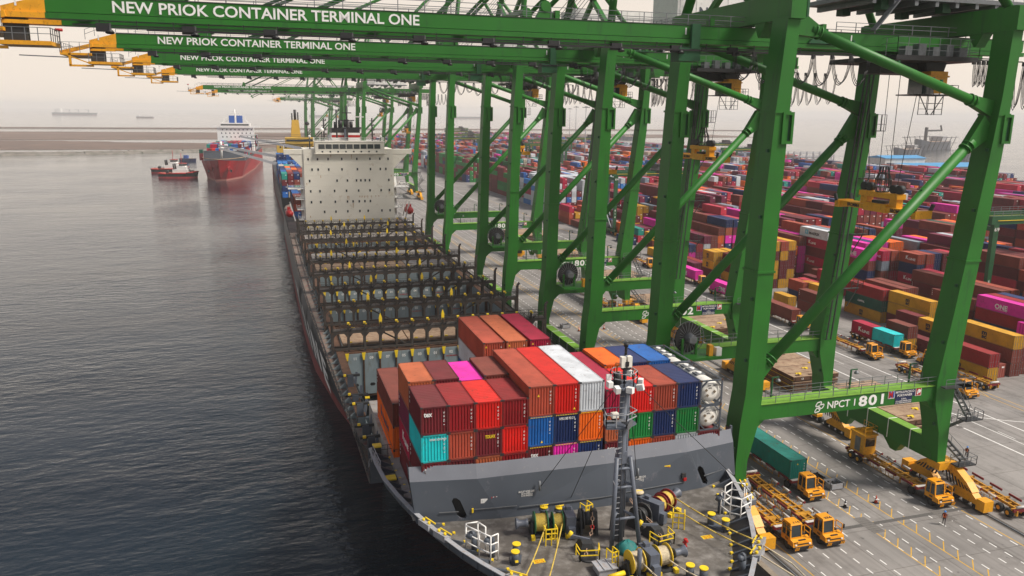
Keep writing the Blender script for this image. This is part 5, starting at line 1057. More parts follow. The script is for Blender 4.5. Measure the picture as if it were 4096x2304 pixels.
def deco(o, L, H, logo_, doors):
    """lettering a container wears: logo on the -X side, codes on the end"""
    h = W/2; l = L/2; x = -h+.01
    def side(s, size, y, z, m, wd=0, bold=.03): text('lettering', s, size, (x, y, z), (0,-1,0), (0,0,1), m, None, bold, width=wd).parent = o
    wt, bk = M['ctext'], M['ctextb']
    if logo_ == 'MAERSK':
        side('MAERSK', 1.05, l*.28+.2, .85, bk, 4.6); b = MB(); b.box(x-.01, l*.28+.6, .75, x, l*.28+2.0, 2.05, 0)
        for k in range(7): a = k*2*pi/7; b.bar((x-.02, l*.28+1.3, 1.4), (x-.02, l*.28+1.3+.55*cos(a), 1.4+.55*sin(a)), .14, .02, mi=1, w2=.03)
        b.build('emblem', [M['skyblue'], M['white']]).parent = o
    elif logo_ == 'K LINE': side('K', 1.25, l*.3, .95, wt, .9, .04); side('LINE', .8, l*.3-1.05, .85, wt, 2.2, .03)
    elif logo_ == 'ONE': side('ONE', 1.35, 1.6, .75, wt, 3.0, .03); side('OCEAN NETWORK EXPRESS', .2, 1.5, .5, wt, 2.8, .01)
    elif logo_ == 'MSC': side('m', 1.3, .9, 1.15, bk, 1.15, .05); side('sc', 1.0, .85, .5, bk, 1.1, .05)
    elif logo_ == 'Hapag-Lloyd':
        side('Hapag-Lloyd', .85, l*.1+1.0, .8, M['navy'], 4.4, .03); b = MB()
        b.prism([(l*.1+2.6, .7), (l*.1+1.6, .7), (l*.1+1.4, 1.3), (l*.1+1.9, 1.3), (l*.1+2.0, 1.9), (l*.1+2.5, 1.9)], 'x', x-.01, x); b.build('emblem', M['navy']).parent = o
    elif logo_ == 'EVERGREEN': side('EVERGREEN', .6, l*.5, .95, wt, 3.8)
    elif logo_ == 'CAPITAL': side('CAPITAL', .62, 1.8, 1.0, wt, 2.3)
    elif logo_ == 'CAI': side('CAI', .8, l*.9, 1.5, wt, 1.5)
    elif logo_ == 'tex':
        for i, c in enumerate('tex'): side(c, .45, l-.35, 2.0-.42*i, wt)
    elif logo_ == 'JASCO': side('J A S C O', .6, 2.6, .6, wt, 4.5)
    if doors == 0:   # plain front wall: number column at the right
        text('code', '2 2 G 1', .17, (h-.42, -l+.02, H-.5), (0,0,-1), (1,0,0), wt, None, .01, width=1.25).parent = o
    return o
M['skyblue'] = mat('sky_blue_panel', (.12, .42, .58), .5)
def container(x0, y0, z0, L, H, colour, label, group, logo_=None, doors=1, detail=True, front=None):
    """x0 left side, y0 end nearest the camera, z0 underside"""
    me = cmesh(L, H, doors); c = shade(PAL[colour], crng)
    o = ob('shipping_container', me[0], None, (x0+W/2, y0+L/2, z0), c)
    tag(o, label, 'shipping container', group)
    fr = ob('frame', me[1], o, color=tuple(v*.72 for v in c))
    if doors:
        for s in (1, -1):
            d = ob('door', me[2], o, color=tuple(v*.92 for v in c))
            if s < 0: d.location.x = W/2-.01+.12-.13+.01
            r = ob('locking_rod', me[3], d)
    deco(o, L, H, logo_, doors)
    if front: front(o, L, H)
    return o
def ftext(s, size, x, z, m, wd=0, bold=.03): return lambda o, L, H: setattr(text('lettering', s, size, (x, -L/2+.015, z), (1,0,0), (0,0,1), m, None, bold, width=wd), 'parent', o)
C20, C40, SH, HC = 6.06, 12.19, 2.59, 2.9
WT = M['ctext']; YT = M['brightyel']
TIER = {1: 'bottom', 2: 'second', 3: 'third', 4: 'top'}
def sticker(kind):
    def f(o, L, H):
        b = MB(); y = -L/2+.015
        for (x, z) in kind:
            b.prism([(x-.12, z), (x+.12, z), (x, z+.24)], 'y', y-.006, y)
        b.build('warning_sticker', YT).parent = o
    return f
def bars(o, L, H):
    b = MB(); y = -L/2-.004
    for i in range(13): b.prism([(-1.05+i*.165, H-.11), (-.97+i*.165, H-.11), (-.90+i*.165, H-.02), (-.98+i*.165, H-.02)], 'y', y-.006, y)
    b.build('hazard_band', YT).parent = o
colx = lambda i: 12.0+2.48*i+(.22 if i >= 7 else 0)
ORD = ['first', 'second', 'third', 'fourth', 'fifth', 'sixth', 'seventh', 'eighth', 'ninth', 'tenth', 'eleventh', 'twelfth']
GB = 'containers stacked behind the bow breakwater'
front20 = {0: ('maroon', 'turquoise', 'maroon', 'maroon'), 1: ('dark red', 'brick red', 'maroon', 'dark red'), 2: ('bright red', 'maroon', 'rust orange', 'brown'), 3: ('dark red', 'bright red', 'dark red', 'maroon'),
           8: ('bright red', 'green', 'orange', 'brown'), 9: ('brick red', 'navy', 'brick red', 'navy'), 10: ('navy', 'green', 'pale grey', 'maroon')}
tname = {0: 'top', 1: 'second down', 2: 'third down', 3: 'fourth down'}
FT = {(0, 0): ftext('tex', .62, -.95, 1.72, WT, .75), (0, 2): ftext('tex', .62, -.95, 1.7, WT, .75), (1, 2): ftext('tex', .62, -.85, 1.7, WT, .75), (2, 1): ftext('TOUAX', .42, -.35, 1.72, YT, .95, .04), (0, 1): ftext('0958 3292900', .26, -.45, 2.05, WT, 1.5, .01)}
for i, cols in front20.items():
    for t, c in enumerate(cols):
        container(colx(i), 65.1, 18.84-2.61*t, C20, SH, c, '%s short container, front row behind the breakwater, %s column from left, %s' % (c, ORD[i], tname[t]), GB, 'tex' if i == 0 and t != 1 else None, 0, front=FT.get((i, t)))
second = {0: ('rust orange', 'plum', 'crimson', 'maroon'), 1: ('maroon', 'brown', 'brown', 'brown'), 2: ('magenta', 'maroon', 'brown', 'brown'), 3: ('brown', 'maroon', 'brown', 'brown'), 8: ('orange', 'brown', 'brown', 'brown'), 9: ('navy', 'brown', 'brown', 'brown'), 10: ('blue', 'navy', 'brown', 'brown')}
for i, cols in second.items():
    for t, c in enumerate(cols):
        if t and i: continue
        container(colx(i), 71.3, 18.84-2.61*t, C20, HC if t == 0 and i not in (2,) else SH, c, '%s short container, second row behind the breakwater, %s column from left, %s' % (c, ORD[i], tname[t]), GB, ('K LINE' if t == 2 else 'tex') if i == 0 and t else None, 0)
forty = {4: ('brick red', 'blue', 'maroon', 'brown'), 5: ('bright red', 'navy', 'magenta', 'brown'), 6: ('pale grey', 'orange', 'navy', 'brown')}
for i, cols in forty.items():
    for t, c in enumerate(cols):
        H_ = HC if t < 3 else SH; z = (19.52, 16.60, 13.68, 11.06)[t]
        f = {(4, 0): sticker([(-.3, 1.9)]), (4, 1): sticker([(.1, .3)]), (5, 0): sticker([(.75, .35)]), (4, 2): ftext('tex', .62, -.95, 1.9, WT, .75), (5, 1): ftext('NYKU 585 953 2 9', .34, -.7, 2.35, WT, 1.5, .02)}.get((i, t))
        o = container(colx(i), 65.1, z, C40, H_, c, '%s long container behind the breakwater, %s column from left, %s of its stack' % (c, ORD[i], tname[t]), GB, None, 0, front=f)
        if (i, t) in ((4, 1), (5, 1), (6, 1), (6, 2), (4, 2), (5, 2)): bars(o, C40, H_)
for t, c in enumerate(('crimson', 'rust orange', 'maroon', 'brown')):
    container(colx(7), 65.1, 18.84-2.61*t, C40, SH, c, '%s long container right behind the grey foremast, %s of its stack' % (c, tname[t]), GB, None, 0, front=ftext('tex', .62, -.95, 1.7, WT, .75) if t == 2 else None)
for i, (x, cols) in enumerate(((22.5, ('brick red', 'pale grey', 'blue', 'brown')), (25.2, ('rust orange', 'brown', 'maroon', 'brown')), (28.0, ('crimson', 'maroon', 'brown', 'brown')))):
    for t, c in enumerate(cols):
        if t and i: continue
        container(x, 83.0, 18.86-2.61*t, C40, SH, c, '%s long container in the block of three amidships, %s stack, %s' % (c, ('left', 'middle', 'right')[i], tname[t]), GB, None, 0, front=sticker([(-.9, 2.0)]) if t == 0 else None)
for t, (c, lg) in enumerate((('brown', 'tex'), ('orange', 'Hapag-Lloyd'), ('orange', None))):
    container(11.55, 78.6, 14.4-2.61*t, C40, SH, c, '%s long container on the port edge of the deck, %s of its stack' % (c, tname[t]), GB, lg, 0)
# tank containers on the shore edge
def tank(x0, y0, z0, label, codes):
    root = empty('tank_container', (x0+W/2, y0+C20/2, z0), label, 'tank container', 'tank containers on the bow'); h = W/2; l = C20/2; X, Y = x0+h, y0+l
    b = MB()
    for sx in (-1, 1):
        for sy in (-1, 1): b.bar((X+sx*(h-.07), Y+sy*(l-.07), z0), (X+sx*(h-.07), Y+sy*(l-.07), z0+SH), .14); 
        for zz in (.07, SH-.07): b.bar((X+sx*(h-.07), Y-l, z0+zz), (X+sx*(h-.07), Y+l, z0+zz), .12)
    for sy in (-1, 1):
        y = Y+sy*(l-.07)
        for zz in (.07, SH-.07): b.bar((X-h, y, z0+zz), (X+h, y, z0+zz), .13)
        for sx in (-1, 1):
            for a, c in ((.1, .75), (SH-.1, SH-.75)): b.bar((X+sx*(h-.75), y, z0+a), (X+sx*(h-.1), y, z0+c), .16, .1)
    for sx in (-1, 1):
        for sy in (-1, 1):
            for zz in (0, SH-.13): b.cbox((X+sx*(h-.08), Y+sy*(l-.08), z0+zz+.065), (.18, .18, .14), 1)
    b.build('frame', [M['shipgrey'], M['rust']], root)
    b = MB(); b.lathe((X, Y-l+.12, z0+1.3), (0,1,0), [(0, .5), (.1, .85), (.3, 1.08), (.5, 1.14), (C20-.75, 1.14), (C20-.5, 1.0), (C20-.3, .6)], 24, 0)
    b.build('tank_shell', M['tank'], root)
    b = MB()
    for yy in (Y-.9, Y+.5, Y+1.7): b.box(X-.5, yy, z0+2.38, X+.5, yy+.9, z0+2.5, 0); b.tube((X, yy+.45, z0+2.4), (X, yy+.45, z0+2.62), .25, 12, mi=1)
    b.build('manway', [M['steel'], M['white']], root)
    for i, tx in enumerate(codes): text('lettering', tx, .22-.04*(i > 0), (X-.42+.1*i, Y-l+.10, z0+1.92-.24*i), (1,0,0), (0,0,1), M['ctextb'], root, .02)
    b = MB(); yy = Y-l+.13
    for dx, dz in ((-.55, 1.55), (.35, 1.35), (-.4, 1.0)): b.prism([(X+dx-.17, z0+dz), (X+dx, z0+dz-.17), (X+dx+.17, z0+dz), (X+dx, z0+dz+.17)], 'y', yy-.1, yy-.06)
    b.build('hazard_diamond', mat('placard', (.16, .12, .08), .6), root)
tank(colx(11), 65.1, 18.84, 'upper white tank container on the right edge of the bow stacks', ('SIMU 262246 8', '22K2')); tank(colx(11), 65.1, 16.23, 'lower white tank container on the right edge, under another tank', ('NPCU 110200 7', '22T6')); tank(colx(11), 71.3, 18.84, 'white tank container behind the upper tank on the bow, only its top showing', ('SIMU 262250 1', '22K2'))
for t, c in ((2, 'maroon'), (3, 'brown')): container(colx(11), 65.1, 18.84-2.61*t, C20, SH, c, '%s short container under the two white tanks, %s' % (c, tname[t]), GB, None, 0)
for t, c in ((1, 'brown'), (2, 'brown'), (3, 'brown')): container(colx(11), 71.3, 18.84-2.61*t, C20, SH, c, '%s short container below the rear white tank, %s' % (c, tname[t]), GB, None, 0)
# the closed hatch these stand on, and crossed lashing rods on the front face
b = MB(); b.box(11.2, 65.2, FZ, 43.4, 79.95, 10.98, 0); b.box(11.2, 80.0, DZ, 43.4, 96.4, 10.98, 0)
for i in range(12): b.box(colx(i)+.2, 65.0, 10.85, colx(i)+.5, 65.2, 11.1, 1)
b.build('hatch_platform', [M['hatchgrey'], M['brightyel']], ship)
b = MB()
for i in list(range(12)):
    x = colx(i); zt = 13.6
    b.bar((x+.12, 65.02, zt+2.5 if i == 0 else zt), (x+1.5, 64.9, 11.0), .045); b.bar((x+2.32, 65.02, zt+2.5 if i == 0 else zt), (x+.9, 64.9, 11.0), .045)
    b.bar((x+.25, 65.0, zt), (x+1.65, 64.9, 11.0), .03); b.bar((x+2.2, 65.0, zt), (x+.8, 64.9, 11.0), .03)
b.build('lashing_rods', M['rust'], ship)['kind'] = 'stuff'
# ------------------------------------------------------------------ the container yard
XB = [123.3, 125.95]; BLK = [('quay-side', XB)]
x = 131.6; names = ['first', 'second', 'third', 'fourth', 'fifth', 'sixth', 'seventh', 'eighth', 'ninth', 'tenth']
for k in range(10):
    n = 9 if k else 10; BLK.append((names[k], [x+2.62*i for i in range(n)])); x += 2.62*n+5.6
def inside(px, py, poly):
    c = False
    for (x0, y0), (x1, y1) in zip(poly, poly[1:]+poly[:1]):
        if (y0 > py) != (y1 > py) and px < (x1-x0)*(py-y0)/(y1-y0)+x0: c = not c
    return c
def scr(px, py, pz):
    d = Vector((px, py, pz-CAMZ)); zc = d.dot(_f)
    return (512+800.75*d.dot(_R)/zc, 288-800.75*d.dot(_U)/zc, zc) if zc > 1 else (-9999, -9999, zc)
yr_ = random.Random(21)
near = ['maroon']*11+['brown']*8+['brick red']*3+['dark red']*3+['crimson']*4+['magenta']*3+['orange']*3+['rust orange']*1+['navy']*6+['grey']*3+['teal']*1+['pale grey']*2+['plum']*5+['pink red']*2
evg = ['green']*9+['maroon']*8+['navy']*1+['brown']*2; msk = ['pale grey']*7+['crimson']*3+['sky blue']*1+['maroon']*3+['blue']*1
far = ['maroon']*5+['brown']*5+['pale grey']*5+['brick red']*4+['navy']*3+['blue']*2+['crimson']*2+['beige']*1+['teal']*1+['grey']*4+['magenta']*1+['rust orange']*2+['orange']*1
stacks = {}      # (block, row, bay) -> dict(x, y, L, cols)
def put(X, Y, cols, L=C40, logos=None): stacks[('set', round(X, 1), round(Y, 1))] = dict(x=X, y=Y, L=L, cols=cols, logos=logos or {})
mr, br_, bk, cr_, yl, nv = 'maroon', 'brown', 'brick red', 'crimson', 'ochre yellow', 'navy'
for X, Y, cols, L, lg in (
    (122.8, 106.2, [yl, 'dark red'], C40, {0: 'MSC', 1: 'CAI'}), (126.0, 107.5, [br_], C40, {}), (129.4, 107.4, [br_, br_, yl], C40, {2: 'MSC'}), (132.4, 108.0, [br_, mr], C40, {}), (135.1, 107.2, [mr, br_], C40, {0: 'tex'}),
    (123.1, 125.8, [yl, br_], C20, {}), (131.3, 125.8, [mr, yl], C20, {1: 'MSC'}), (131.4, 132.3, [br_, mr], C20, {}), (135.8, 133.6, [mr, yl, yl], C40, {2: 'MSC'}), (139.4, 134.0, [br_, 'pink red'], C40, {}), (142.1, 133.8, [br_, mr], C40, {}),
    (134.3, 145.9, [yl, 'dark green', 'dark red'], C40, {0: 'MSC', 1: 'CAPITAL'}), (137.0, 146.3, [yl, 'pink red'], C40, {}), (139.7, 146.0, [mr, br_, br_], C40, {}), (142.4, 146.4, [br_, mr, br_], C40, {}),
    (129.6, 168.2, [nv, bk], C20, {0: 'tex'}), (132.3, 168.4, [br_, 'pink red'], C20, {}), (123.2, 165.1, [yl], C20, {}), (124.2, 150.6, [br_, br_], C40, {1: 'tex'}), (131.2, 158.6, [br_, yl], C40, {}),
    (131.6, 185.0, [mr, yl, yl, mr, yl], C40, {}), (134.25, 184.8, [yl, mr, mr, yl, bk], C40, {}), (136.9, 185.2, [yl, yl, mr, mr, yl], C40, {}),
    (123.4, 201.0, [mr, yl, yl], C20, {1: 'MSC', 2: 'MSC'}), (126.0, 201.2, [yl, yl, yl], C20, {}), (125.9, 188.3, [yl, mr, mr], C40, {}), (129.0, 201.5, [mr, br_, yl], C20, {2: 'MSC'}),
    (147.6, 183.0, [br_, br_, cr_, mr, cr_, 'pale grey'], C40, {2: 'K LINE', 4: 'K LINE', 5: 'MAERSK'}), (150.3, 183.2, [br_, br_, 'magenta', 'magenta', 'grey', 'grey'], C40, {2: 'ONE'}), (152.9, 183.0, [br_, mr, 'magenta', 'magenta', bk, bk], C40, {}),
    (147.6, 195.7, [br_, br_, mr, mr, 'magenta'], C40, {4: 'ONE'}), (150.3, 195.7, [br_, mr, mr, br_, bk, bk], C40, {}),
    (141.5, 172.0, ['beige'], C40, {}), (144.2, 172.2, ['pink red', br_], C40, {}),
    (155.3, 177.0, [br_, mr, mr, 'magenta', 'magenta'], C40, {}), (158.0, 176.8, [br_, mr, mr, nv, nv], C40, {}), (160.6, 177.2, [br_, mr, mr, 'magenta', 'magenta'], C40, {}), (163.3, 177, [br_, br_, mr, 'orange', 'orange'], C40, {}), (165.9, 177.3, [br_, mr, br_, 'orange', 'orange'], C40, {}),
    (150.6, 165.2, [br_, mr, br_, 'grey', cr_], C20, {4: 'K LINE', 2: 'tex'}), (153.2, 165.0, [br_, mr, cr_, mr, bk], C20, {}),
    (155.6, 158.8, [br_, br_, cr_, nv, bk], C20, {2: 'K LINE', 4: 'K LINE'}), (158.25, 158.6, [br_, mr, mr, cr_, bk], C20, {}), (160.9, 159, [br_, mr, cr_, nv, nv], C20, {}), (163.5, 158.7, [br_, mr, cr_, mr, mr], C20, {}), (166.1, 159, [br_, cr_, mr, 'pink red', 'pink red'], C20, {}),
    (149.9, 142.0, [br_, br_, mr, br_], C40, {1: 'tex', 2: 'tex'}), (152.6, 142.2, [br_, mr, br_, 'pink red'], C40, {}), (147.2, 133.0, [br_, mr, br_], C40, {2: 'tex'}), (149.9, 129.2, [br_, nv, cr_, br_], C40, {2: 'K LINE'}), (152.5, 129.0, [br_, mr, nv, bk], C40, {}), (155.1, 116.2, [br_, nv, cr_, bk, br_], C40, {2: 'K LINE'}), (157.8, 116.5, [mr, br_, mr, br_, 'pink red'], C40, {}), (160.5, 116.3, [mr, br_, mr, br_, bk], C40, {}),
    (193.0, 186.0, [br_, br_, mr, 'plum', 'plum', br_], C40, {}), (195.7, 186.2, [br_, br_, mr, mr, 'dark green', 'dark green'], C40, {}), (198.3, 186.1, [br_, mr, mr, mr, bk, bk], C40, {}), (201, 186.1, [br_, mr, mr, mr, bk, 'orange'], C40, {}),
    (206, 180.2, [br_, mr, 'plum', 'orange'], C20, {3: 'Hapag-Lloyd'}), (208.6, 180.4, [br_, mr, br_, bk], C20, {}), (178.0, 150.5, [br_, mr, nv, nv], C20, {}), (180.6, 150.4, [br_, mr, br_, 'pale grey'], C20, {}), (183.2, 150.6, [br_, mr, 'brick red', bk], C20, {}),
    (247.0, 325.2, [mr, br_, 'plum', 'orange'], C40, {3: 'Hapag-Lloyd'}), (249.7, 325.2, [mr, br_, 'plum', 'crimson'], C40, {}), (285.0, 286.2, [br_, mr, 'plum', 'orange'], C40, {3: 'Hapag-Lloyd'}), (287.6, 286, [br_, mr, cr_, bk], C40, {}), (330, 310, [br_, mr, mr, 'plum', 'orange'], C40, {4: 'Hapag-Lloyd'}), (222.5, 287.2, [br_, mr, nv], C20, {2: 'CAI'}), (225.1, 287.2, [br_, mr, 'pink red'], C20, {}), (227.7, 287.2, [br_, mr, 'magenta'], C20, {}), (199.7, 214.2, [br_, mr, 'plum', 'plum', 'magenta'], C20, {4: 'ONE'}),
    (255.8, 397, [br_, mr, mr, 'plum', 'orange', 'plum'], C20, {4: 'Hapag-Lloyd'}), (258.4, 397, [br_, mr, mr, 'magenta', nv, cr_], C20, {}), (261, 397, [br_, mr, mr, nv, cr_, 'orange'], C20, {}), (263.7, 397, [br_, mr, mr, 'teal', 'teal', 'orange'], C20, {}),
    (155.2, 243.6, ['grey', br_, bk, bk], C40, {}), (157.9, 231.4, ['dark green', mr, mr, mr], C40, {0: 'JASCO'}), (160.5, 231.4, [br_, mr, br_, 'orange'], C40, {}), (155.1, 231, ['dark green', mr, br_], C40, {0: 'JASCO'}),
    (158.3, 300, [br_, nv, nv, mr], C20, {}), (142.5, 291, [mr, br_, yl, yl], C40, {}), (145.2, 291.2, [mr, yl, mr, yl], C40, {}), (134.5, 282, [mr, yl, yl], C20, {2: 'MSC'}), (137.1, 282.2, [mr, yl, mr], C20, {}), (131.2, 255, [br_, yl], C20, {}), (133.9, 255.2, [yl, yl], C20, {}), (136.6, 255, [mr, yl], C20, {}), (131.6, 243, [br_, yl], C20, {}),
    (124.0, 318.6, [bk, bk, cr_], C40, {}), (126.7, 318, [br_, yl], C20, {1: 'MSC'}), (124.2, 305, [br_], C40, {}), (126.9, 304.8, [br_], C40, {}), (129.5, 305, [br_, yl], C20, {1: 'MSC'}), (124.4, 297.5, [yl], C20, {0: 'MSC'}), (129.6, 318, [br_, yl, bk], C20, {}),
    (123.4, 224.5, ['blue', br_], C20, {}), (126.1, 224.3, ['sky blue', mr], C20, {}), (123.4, 237, [yl], C20, {})):
    put(X, Y, cols, L, lg)
boxes = [(s['x']-.3, s['y']-.4, s['x']+W+.3, s['y']+s['L']+.4) for s in stacks.values()]
clash = lambda x0, y0, x1, y1: any(x0 < c and x1 > a and y0 < d and y1 > b_ for a, b_, c, d in boxes)
for bi, (bn, xs_) in enumerate(BLK):
    y = 98.0+(bi*5.3 % 9); bay = 0
    ymax = 1330 if bi else 340
    while y < ymax:
        if any(abs(y+6-g) < 9 for g in (216, 352, 520, 705, 900, 1090)) and bi: y += 12.6; continue
        base = 4.9+1.1*sin(y*.031+bi*2.1)+.6*sin(y*.083+bi)
        for ri, X in enumerate(xs_):
            if not inside(X+1, y+6, [(120, 90), (330, 90), (372, 250), (425, 395), (470, 560), (520, 700), (570, 900), (600, 1280), (330, 1330), (190, 1150), (122, 1000)]): continue
            h = int(round(base+yr_.uniform(-1.1, 1.0))) if bi else (1 if yr_.random() < .3 else 0)
            if bi == 1 and y < 345: h = min(h, 2+int(ri*.6))
            if yr_.random() < .05: h -= 2
            h = max(0, min(6, h))
            if clash(X-.1, y, X+W, y+C40): h = 0
            if not h: continue
            pal = evg if (430 < y < 640 and X < 165) else msk if (345 < y < 430 and X < 175) else near if y < 420 else far
            short = yr_.random() < .16
            runc = yr_.choice(pal); cols = []
            for t in range(h): cols.append(runc if yr_.random() < .3 else yr_.choice(pal))
            lg = {}
            for t, c in enumerate(cols):
                if c == 'magenta' and yr_.random() < .6: lg[t] = 'ONE'
                if c == 'pale grey' and y < 440 and yr_.random() < .7: lg[t] = 'MAERSK'
                if c == 'crimson' and yr_.random() < .5: lg[t] = 'K LINE'
                if c == 'green' and yr_.random() < .6: lg[t] = 'EVERGREEN'
                if c == 'orange' and yr_.random() < .5: lg[t] = 'Hapag-Lloyd'
            Ls = C20 if short else C40
            stacks[(bi, ri, bay)] = dict(x=X+yr_.uniform(-.06, .06), y=y+yr_.uniform(-.25, .25), L=Ls, cols=cols, logos=lg)
            if short: stacks[(bi, ri, bay+.5)] = dict(x=X, y=y+C20+.1, L=C20, cols=[yr_.choice(pal) for _ in range(max(1, h-yr_.randint(0, 1)))], logos={})
        y += 12.6; bay += 1
# which boxes can be seen: exposed on the side towards the camera or on top
SL = list(stacks.values()); grid = {}
for s in SL: grid.setdefault((int(s['x']//12), int(s['y']//12)), []).append(s)
def hgt(px, py):
    m = 0
    for i in (-1, 0):
        for j in (-1, 0):
            for s in grid.get((int(px//12)+i, int(py//12)+j), ()):
                if s['x'] <= px <= s['x']+W and s['y'] <= py <= s['y']+s['L']: m = max(m, len(s['cols']))
    return m
cand = []
for s in SL:
    lf = min(hgt(s['x']-1.3, s['y']+s['L']*.3), hgt(s['x']-1.3, s['y']+s['L']*.75)); fr = hgt(s['x']+W/2, s['y']-2.0)
    for t in range(len(s['cols'])):
        if t == len(s['cols'])-1 or t >= lf or t >= fr:
            u, v, zc = scr(s['x']+W/2, s['y']+s['L']/2, t*SH+1.3)
            vis = -25 < u < 1050 and -20 < v < 590
            cand.append((zc if vis else 1e6+zc, s, t, t >= lf, t >= fr, vis))
cand = [c for c in cand if c[5] or c[0] < 1e6+350]
cand.sort(key=lambda c: c[0])
# a coarse look from the camera at which of them show: march towards the lens over the stack heights
def shows(s, t):
    for u in (.1, .5, .9):
        for k in (.5, 1.0):
            P = Vector((s['x']+(0 if k < 1 else W/2), s['y']+s['L']*u, (t+k)*SH)); D = Vector((0, 0, CAMZ))-P; ok = True
            for q in range(2, 26):
                p = P+D.normalized()*(q*1.6)
                if p.z > 16: break
                if hgt(p.x, p.y)*SH > p.z and not (s['x'] <= p.x <= s['x']+W and s['y'] <= p.y <= s['y']+s['L']): ok = False; break
            if ok: return True
    return False
NIND = 205; ind = []; rest = []; seen_lab = set()
for c in cand:
    if len(ind) < NIND and c[5] and c[0] < 420 and shows(c[1], c[2]): ind.append(c)
    else: rest.append(c)
tn = lambda t, n: 'alone on the ground' if n == 1 else 'top of %s' % ('two', 'three', 'four', 'five', 'six')[n-2] if t == n-1 else ('lowest' if t == 0 else ('second', 'third', 'fourth', 'fifth')[t-1]+' up')+' of %s' % ('two', 'three', 'four', 'five', 'six')[n-2]
rank = {}
for i, s in enumerate(sorted({id(c[1]): c[1] for c in ind}.values(), key=lambda s: scr(s['x']+1.2, s['y'], len(s['cols'])*SH)[0])): rank[id(s)] = i+1
def nth(n): return '%d%s' % (n, 'th' if 10 <= n % 100 <= 20 else {1: 'st', 2: 'nd', 3: 'rd'}.get(n % 10, 'th'))
for zc, s, t, lf, fr, vis in ind:
    c = s['cols'][t]; lg = s['logos'].get(t)
    lab = '%s %s yard container%s, %s, %s stack from the left' % (c, 'short' if s['L'] < 7 else 'long', ' lettered %s' % lg.split()[0] if False else '', tn(t, len(s['cols'])), nth(rank[id(s)]))
    container(s['x'], s['y'], t*SH+.01, s['L'], SH-.01, c, lab.replace('  ', ' '), 'containers stacked in the yard', lg, 1)
STUFF = MB()     # cargo of the other ships joins this one object further down
def simple(x, y, z, L, c, left=True, frnt=True):
    b = STUFF
    x1, y1, z1 = x+W, y+L, z+SH-.02
    k = shade(PAL[c], yr_, .2); b.col = k
    b.poly([(x, y1, z), (x, y, z), (x, y, z1), (x, y1, z1)]); b.poly([(x1, y, z), (x1, y1, z), (x1, y1, z1), (x1, y, z1)])
    b.poly([(x, y, z), (x1, y, z), (x1, y, z1), (x, y, z1)]); b.poly([(x1, y1, z), (x, y1, z), (x, y1, z1), (x1, y1, z1)])
    b.col = tuple(v*.92+.022 for v in k); b.poly([(x, y, z1), (x1, y, z1), (x1, y1, z1), (x, y1, z1)])  # top face lifted too: faded roof and skylight put into the colour
    if y < 560:     # door bars and marks, long-side ribs
        b.col = tuple(min(.8, v*1.5+.10) for v in k)
        for u in (.42, .95, 1.45, 2.0): b.box(x+u-.03, y-.03, z+.2, x+u+.03, y, z1-.2)
        b.col = (.7, .7, .68); b.box(x+1.5, y-.02, z1-.75, x+2.1, y, z1-.45)
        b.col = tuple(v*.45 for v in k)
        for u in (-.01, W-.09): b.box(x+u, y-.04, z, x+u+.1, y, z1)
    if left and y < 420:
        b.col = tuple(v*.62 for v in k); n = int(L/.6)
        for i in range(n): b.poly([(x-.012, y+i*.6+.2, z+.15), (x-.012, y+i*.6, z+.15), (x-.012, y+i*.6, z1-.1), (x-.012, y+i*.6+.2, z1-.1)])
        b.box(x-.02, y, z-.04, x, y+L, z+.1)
for zc, s, t, lf, fr, vis in rest: simple(s['x'], s['y'], t*SH+.02, s['L'], s['cols'][t], lf)

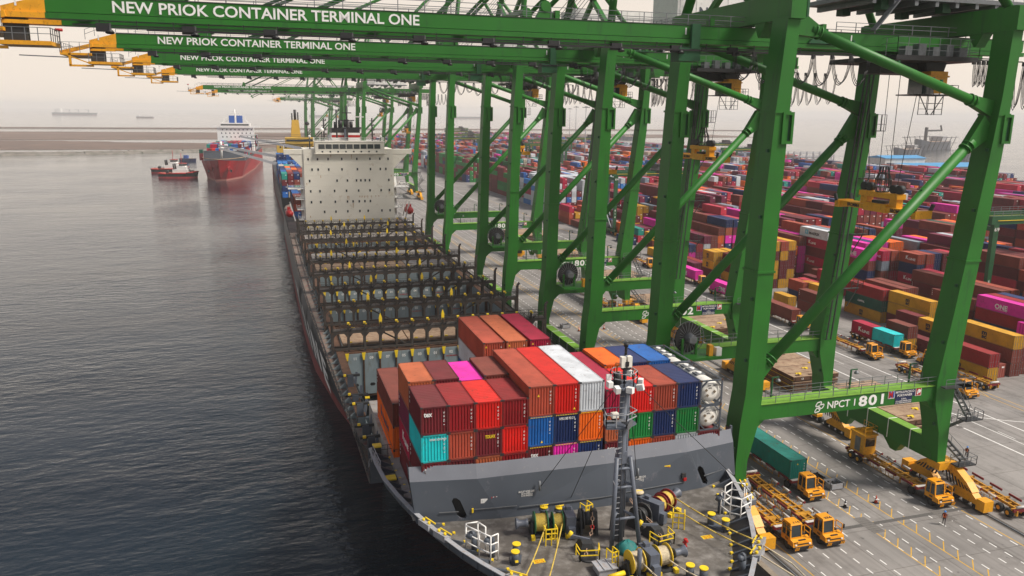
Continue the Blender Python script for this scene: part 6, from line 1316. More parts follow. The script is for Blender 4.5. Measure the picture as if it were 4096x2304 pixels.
# ------------------------------------------------------------------ yard gantry cranes
def rtg(X, Y, num, label, span=28.3, s=1.0):
    root = empty('yard_crane', (X+span/2, Y, 0), label, 'gantry crane', 'green gantry cranes over the yard stacks'); H = 23*s; g = M['dkgreen']; D = 7.5
    for x in (X, X+span):
        for y in (Y, Y+D):
            b = MB(); b.hexa([(x-.5, y-.45, 2.0), (x+.5, y-.45, 2.0), (x+.5, y+.45, 2.0), (x-.5, y+.45, 2.0)], [(x-.75, y-.5, H), (x+.75, y-.5, H), (x+.75, y+.5, H), (x-.75, y+.5, H)]); b.build('leg', g, root)
        b = MB(); b.box(x-.55, Y-1.6, 1.3, x+.55, Y+D+1.6, 2.4); b.box(x-.45, Y+.5, H-1.6, x+.45, Y+D-.5, H-.6); b.build('sill_beam', g, root)
        b = MB()
        for y in (Y-1.2, Y+.5, Y+D-.5, Y+D+1.2): b.tube((x-.35, y, .72), (x+.35, y, .72), .72, 14)
        b.build('wheels', M['rubber'], root)['kind'] = 'stuff'
        b = MB()
        for y in (Y-2.6, Y+D+1.9): b.box(x-.6, y, .3, x+.6, y+.7, 1.3, 0); [b.hexa([(x-.61, y-.01, .35+k*.3), (x+.6, y-.01, .35+k*.3), (x+.6, y+.0, .35+k*.3), (x-.61, y+.0, .35+k*.3)], [(x-.61, y-.01, .5+k*.3), (x+.6, y-.01, .5+k*.3), (x+.6, y, .5+k*.3), (x-.61, y, .5+k*.3)], 1) for k in range(3)]
        b.build('bumper', [M['yellow'], M['black']], root)
    for k, y in enumerate((Y, Y+D)):
        b = MB(); b.box(X-1.6, y-.55, H, X+span+1.6, y+.55, H+1.9); gb = b.build('girder', g, root)
        b = MB(); b.rail([(X-1.4, y-.6, H+1.9), (X+span+1.4, y-.6, H+1.9)], step=2.6, r=.05); b.bar((X, y-.7, H+.9), (X+span, y-.7, H+.9), .12, mi=1); b.build('handrail', [M['steel'], M['brightyel']], gb)
        if k == 0 and num:
            text('number', num, 1.1, (X-.55, y-.57, H-1.5), (1,0,0), (0,0,1), M['white'], gb, .02, width=1.35)
            b = MB(); b.box(X+8.6, y-.58, H+.2, X+12.8, y-.55, H+1.5); b.build('sign', M['capgrey'], gb); logo(gb, X+9.4, y-.58, H+.35, .7); text('lettering', 'NPCT 1', .85, (X+10.2, y-.6, H+.5), (1,0,0), (0,0,1), M['black'], gb, .02, width=2.4)
            b = MB(); b.box(X+17, y-.58, H+.2, X+20.5, y-.55, H+1.5); b.build('sign', M['navy'], gb)
            for i, ch in enumerate(num): text('number', ch, 1.0, (X-.35, y-.52, 9.5-i*1.3), (1,0,0), (0,0,1), M['white'], root, .02)
    tx = X+span*.72; b = MB(); b.box(tx-3.2, Y-1, H+1.9, tx+3.2, Y+D+1, H+2.3, 0); b.box(tx-2.2, Y+1, H+2.3, tx+1.8, Y+D-1, H+4.4, 0); b.box(tx+2, Y+.5, H+2.3, tx+3, Y+3, H+3.6, 1); b.rail([(tx-3.2, Y-1, H+2.3), (tx+3.2, Y-1, H+2.3)], step=1.2, r=.05, mi=1); b.box(tx+1.2, Y-.8, H-2.8, tx+3, Y+1.6, H-.3, 2)
    b.build('trolley', [M['black'], M['steel'], M['glass']], root)
    b = MB(); b.box(X+span-2.6 if False else X+.7, Y+1.2, 2.4, X+2.6, Y+4.6, 5.4, 0); b.box(X-.9, Y+D-3.5, 2.4, X-.5, Y+D-1, 4.4, 1); b.rail([(X+.7, Y-.2, 2.4), (X+2.6, Y-.2, 2.4)], step=.9, r=.05, mi=1)
    for k in range(4): b.bar((X-.9, Y+1+k*1.4*(1 if k % 2 else 1), 3+k*4.6), (X-.9, Y+5.5-k*1.0, 7.6+k*4.6), .35, .12, mi=1)
    b.build('power_house', [M['capgrey'], M['steel']], root)
    b = MB(); b.box(tx-2, Y+2, 14*s, tx+2, Y+4, 14.6*s); 
    for u in (-1.6, 1.6): b.bar((tx+u, Y+3, 14.6*s), (tx+u, Y+3, H), .06, mi=1)
    b.build('spreader', [M['yellow'], M['cable']], root)
rtg(130.4, 286, '614', 'green yard gantry numbered 614, standing past the yellow container stacks'); rtg(158.4, 140.5, '619', 'green yard gantry numbered 619, cut off by the right edge of the photo')
for i, (X, Y) in enumerate(((186, 811), (213, 955), (158, 700), (245, 1100), (301, 480), (330, 560), (186, 560), (273, 700), (215, 640))): rtg(X, Y, None, 'hazy green yard gantry far back, %s of the far gantries counting from the left' % ('second', 'third', 'first', 'fourth', 'eighth', 'ninth', 'fifth', 'seventh', 'sixth')[i])
# ------------------------------------------------------------------ yard light poles
for i, (X, Y, H) in enumerate(((264, 645, 53), (352, 890, 55), (420, 1900/1.75, 54), (392, 1270, 54), (185, 1020, 50))):
    root = empty('light_mast', (X, Y, 0), ('tall grey floodlight mast rising from the coloured stacks, biggest of them', 'tall floodlight mast, second biggest in the haze, left of the biggest one', 'thin hazy floodlight mast between two green crane legs', 'thinnest hazy floodlight mast behind the far yard', 'short hazy floodlight mast near the far left of the yard')[i], 'light mast', 'floodlight masts in the yard')
    b = MB(); b.tube((X, Y, 0), (X, Y, H), .55, 10, .28); b.build('pole', M['capgrey'], root)
    b = MB(); b.lathe((X, Y, H-1.4), (0,0,1), [(0, .6), (.3, 1.6), (.6, 1.6), (.9, .5)], 12); b.build('lamp_ring', M['steel'], root)
    q = MB(); q.box(-.55, -.3, -.25, .55, .3, .3); lm = q.build('lamp', M['steel']); lm.parent = root
    for k in range(10):
        o = lm if k == 0 else lm.copy()
        if k: COL.objects.link(o); o.parent = root
        a = k*pi/5; o.location = Vector((2.6*cos(a), 2.6*sin(a), H-1.3)); o.rotation_euler.z = a
# ------------------------------------------------------------------ terminal tractors and chassis trailers
Y_, K_ = M['yellow'], M['black']
M['tryel'] = mat('truck_yellow', (0.74, 0.30, 0.008), .4, stain=(.30, .12, .02), amt=.12, scale=1.5, var=.08)
M['traileryel'] = mat('trailer_yellow', (.50, .235, .015), .6, stain=(.11, .055, .025), amt=.38, scale=1.5, var=.2)
M['barred'] = mat('bar_maroon', (.16, .012, .014), .6); M['roller'] = mat('worn_white_roller', (.55, .53, .50), .6, stain=(.25, .2, .17), amt=.3, scale=3)
def make_tractor():
    r = empty('terminal_tractor', (0, 0, 0), 'x', 'terminal tractor', 'yellow terminal tractors on the apron')
    b = MB(); b.box(-.45, .6, .55, .45, 5.6, .95, 0); b.box(-1.0, 2.4, .5, -.45, 3.9, 1.0, 0); b.box(.45, 2.4, .5, 1.0, 3.9, 1.0, 0); b.lathe((0, 4.5, .95), (0,0,1), [(0, .55), (.14, .6), (.2, .5)], 14, 0); b.box(-1.2, 3.9, 1.02, -.62, 5.2, 1.1, 0); b.box(.62, 3.9, 1.02, 1.2, 5.2, 1.1, 0); b.box(.4, 1.2, 1.0, 1.05, 2.5, 1.55, 0); b.tube((.85, 2.7, 1), (.85, 2.7, 2.9), .07, 6)
    b.build('chassis', [M['dksteel']], r)
    b = MB(); b.hexa([(-1.22, .1, .75), (1.22, .1, .75), (1.22, 1.1, .75), (-1.22, 1.1, .75)], [(-1.2, .22, 1.3), (1.2, .22, 1.3), (1.2, 1.1, 1.5), (-1.2, 1.1, 1.5)], 0); b.box(-.75, .09, 1.0, .75, .13, 1.1, 1); b.box(-.4, .3, 1.36, .5, .5, 1.4, 1)
    b.build('hood', [M['tryel'], K_], r)
    b = MB(); b.hexa([(-1.22, 0, .42), (1.22, 0, .42), (1.22, .9, .42), (-1.22, .9, .42)], [(-1.22, -.05, .78), (1.22, -.05, .78), (1.22, .9, .78), (-1.22, .9, .78)], 0)
    for x in (-1.1, -.9, -.7, .62, .82, 1.02): b.hexa([(x, -.07, .44), (x+.1, -.07, .44), (x+.1, -.03, .44), (x, -.03, .44)], [(x+.1, -.09, .76), (x+.2, -.09, .76), (x+.2, -.05, .76), (x+.1, -.05, .76)], 1)
    b.build('bumper', [K_, M['tryel']], r)
    for x in (-.98, .78):
        q = MB(); q.box(x, .06, .93, x+.22, .14, 1.07); q.build('headlight', M['white'], r)
    b = MB(); X0, X1, Y0, Y1 = -1.2, .28, .75, 2.35
    P = [(X0, Y0), (X1, Y0), (X1, Y1), (X0, Y1)]; T = [(X0+.04, Y0+.18), (X1-.04, Y0+.18), (X1-.04, Y1-.04), (X0+.04, Y1-.04)]
    b.hexa([(x, y, .95) for x, y in P], [(x, y, 1.55) for x, y in P], 0)
    for (x, y), (u, v) in zip(P, T): b.bar((x+(.05 if x < 0 else -.05), y+(.05 if y < 1.5 else -.05), 1.5), (u+(.03 if x < 0 else -.03), v+(.03 if y < 1.5 else -.03), 3.0), .13)
    b.hexa([(X0-.02, Y0+.1, 2.95), (X1+.02, Y0+.1, 2.95), (X1+.02, Y1+.02, 2.95), (X0-.02, Y1+.02, 2.95)], [(X0+.06, Y0+.22, 3.14), (X1-.06, Y0+.22, 3.14), (X1-.06, Y1-.06, 3.14), (X0+.06, Y1-.06, 3.14)], 0); b.bar((X0+.02, 1.55, 1.5), (X0+.06, 1.55, 3.0), .1)
    b.box(X0, Y1-.1, 1.5, X1, Y1, 2.1, 0)
    cb = b.build('cab', [M['tryel']], r)
    b = MB(); b.poly([(X0+.1, Y0+.05, 1.58), (X1-.1, Y0+.05, 1.58), (X1-.12, Y0+.21, 2.93), (X0+.12, Y0+.21, 2.93)]); b.poly([(X0+.03, Y1-.12, 1.58), (X0+.03, Y0+.14, 1.58), (X0+.05, Y0+.26, 2.93), (X0+.05, Y1-.12, 2.93)]); b.poly([(X1-.03, Y0+.14, 1.58), (X1-.03, Y1-.12, 1.58), (X1-.05, Y1-.12, 2.93), (X1-.05, Y0+.26, 2.93)]); b.poly([(X1-.1, Y1-.03, 2.1), (X0+.1, Y1-.03, 2.1), (X0+.1, Y1-.05, 2.93), (X1-.1, Y1-.05, 2.93)]); b.box(-.9, 1.4, 1.0, 0, 1.9, 2.0)
    b.build('cab_glass', M['glass'], cb)
    b = MB(); b.bar((1.1, .5, 1.3), (1.1, .5, 2.5), .08); b.bar((1.1, 1.5, 1.0), (1.1, 1.5, 2.5), .08); b.bar((1.1, .5, 2.5), (1.1, 1.5, 2.5), .08); b.bar((1.1, 1.5, 2.4), (.3, 1.6, 2.4), .07); b.bar((1.1, .5, 1.9), (1.1, 1.5, 1.9), .07); b.cbox((1.28, .45, 2.25), (.1, .16, .5), 1); b.bar((1.1, .5, 2.4), (1.28, .45, 2.4), .05)
    b.build('mirror_frame', [M['tryel'], K_], r)
    w_ = MB(); w_.lathe((-.19, 0, 0), (1,0,0), [(0, .40), (.05, .52), (.33, .52), (.38, .40)], 18); tyre = None
    for x, y, k in ((-1.02, 1.3, 1), (1.02, 1.3, 1), (-1.05, 4.55, 1.25), (1.05, 4.55, 1.25)):
        if tyre is None: tyre = w_.build('wheel', M['rubber'], r); o = tyre
        else: o = tyre.copy(); COL.objects.link(o); o.parent = r
        o.location = (x, y, .52); o.scale = (k, 1, 1); q = MB(); q.lathe((-.2, 0, 0), (1,0,0), [(0, .25), (.4, .25)], 12); h_ = q.build('rim', M['dksteel']); h_.parent = o
    return r
def make_trailer():
    r = empty('chassis_trailer', (0, 0, 0), 'x', 'trailer', 'yellow skeleton trailers behind the tractors')
    b = MB()
    for x in (-.48, .48): b.box(x-.1, 3.9, .98, x+.1, 16.4, 1.3, 0)
    for k in range(15): y = 4.0+k*.87; b.box(-.38, y, 1.05, .38, y+.14, 1.2, 0)
    for y in (4.3, 7.4, 10.4, 13.2, 16.0): b.box(-1.2, y, 1.06, 1.2, y+.2, 1.28, 0)
    b.hexa([(-.58, 5.4, .98), (.58, 5.4, .98), (.58, 6.6, .98), (-.58, 6.6, .98)], [(-1.1, 5.5, 1.28), (1.1, 5.5, 1.28), (1.1, 6.1, 1.28), (-1.1, 6.1, 1.28)], 0)
    for s in (-1, 1):       # side underrun lattice
        b.bar((s*1.12, 7.6, .55), (s*1.12, 13.2, .55), .07); 
        for k in range(9): y = 7.6+k*.7; b.bar((s*1.12, y, .55), (s*1.12, y+(.35 if k % 2 else -.0), 1.1), .05)
        b.bar((s*.6, 7.0, 1.0), (s*.6, 7.0, .25), .14)
    b.box(-.95, 16.4, .55, -.75, 16.7, 1.2, 0); b.box(.75, 16.4, .55, .95, 16.7, 1.2, 0)
    b.build('frame', M['traileryel'], r)
    b = MB(); b.box(-1.25, 3.55, 1.02, 1.25, 3.95, 1.36, 0); b.box(-1.3, 16.35, 1.0, 1.3, 16.6, 1.36, 0); b.box(-1.1, 3.53, 1.33, 1.1, 3.97, 1.38, 1)
    b.build('end_plate', [M['barred'], M['roller']], r)
    q = MB(); q.tube((1.38, 0, 1.62), (1.38, 1.35, 1.62), .16, 10, mi=0); q.tube((1.38, -.06, 1.62), (1.38, .04, 1.62), .165, 10, mi=1); q.tube((1.38, 1.31, 1.62), (1.38, 1.41, 1.62), .165, 10, mi=1); q.bar((1.2, .2, 1.2), (1.4, .2, 1.6), .08, mi=2); q.bar((1.2, 1.1, 1.2), (1.4, 1.1, 1.6), .08, mi=2)
    g0 = q.build('guide_roller', [M['roller'], M['barred'], M['traileryel']], r); reps('guide_roller', g0, [(0, y, 0) for y in (4.4, 7.4, 10.2, 12.6)], r)
    q = MB(); q.tube((-.9, 16.5, 1.62), (.9, 16.5, 1.62), .16, 10); q.bar((-.7, 16.4, 1.2), (-.7, 16.5, 1.6), .1); q.bar((.7, 16.4, 1.2), (.7, 16.5, 1.6), .1); q.build('end_roller', M['roller'], r)
    q = MB(); q.bar((-1.32, 0, 1.42), (-1.32, 1.9, 1.42), .14, .26); g0 = q.build('guide_bar', M['barred'], r); reps('guide_bar', g0, [(0, y, 0) for y in (4.2, 7.0, 10.0, 13.0)], r)
    w_ = MB(); w_.lathe((-.28, 0, 0), (1,0,0), [(0, .40), (.06, .52), (.5, .52), (.56, .40)], 18); base = None
    for x in (-.95, .95):
        for y in (14.2, 15.6):
            if base is None: base = w_.build('wheel', M['rubber'], r); o = base
            else: o = base.copy(); COL.objects.link(o); o.parent = r
            o.location = (x, y, .52); q = MB(); q.lathe((-.29, 0, 0), (1,0,0), [(0, .26), (.58, .26)], 12); h_ = q.build('rim', M['yellow']); h_.parent = o
    return r
TR, TL = make_tractor(), make_trailer(); used = [False, False]
def place(proto, k, x, y, label, rz=0):
    o = TR if k == 0 else TL
    if used[k]: o = copy_tree(o)
    used[k] = True; o.location = (x, y, 0); o.rotation_euler.z = rz; o['label'] = label; return o
jobs = [('917', 54.1, 66.2, 'yellow tractor 917, nearest truck beside the ship bow', 'empty yellow trailer behind tractor 917 beside the bow', None),
 ('921', 58.2, 66.1, 'yellow tractor 921, right of tractor 917', 'empty yellow trailer behind tractor 921', None),
 ('903', 63.2, 75.7, 'yellow tractor 903 pulling the long teal container', 'yellow trailer under the long teal container', 'teal'),
 ('908', 77.4, 69.9, 'yellow tractor 908 beside the striped crane bogie', 'empty yellow trailer behind tractor 908, under the green sill beam', None),
 ('904', 113.0, 122.0, 'yellow tractor 904 with empty trailer, left of the turquoise container', 'empty yellow trailer behind tractor 904', None),
 ('935', 120.4, 121.2, 'yellow tractor 935 carrying two short containers', 'yellow trailer under the crimson and turquoise containers', 'pair'),
 ('915', 112.9, 99.6, 'yellow tractor 915 behind the landside leg of crane 801', 'empty yellow trailer behind tractor 915', None),
 ('912', 113.4, 144.6, 'yellow tractor 912 pulling a long brown container', 'yellow trailer under the long brown container', 'brown'),
 ('911', 113.4, 167.6, 'yellow tractor 911 pulling the nearer magenta container', 'yellow trailer under the nearer magenta container', 'magenta'),
 ('906', 115.2, 190.6, 'yellow tractor 906 pulling the farther magenta container', 'yellow trailer under the farther magenta container', 'magenta2'),
 ('902', 113.4, 219.0, 'yellow tractor 902, farthest down the truck lane', 'empty yellow trailer behind tractor 902', None),
 ('919', 78.3, 168.6, 'yellow tractor 919 under crane 803', 'empty yellow trailer behind tractor 919 under crane 803', None)]
for num, x, y, lt, ll, load in jobs:
    t = place(TR, 0, x, y, lt); l = place(TL, 1, x, y, ll)
    text('number', num, .5, (x+.1, y+1.35, 3.145), (-1,0,0), (0,-1,0), K_, t, .02, width=.9)
    text('number', num, .3, (x-1.1, y+.14, 1.12), (1,0,0), (0,.2,1), K_, t, .02, width=.5); text('number', num, .3, (x-1.235, y+1.6, 1.15), (0,-1,0), (0,0,1), K_, t, .02, width=.5)
    text('lettering', 'CST '+num, .26, (x-.05, y+3.54, 1.08), (1,0,0), (0,0,1), M['white'], l, .01, width=1.05)
    if load == 'teal': container(x-W/2, y+4.0, 1.32, C40, SH, 'teal', 'long teal container on the trailer behind tractor 903, beside the bow', 'containers on trailers', None, 0, front=sticker([(-.15, 1.9)]))
    elif load == 'pair':
        container(x-W/2, y+4.0, 1.32, C20, SH, 'turquoise', 'short turquoise container riding on the trailer right behind tractor 935', 'containers on trailers', None, 0); container(x-W/2, y+10.2, 1.32, C20, SH, 'crimson', 'short crimson container riding behind the turquoise one on its trailer', 'containers on trailers', 'K LINE', 0)
    elif load: container(x-W/2, y+4.0, 1.32, C40, SH, load.rstrip('2'), 'long %s container riding on the trailer behind tractor %s' % (load.rstrip('2'), num), 'containers on trailers', 'ONE' if load[0] == 'm' else None, 0)
place(TR, 0, 119.9, 118.6, 'yellow tractor driving away, seen from behind, beside the red yard container', pi); place(TL, 1, 119.9, 118.6, 'empty yellow trailer behind the tractor that drives away', pi)
place(TL, 1, 85.6, 81.8, 'empty yellow trailer CST 936 cut off by the right edge of the photo', pi*.97)
text('lettering', 'CST 936', .3, (84.0, 65.15, 1.05), (1,-.09,0), (0,0,1), M['white'], None, .01, width=1.3).parent = None
_l = [o for o in COL.objects if o.name.startswith('lettering') and o.parent is None][-1]; _p = [o for o in COL.objects if o.name.startswith('chassis_trailer')][-1]
bpy.context.view_layer.update(); _m = _l.matrix_world.copy(); _l.parent = _p; _l.matrix_parent_inverse = _p.matrix_world.inverted(); _l.matrix_local = _m
# ------------------------------------------------------------------ hatch covers landed on the quay
def pontoon(x0, y0, x1, y1, z, label, num=None):
    r = empty('hatch_cover', ((x0+x1)/2, (y0+y1)/2, z), label, 'hatch cover', 'rusty hatch covers stacked on the quay'); b = MB()
    b.box(x0, y0, z+.18, x1, y1, z+.85, 0); b.box(x0+.25, y0+.3, z, x1-.25, y1-.3, z+.18, 2)
    for i in range(int((x1-x0)/2.6)):
        for j in (0, 1): b.cbox((x0+1.2+i*2.6, (y0+.6, y1-.6)[j], z+.93), (.7, .4, .14), 2)
    for i in range(3): b.bar((x0+.3, y0+2+i*3.6, z+.88), (x1-.3, y0+2+i*3.6, z+.88), .14, .06, mi=2)
    for i in range(6): b.box(x0+.4+i*(x1-x0)/6, y0-.08, z+.2, x0+.55+i*(x1-x0)/6, y0, z+.8, 2)
    b.build('panel', [M['rust'], M['hatch'], M['rust']], r); q = MB(); q.box(x0+.02, y0+.02, z+.85, x1-.02, y1-.02, z+.9); q.build('top_plate', M['hatch'], r)
    q = MB()
    for i in range(3): q.cbox((x0+2.0+i*3.1, y0+1.5+i*2.4, z+.97), (1.1, .3, .14)); q.cbox((x0+2.0+i*3.1, y0+1.1+i*2.4, z+.99), (.35, .5, .16))
    q.bar((x0-.02, y0, z+.22), (x0-.02, y1, z+.22), .06); q.build('lashing_foot', M['brightyel'], r)
    if num: text('number', num, .5, (x0-.02, y1-3, z+.35), (0,-1,0), (0,0,1), M['white'], r, .02); text('number', num, .5, (x0+1.5, y0-.1, z+.35), (1,0,0), (0,0,1), M['white'], r, .02)
piles = [(85.0, 110.6, 94.2, 123.2, 3, '13', 'beside the rear leg of crane 801'), (92.6, 99.0, 101.6, 110.6, 1, None, 'beside the 801 beam, alone on the ground'), (88.2, 88.6, 96.4, 97.0, 3, None, 'behind the right end of the 801 beam'), (89.2, 145.5, 101.5, 158.0, 2, '11', 'behind the 802 beam'), (86.5, 167.0, 98.5, 180.0, 2, '09', 'behind the 803 crane rear leg'), (90, 199, 101.5, 212, 2, None, 'behind crane 803'), (89.5, 240, 101, 252, 2, None, 'beside crane 804'), (87, 275, 101, 292, 3, None, 'farthest down the quay')]
for x0, y0, x1, y1, n, num, wh in piles:
    for k in range(n):
        d = random.uniform(-.5, .5) if k else 0
        pontoon(x0+d, y0+d*.6, x1+d, y1+d*.6, k*.98, 'rusty hatch cover %s%s' % (wh, '' if n == 1 else ', %s of its pile' % (('bottom', 'middle', 'top') if n == 3 else ('bottom', 'top'))[k]), num if k == n-1 else None)
# ------------------------------------------------------------------ people, cones, crates, car
def person(x, y, rz, pose, label, top, legs):
    P = {'pel': (0,0,.95), 'sp': (0,0,1.2), 'ch': (0,-.02,1.38), 'nk': (0,-.02,1.5), 'hd': (0,-.03,1.66), 'ht': (0,-.03,1.74)}
    P.update(pose); names_ = list(P); E_ = [('pel','sp'),('sp','ch'),('ch','nk'),('nk','hd'),('hd','ht'),('ch','sL'),('sL','eL'),('eL','wL'),('wL','hL'),('ch','sR'),('sR','eR'),('eR','wR'),('wR','hR'),('pel','pL'),('pL','kL'),('kL','aL'),('aL','tL'),('pel','pR'),('pR','kR'),('kR','aR'),('aR','tR')]
    R = {'pel': .15, 'sp': .145, 'ch': .16, 'nk': .065, 'hd': .10, 'ht': .085, 's': .075, 'e': .052, 'w': .036, 'h': .04, 'p': .10, 'k': .07, 'a': .048, 't': .045}
    me = bpy.data.meshes.new('person'); me.from_pydata([P[n] for n in names_], [(names_.index(a), names_.index(c)) for a, c in E_], [])
    o = bpy.data.objects.new('person', me); COL.objects.link(o); sk = o.modifiers.new('skin', 'SKIN'); o.modifiers.new('sub', 'SUBSURF').levels = 1
    for i, n in enumerate(names_): r = R.get(n) or R[n[0]]; me.skin_vertices[0].data[i].radius = (r, r*.85); me.skin_vertices[0].data[i].use_root = (n == 'pel')
    bpy.context.view_layer.update(); m2 = bpy.data.meshes.new_from_object(o.evaluated_get(bpy.context.evaluated_depsgraph_get())); o.modifiers.clear(); o.data = m2; m2.materials.clear()
    for m_ in (top, legs, M['skin'], K_): m2.materials.append(m_)
    hands = [Vector(P['hL']), Vector(P['hR'])]
    for f in m2.polygons: c = f.center; f.material_index = 2 if c.z > 1.53 or min((c-h).length for h in hands) < .08 else (3 if c.z < .12 else 1 if c.z < .93 else 0); f.use_smooth = True
    o.location = (x, y, 0); o.rotation_euler.z = rz; tag(o, label, 'person', 'workers on the quay')
    for nm, fn in (('helmet', lambda q: (q.lathe((0, -.03, 1.70), (0,0,1), [(0, .135), (.03, .13), (.09, .10), (.125, .04)], 14, 0), q.hexa([(-.09,-.2,1.69),(.09,-.2,1.69),(.09,-.1,1.69),(-.09,-.1,1.69)], [(-.09,-.2,1.71),(.09,-.2,1.71),(.09,-.1,1.72),(-.09,-.1,1.72)]))),):
        q = MB(); fn(q); h = q.build(nm, M['helmet']); h.parent = o
    q = MB(); q.box(-.155, -.185, 1.12, -.09, -.15, 1.44); q.box(.09, -.185, 1.12, .155, -.15, 1.44); q.box(-.16, -.19, 1.05, .16, -.155, 1.12); h = q.build('vest_strip', M['orange']); h.parent = o
    q = MB(); q.cbox((-.035, -.125, 1.665), (.025, .02, .02)); q.cbox((.035, -.125, 1.665), (.025, .02, .02)); q.cbox((0, -.125, 1.60), (.05, .02, .012)); q.cbox((0, -.135, 1.635), (.024, .04, .035)); h = q.build('face', M['black']); h.parent = o
    return o
person(74.0, 66.9, -.9, {'sL': (.19,-.02,1.42), 'eL': (.24,.05,1.15), 'wL': (.26,-.08,.93), 'hL': (.26,-.13,.86), 'sR': (-.19,-.02,1.42), 'eR': (-.26,.06,1.16), 'wR': (-.27,-.02,.92), 'hR': (-.27,-.05,.84), 'pL': (.1,0,.88), 'kL': (.12,-.12,.5), 'aL': (.13,-.16,.1), 'tL': (.14,-.34,.05), 'pR': (-.1,0,.88), 'kR': (-.11,.06,.48), 'aR': (-.12,.24,.12), 'tR': (-.13,.10,.05)}, 'person in a blue helmet and dark red top walking, nearer of the two workers', M['maroon'], M['dkcloth'])
person(92.0, 81.0, -1.2, {'sL': (.19,-.02,1.42), 'eL': (.25,-.08,1.17), 'wL': (.12,-.27,1.22), 'hL': (.06,-.30,1.28), 'sR': (-.19,-.02,1.42), 'eR': (-.25,-.06,1.16), 'wR': (-.14,-.26,1.12), 'hR': (-.07,-.3,1.14), 'pL': (.1,0,.88), 'kL': (.12,-.03,.5), 'aL': (.14,0,.1), 'tL': (.16,-.17,.05), 'pR': (-.1,0,.88), 'kR': (-.14,-.05,.48), 'aR': (-.2,.02,.1), 'tR': (-.24,-.14,.05)}, 'person in a blue helmet and dark clothes standing, farther of the two workers', M['dkcloth'], M['dkcloth'])
for x, y, mt, lab in ((65.7, 73.7, 'black', 'dark traffic cone with white bands near tractor 903'), (70.2, 73.6, 'red', 'red traffic cone near tractor 903, right of the dark cone'), (64.3, 157.5, 'orange', 'small far traffic cone left of the 802 beam'), (70.3, 157.6, 'red', 'small far traffic cone right of the 802 front leg')):
    r = empty('traffic_cone', (x, y, 0), lab, 'traffic cone', 'traffic cones on the quay'); b = MB(); b.box(x-.3, y-.3, 0, x+.3, y+.3, .06); b.build('base', K_, r)
    b = MB(); b.lathe((x, y, .06), (0,0,1), [(0, .22), (.35, .15), (.36, .155), (.52, .115), (.53, .11), (.95, .04)], 12, 0); b.build('cone', M[mt] if mt != 'red' else mat('cone_red', (.45, .05, .02), .6), r); b = MB(); b.lathe((x, y, .44), (0,0,1), [(0, .158), (.13, .125)], 12); b.build('band', M['white'], r)
for x, y, lab in ((67.9, 78.6, 'grey metal crate with slatted sides right of tractor 903'), (66.6, 80.6, 'dark metal crate full of twistlocks behind the grey crate'), (62.4, 161.0, 'far grey crate left of the 802 front leg')):
    r = empty('metal_crate', (x, y, 0), lab, 'crate', 'metal crates on the quay'); b = MB(); mt = M['dksteel'] if 'dark' in lab else M['capgrey']
    for s in (-1, 1):
        b.box(x-.95, y+s*.75-.03, .12, x+.95, y+s*.75+.03, .85); b.box(x+s*.95-.03, y-.72, .12, x+s*.95+.03, y+.72, .85)
        for t in (-1, 1): b.box(x+s*.9-.08, y+t*.7-.08, 0, x+s*.9+.08, y+t*.7+.08, .95)
    b.box(x-.92, y-.72, .12, x+.92, y+.72, .18); b.build('bin', mt, r); b = MB()
    for k in range(14): b.cbox((x+random.uniform(-.7, .7), y+random.uniform(-.5, .5), .55+random.uniform(0, .2)), (.22, .16, .2))
    b.build('twistlocks', M['dksteel'], r)['kind'] = 'stuff'
r = empty('parked_car', (87.2, 530, 0), 'small white car parked on the far quay behind the white deckhouse', 'car'); b = MB()
b.prism([(84.9, .35), (89.6, .35), (89.6, .95), (88.9, 1.05), (88.2, 1.65), (86.0, 1.68), (85.0, 1.05)], 'y', 529, 530.8, 0); b.build('body', M['white'], r); b = MB(); b.prism([(85.4, 1.05), (88.6, 1.05), (88.0, 1.55), (86.1, 1.58)], 'y', 528.98, 529.0); b.build('window', M['glass'], r); b = MB(); b.tube((85.8, 528.95, .35), (85.8, 530.85, .35), .34, 12); b.tube((88.7, 528.95, .35), (88.7, 530.85, .35), .34, 12); b.build('wheel', M['rubber'], r)
# ------------------------------------------------------------------ other ships
def hullmb(L, B, zt, zb=WZ-1, bow=.16, flare=.35, stern=.06, sheer=0.0):
    """hull along +y from bow at y=0; returns MB (0 topsides, 1 below)"""
    b = MB(); st = [(0, .0), (bow*.25, .42), (bow*.55, .72), (bow, .97), (.5, 1), (1-stern, .98), (1, .8)]; rows = []
    for t, w_ in st:
        wl = w_*(1-flare*(1-min(1, t/(bow*1.6)))) if t < bow*1.6 else w_
        z1 = zt+(sheer*(1-t/bow)**1.3 if t < bow else 0); off = (L*.035 if t == 0 else 0)
        rows.append([(s*B/2*(wl if k < 2 else w_), t*L+(off if k < 2 else 0), z) for s in (-1, 1) for k, z in enumerate((zb, WZ+1.2, z1))])
    for i in range(len(rows)-1):
        p, q = rows[i], rows[i+1]; k = len(b.v); b.v += p+q
        for s in (0, 3):
            for j in (0, 1):
                f = [k+s+j, k+6+s+j, k+6+s+j+1, k+s+j+1]; b.face(f if s else f[::-1], 1 if j == 0 else 0)
        b.face([k+2, k+5, k+11, k+8], 2)
    k = len(b.v); b.v += rows[-1]; b.face([k, k+3, k+4, k+1], 1); b.face([k+1, k+4, k+5, k+2], 0)
    return b
def root_at(name, x, y, rz, label, cat, group=None):
    r = empty(name, (x, y, 0), label, cat, group); return r
def lput(r, b, name, mts, rz):
    c, s = cos(rz), sin(rz); b.v = [(r.location.x+x*c-y*s, r.location.y+x*s+y*c, z) for x, y, z in b.v]; return b.build(name, mts, r)
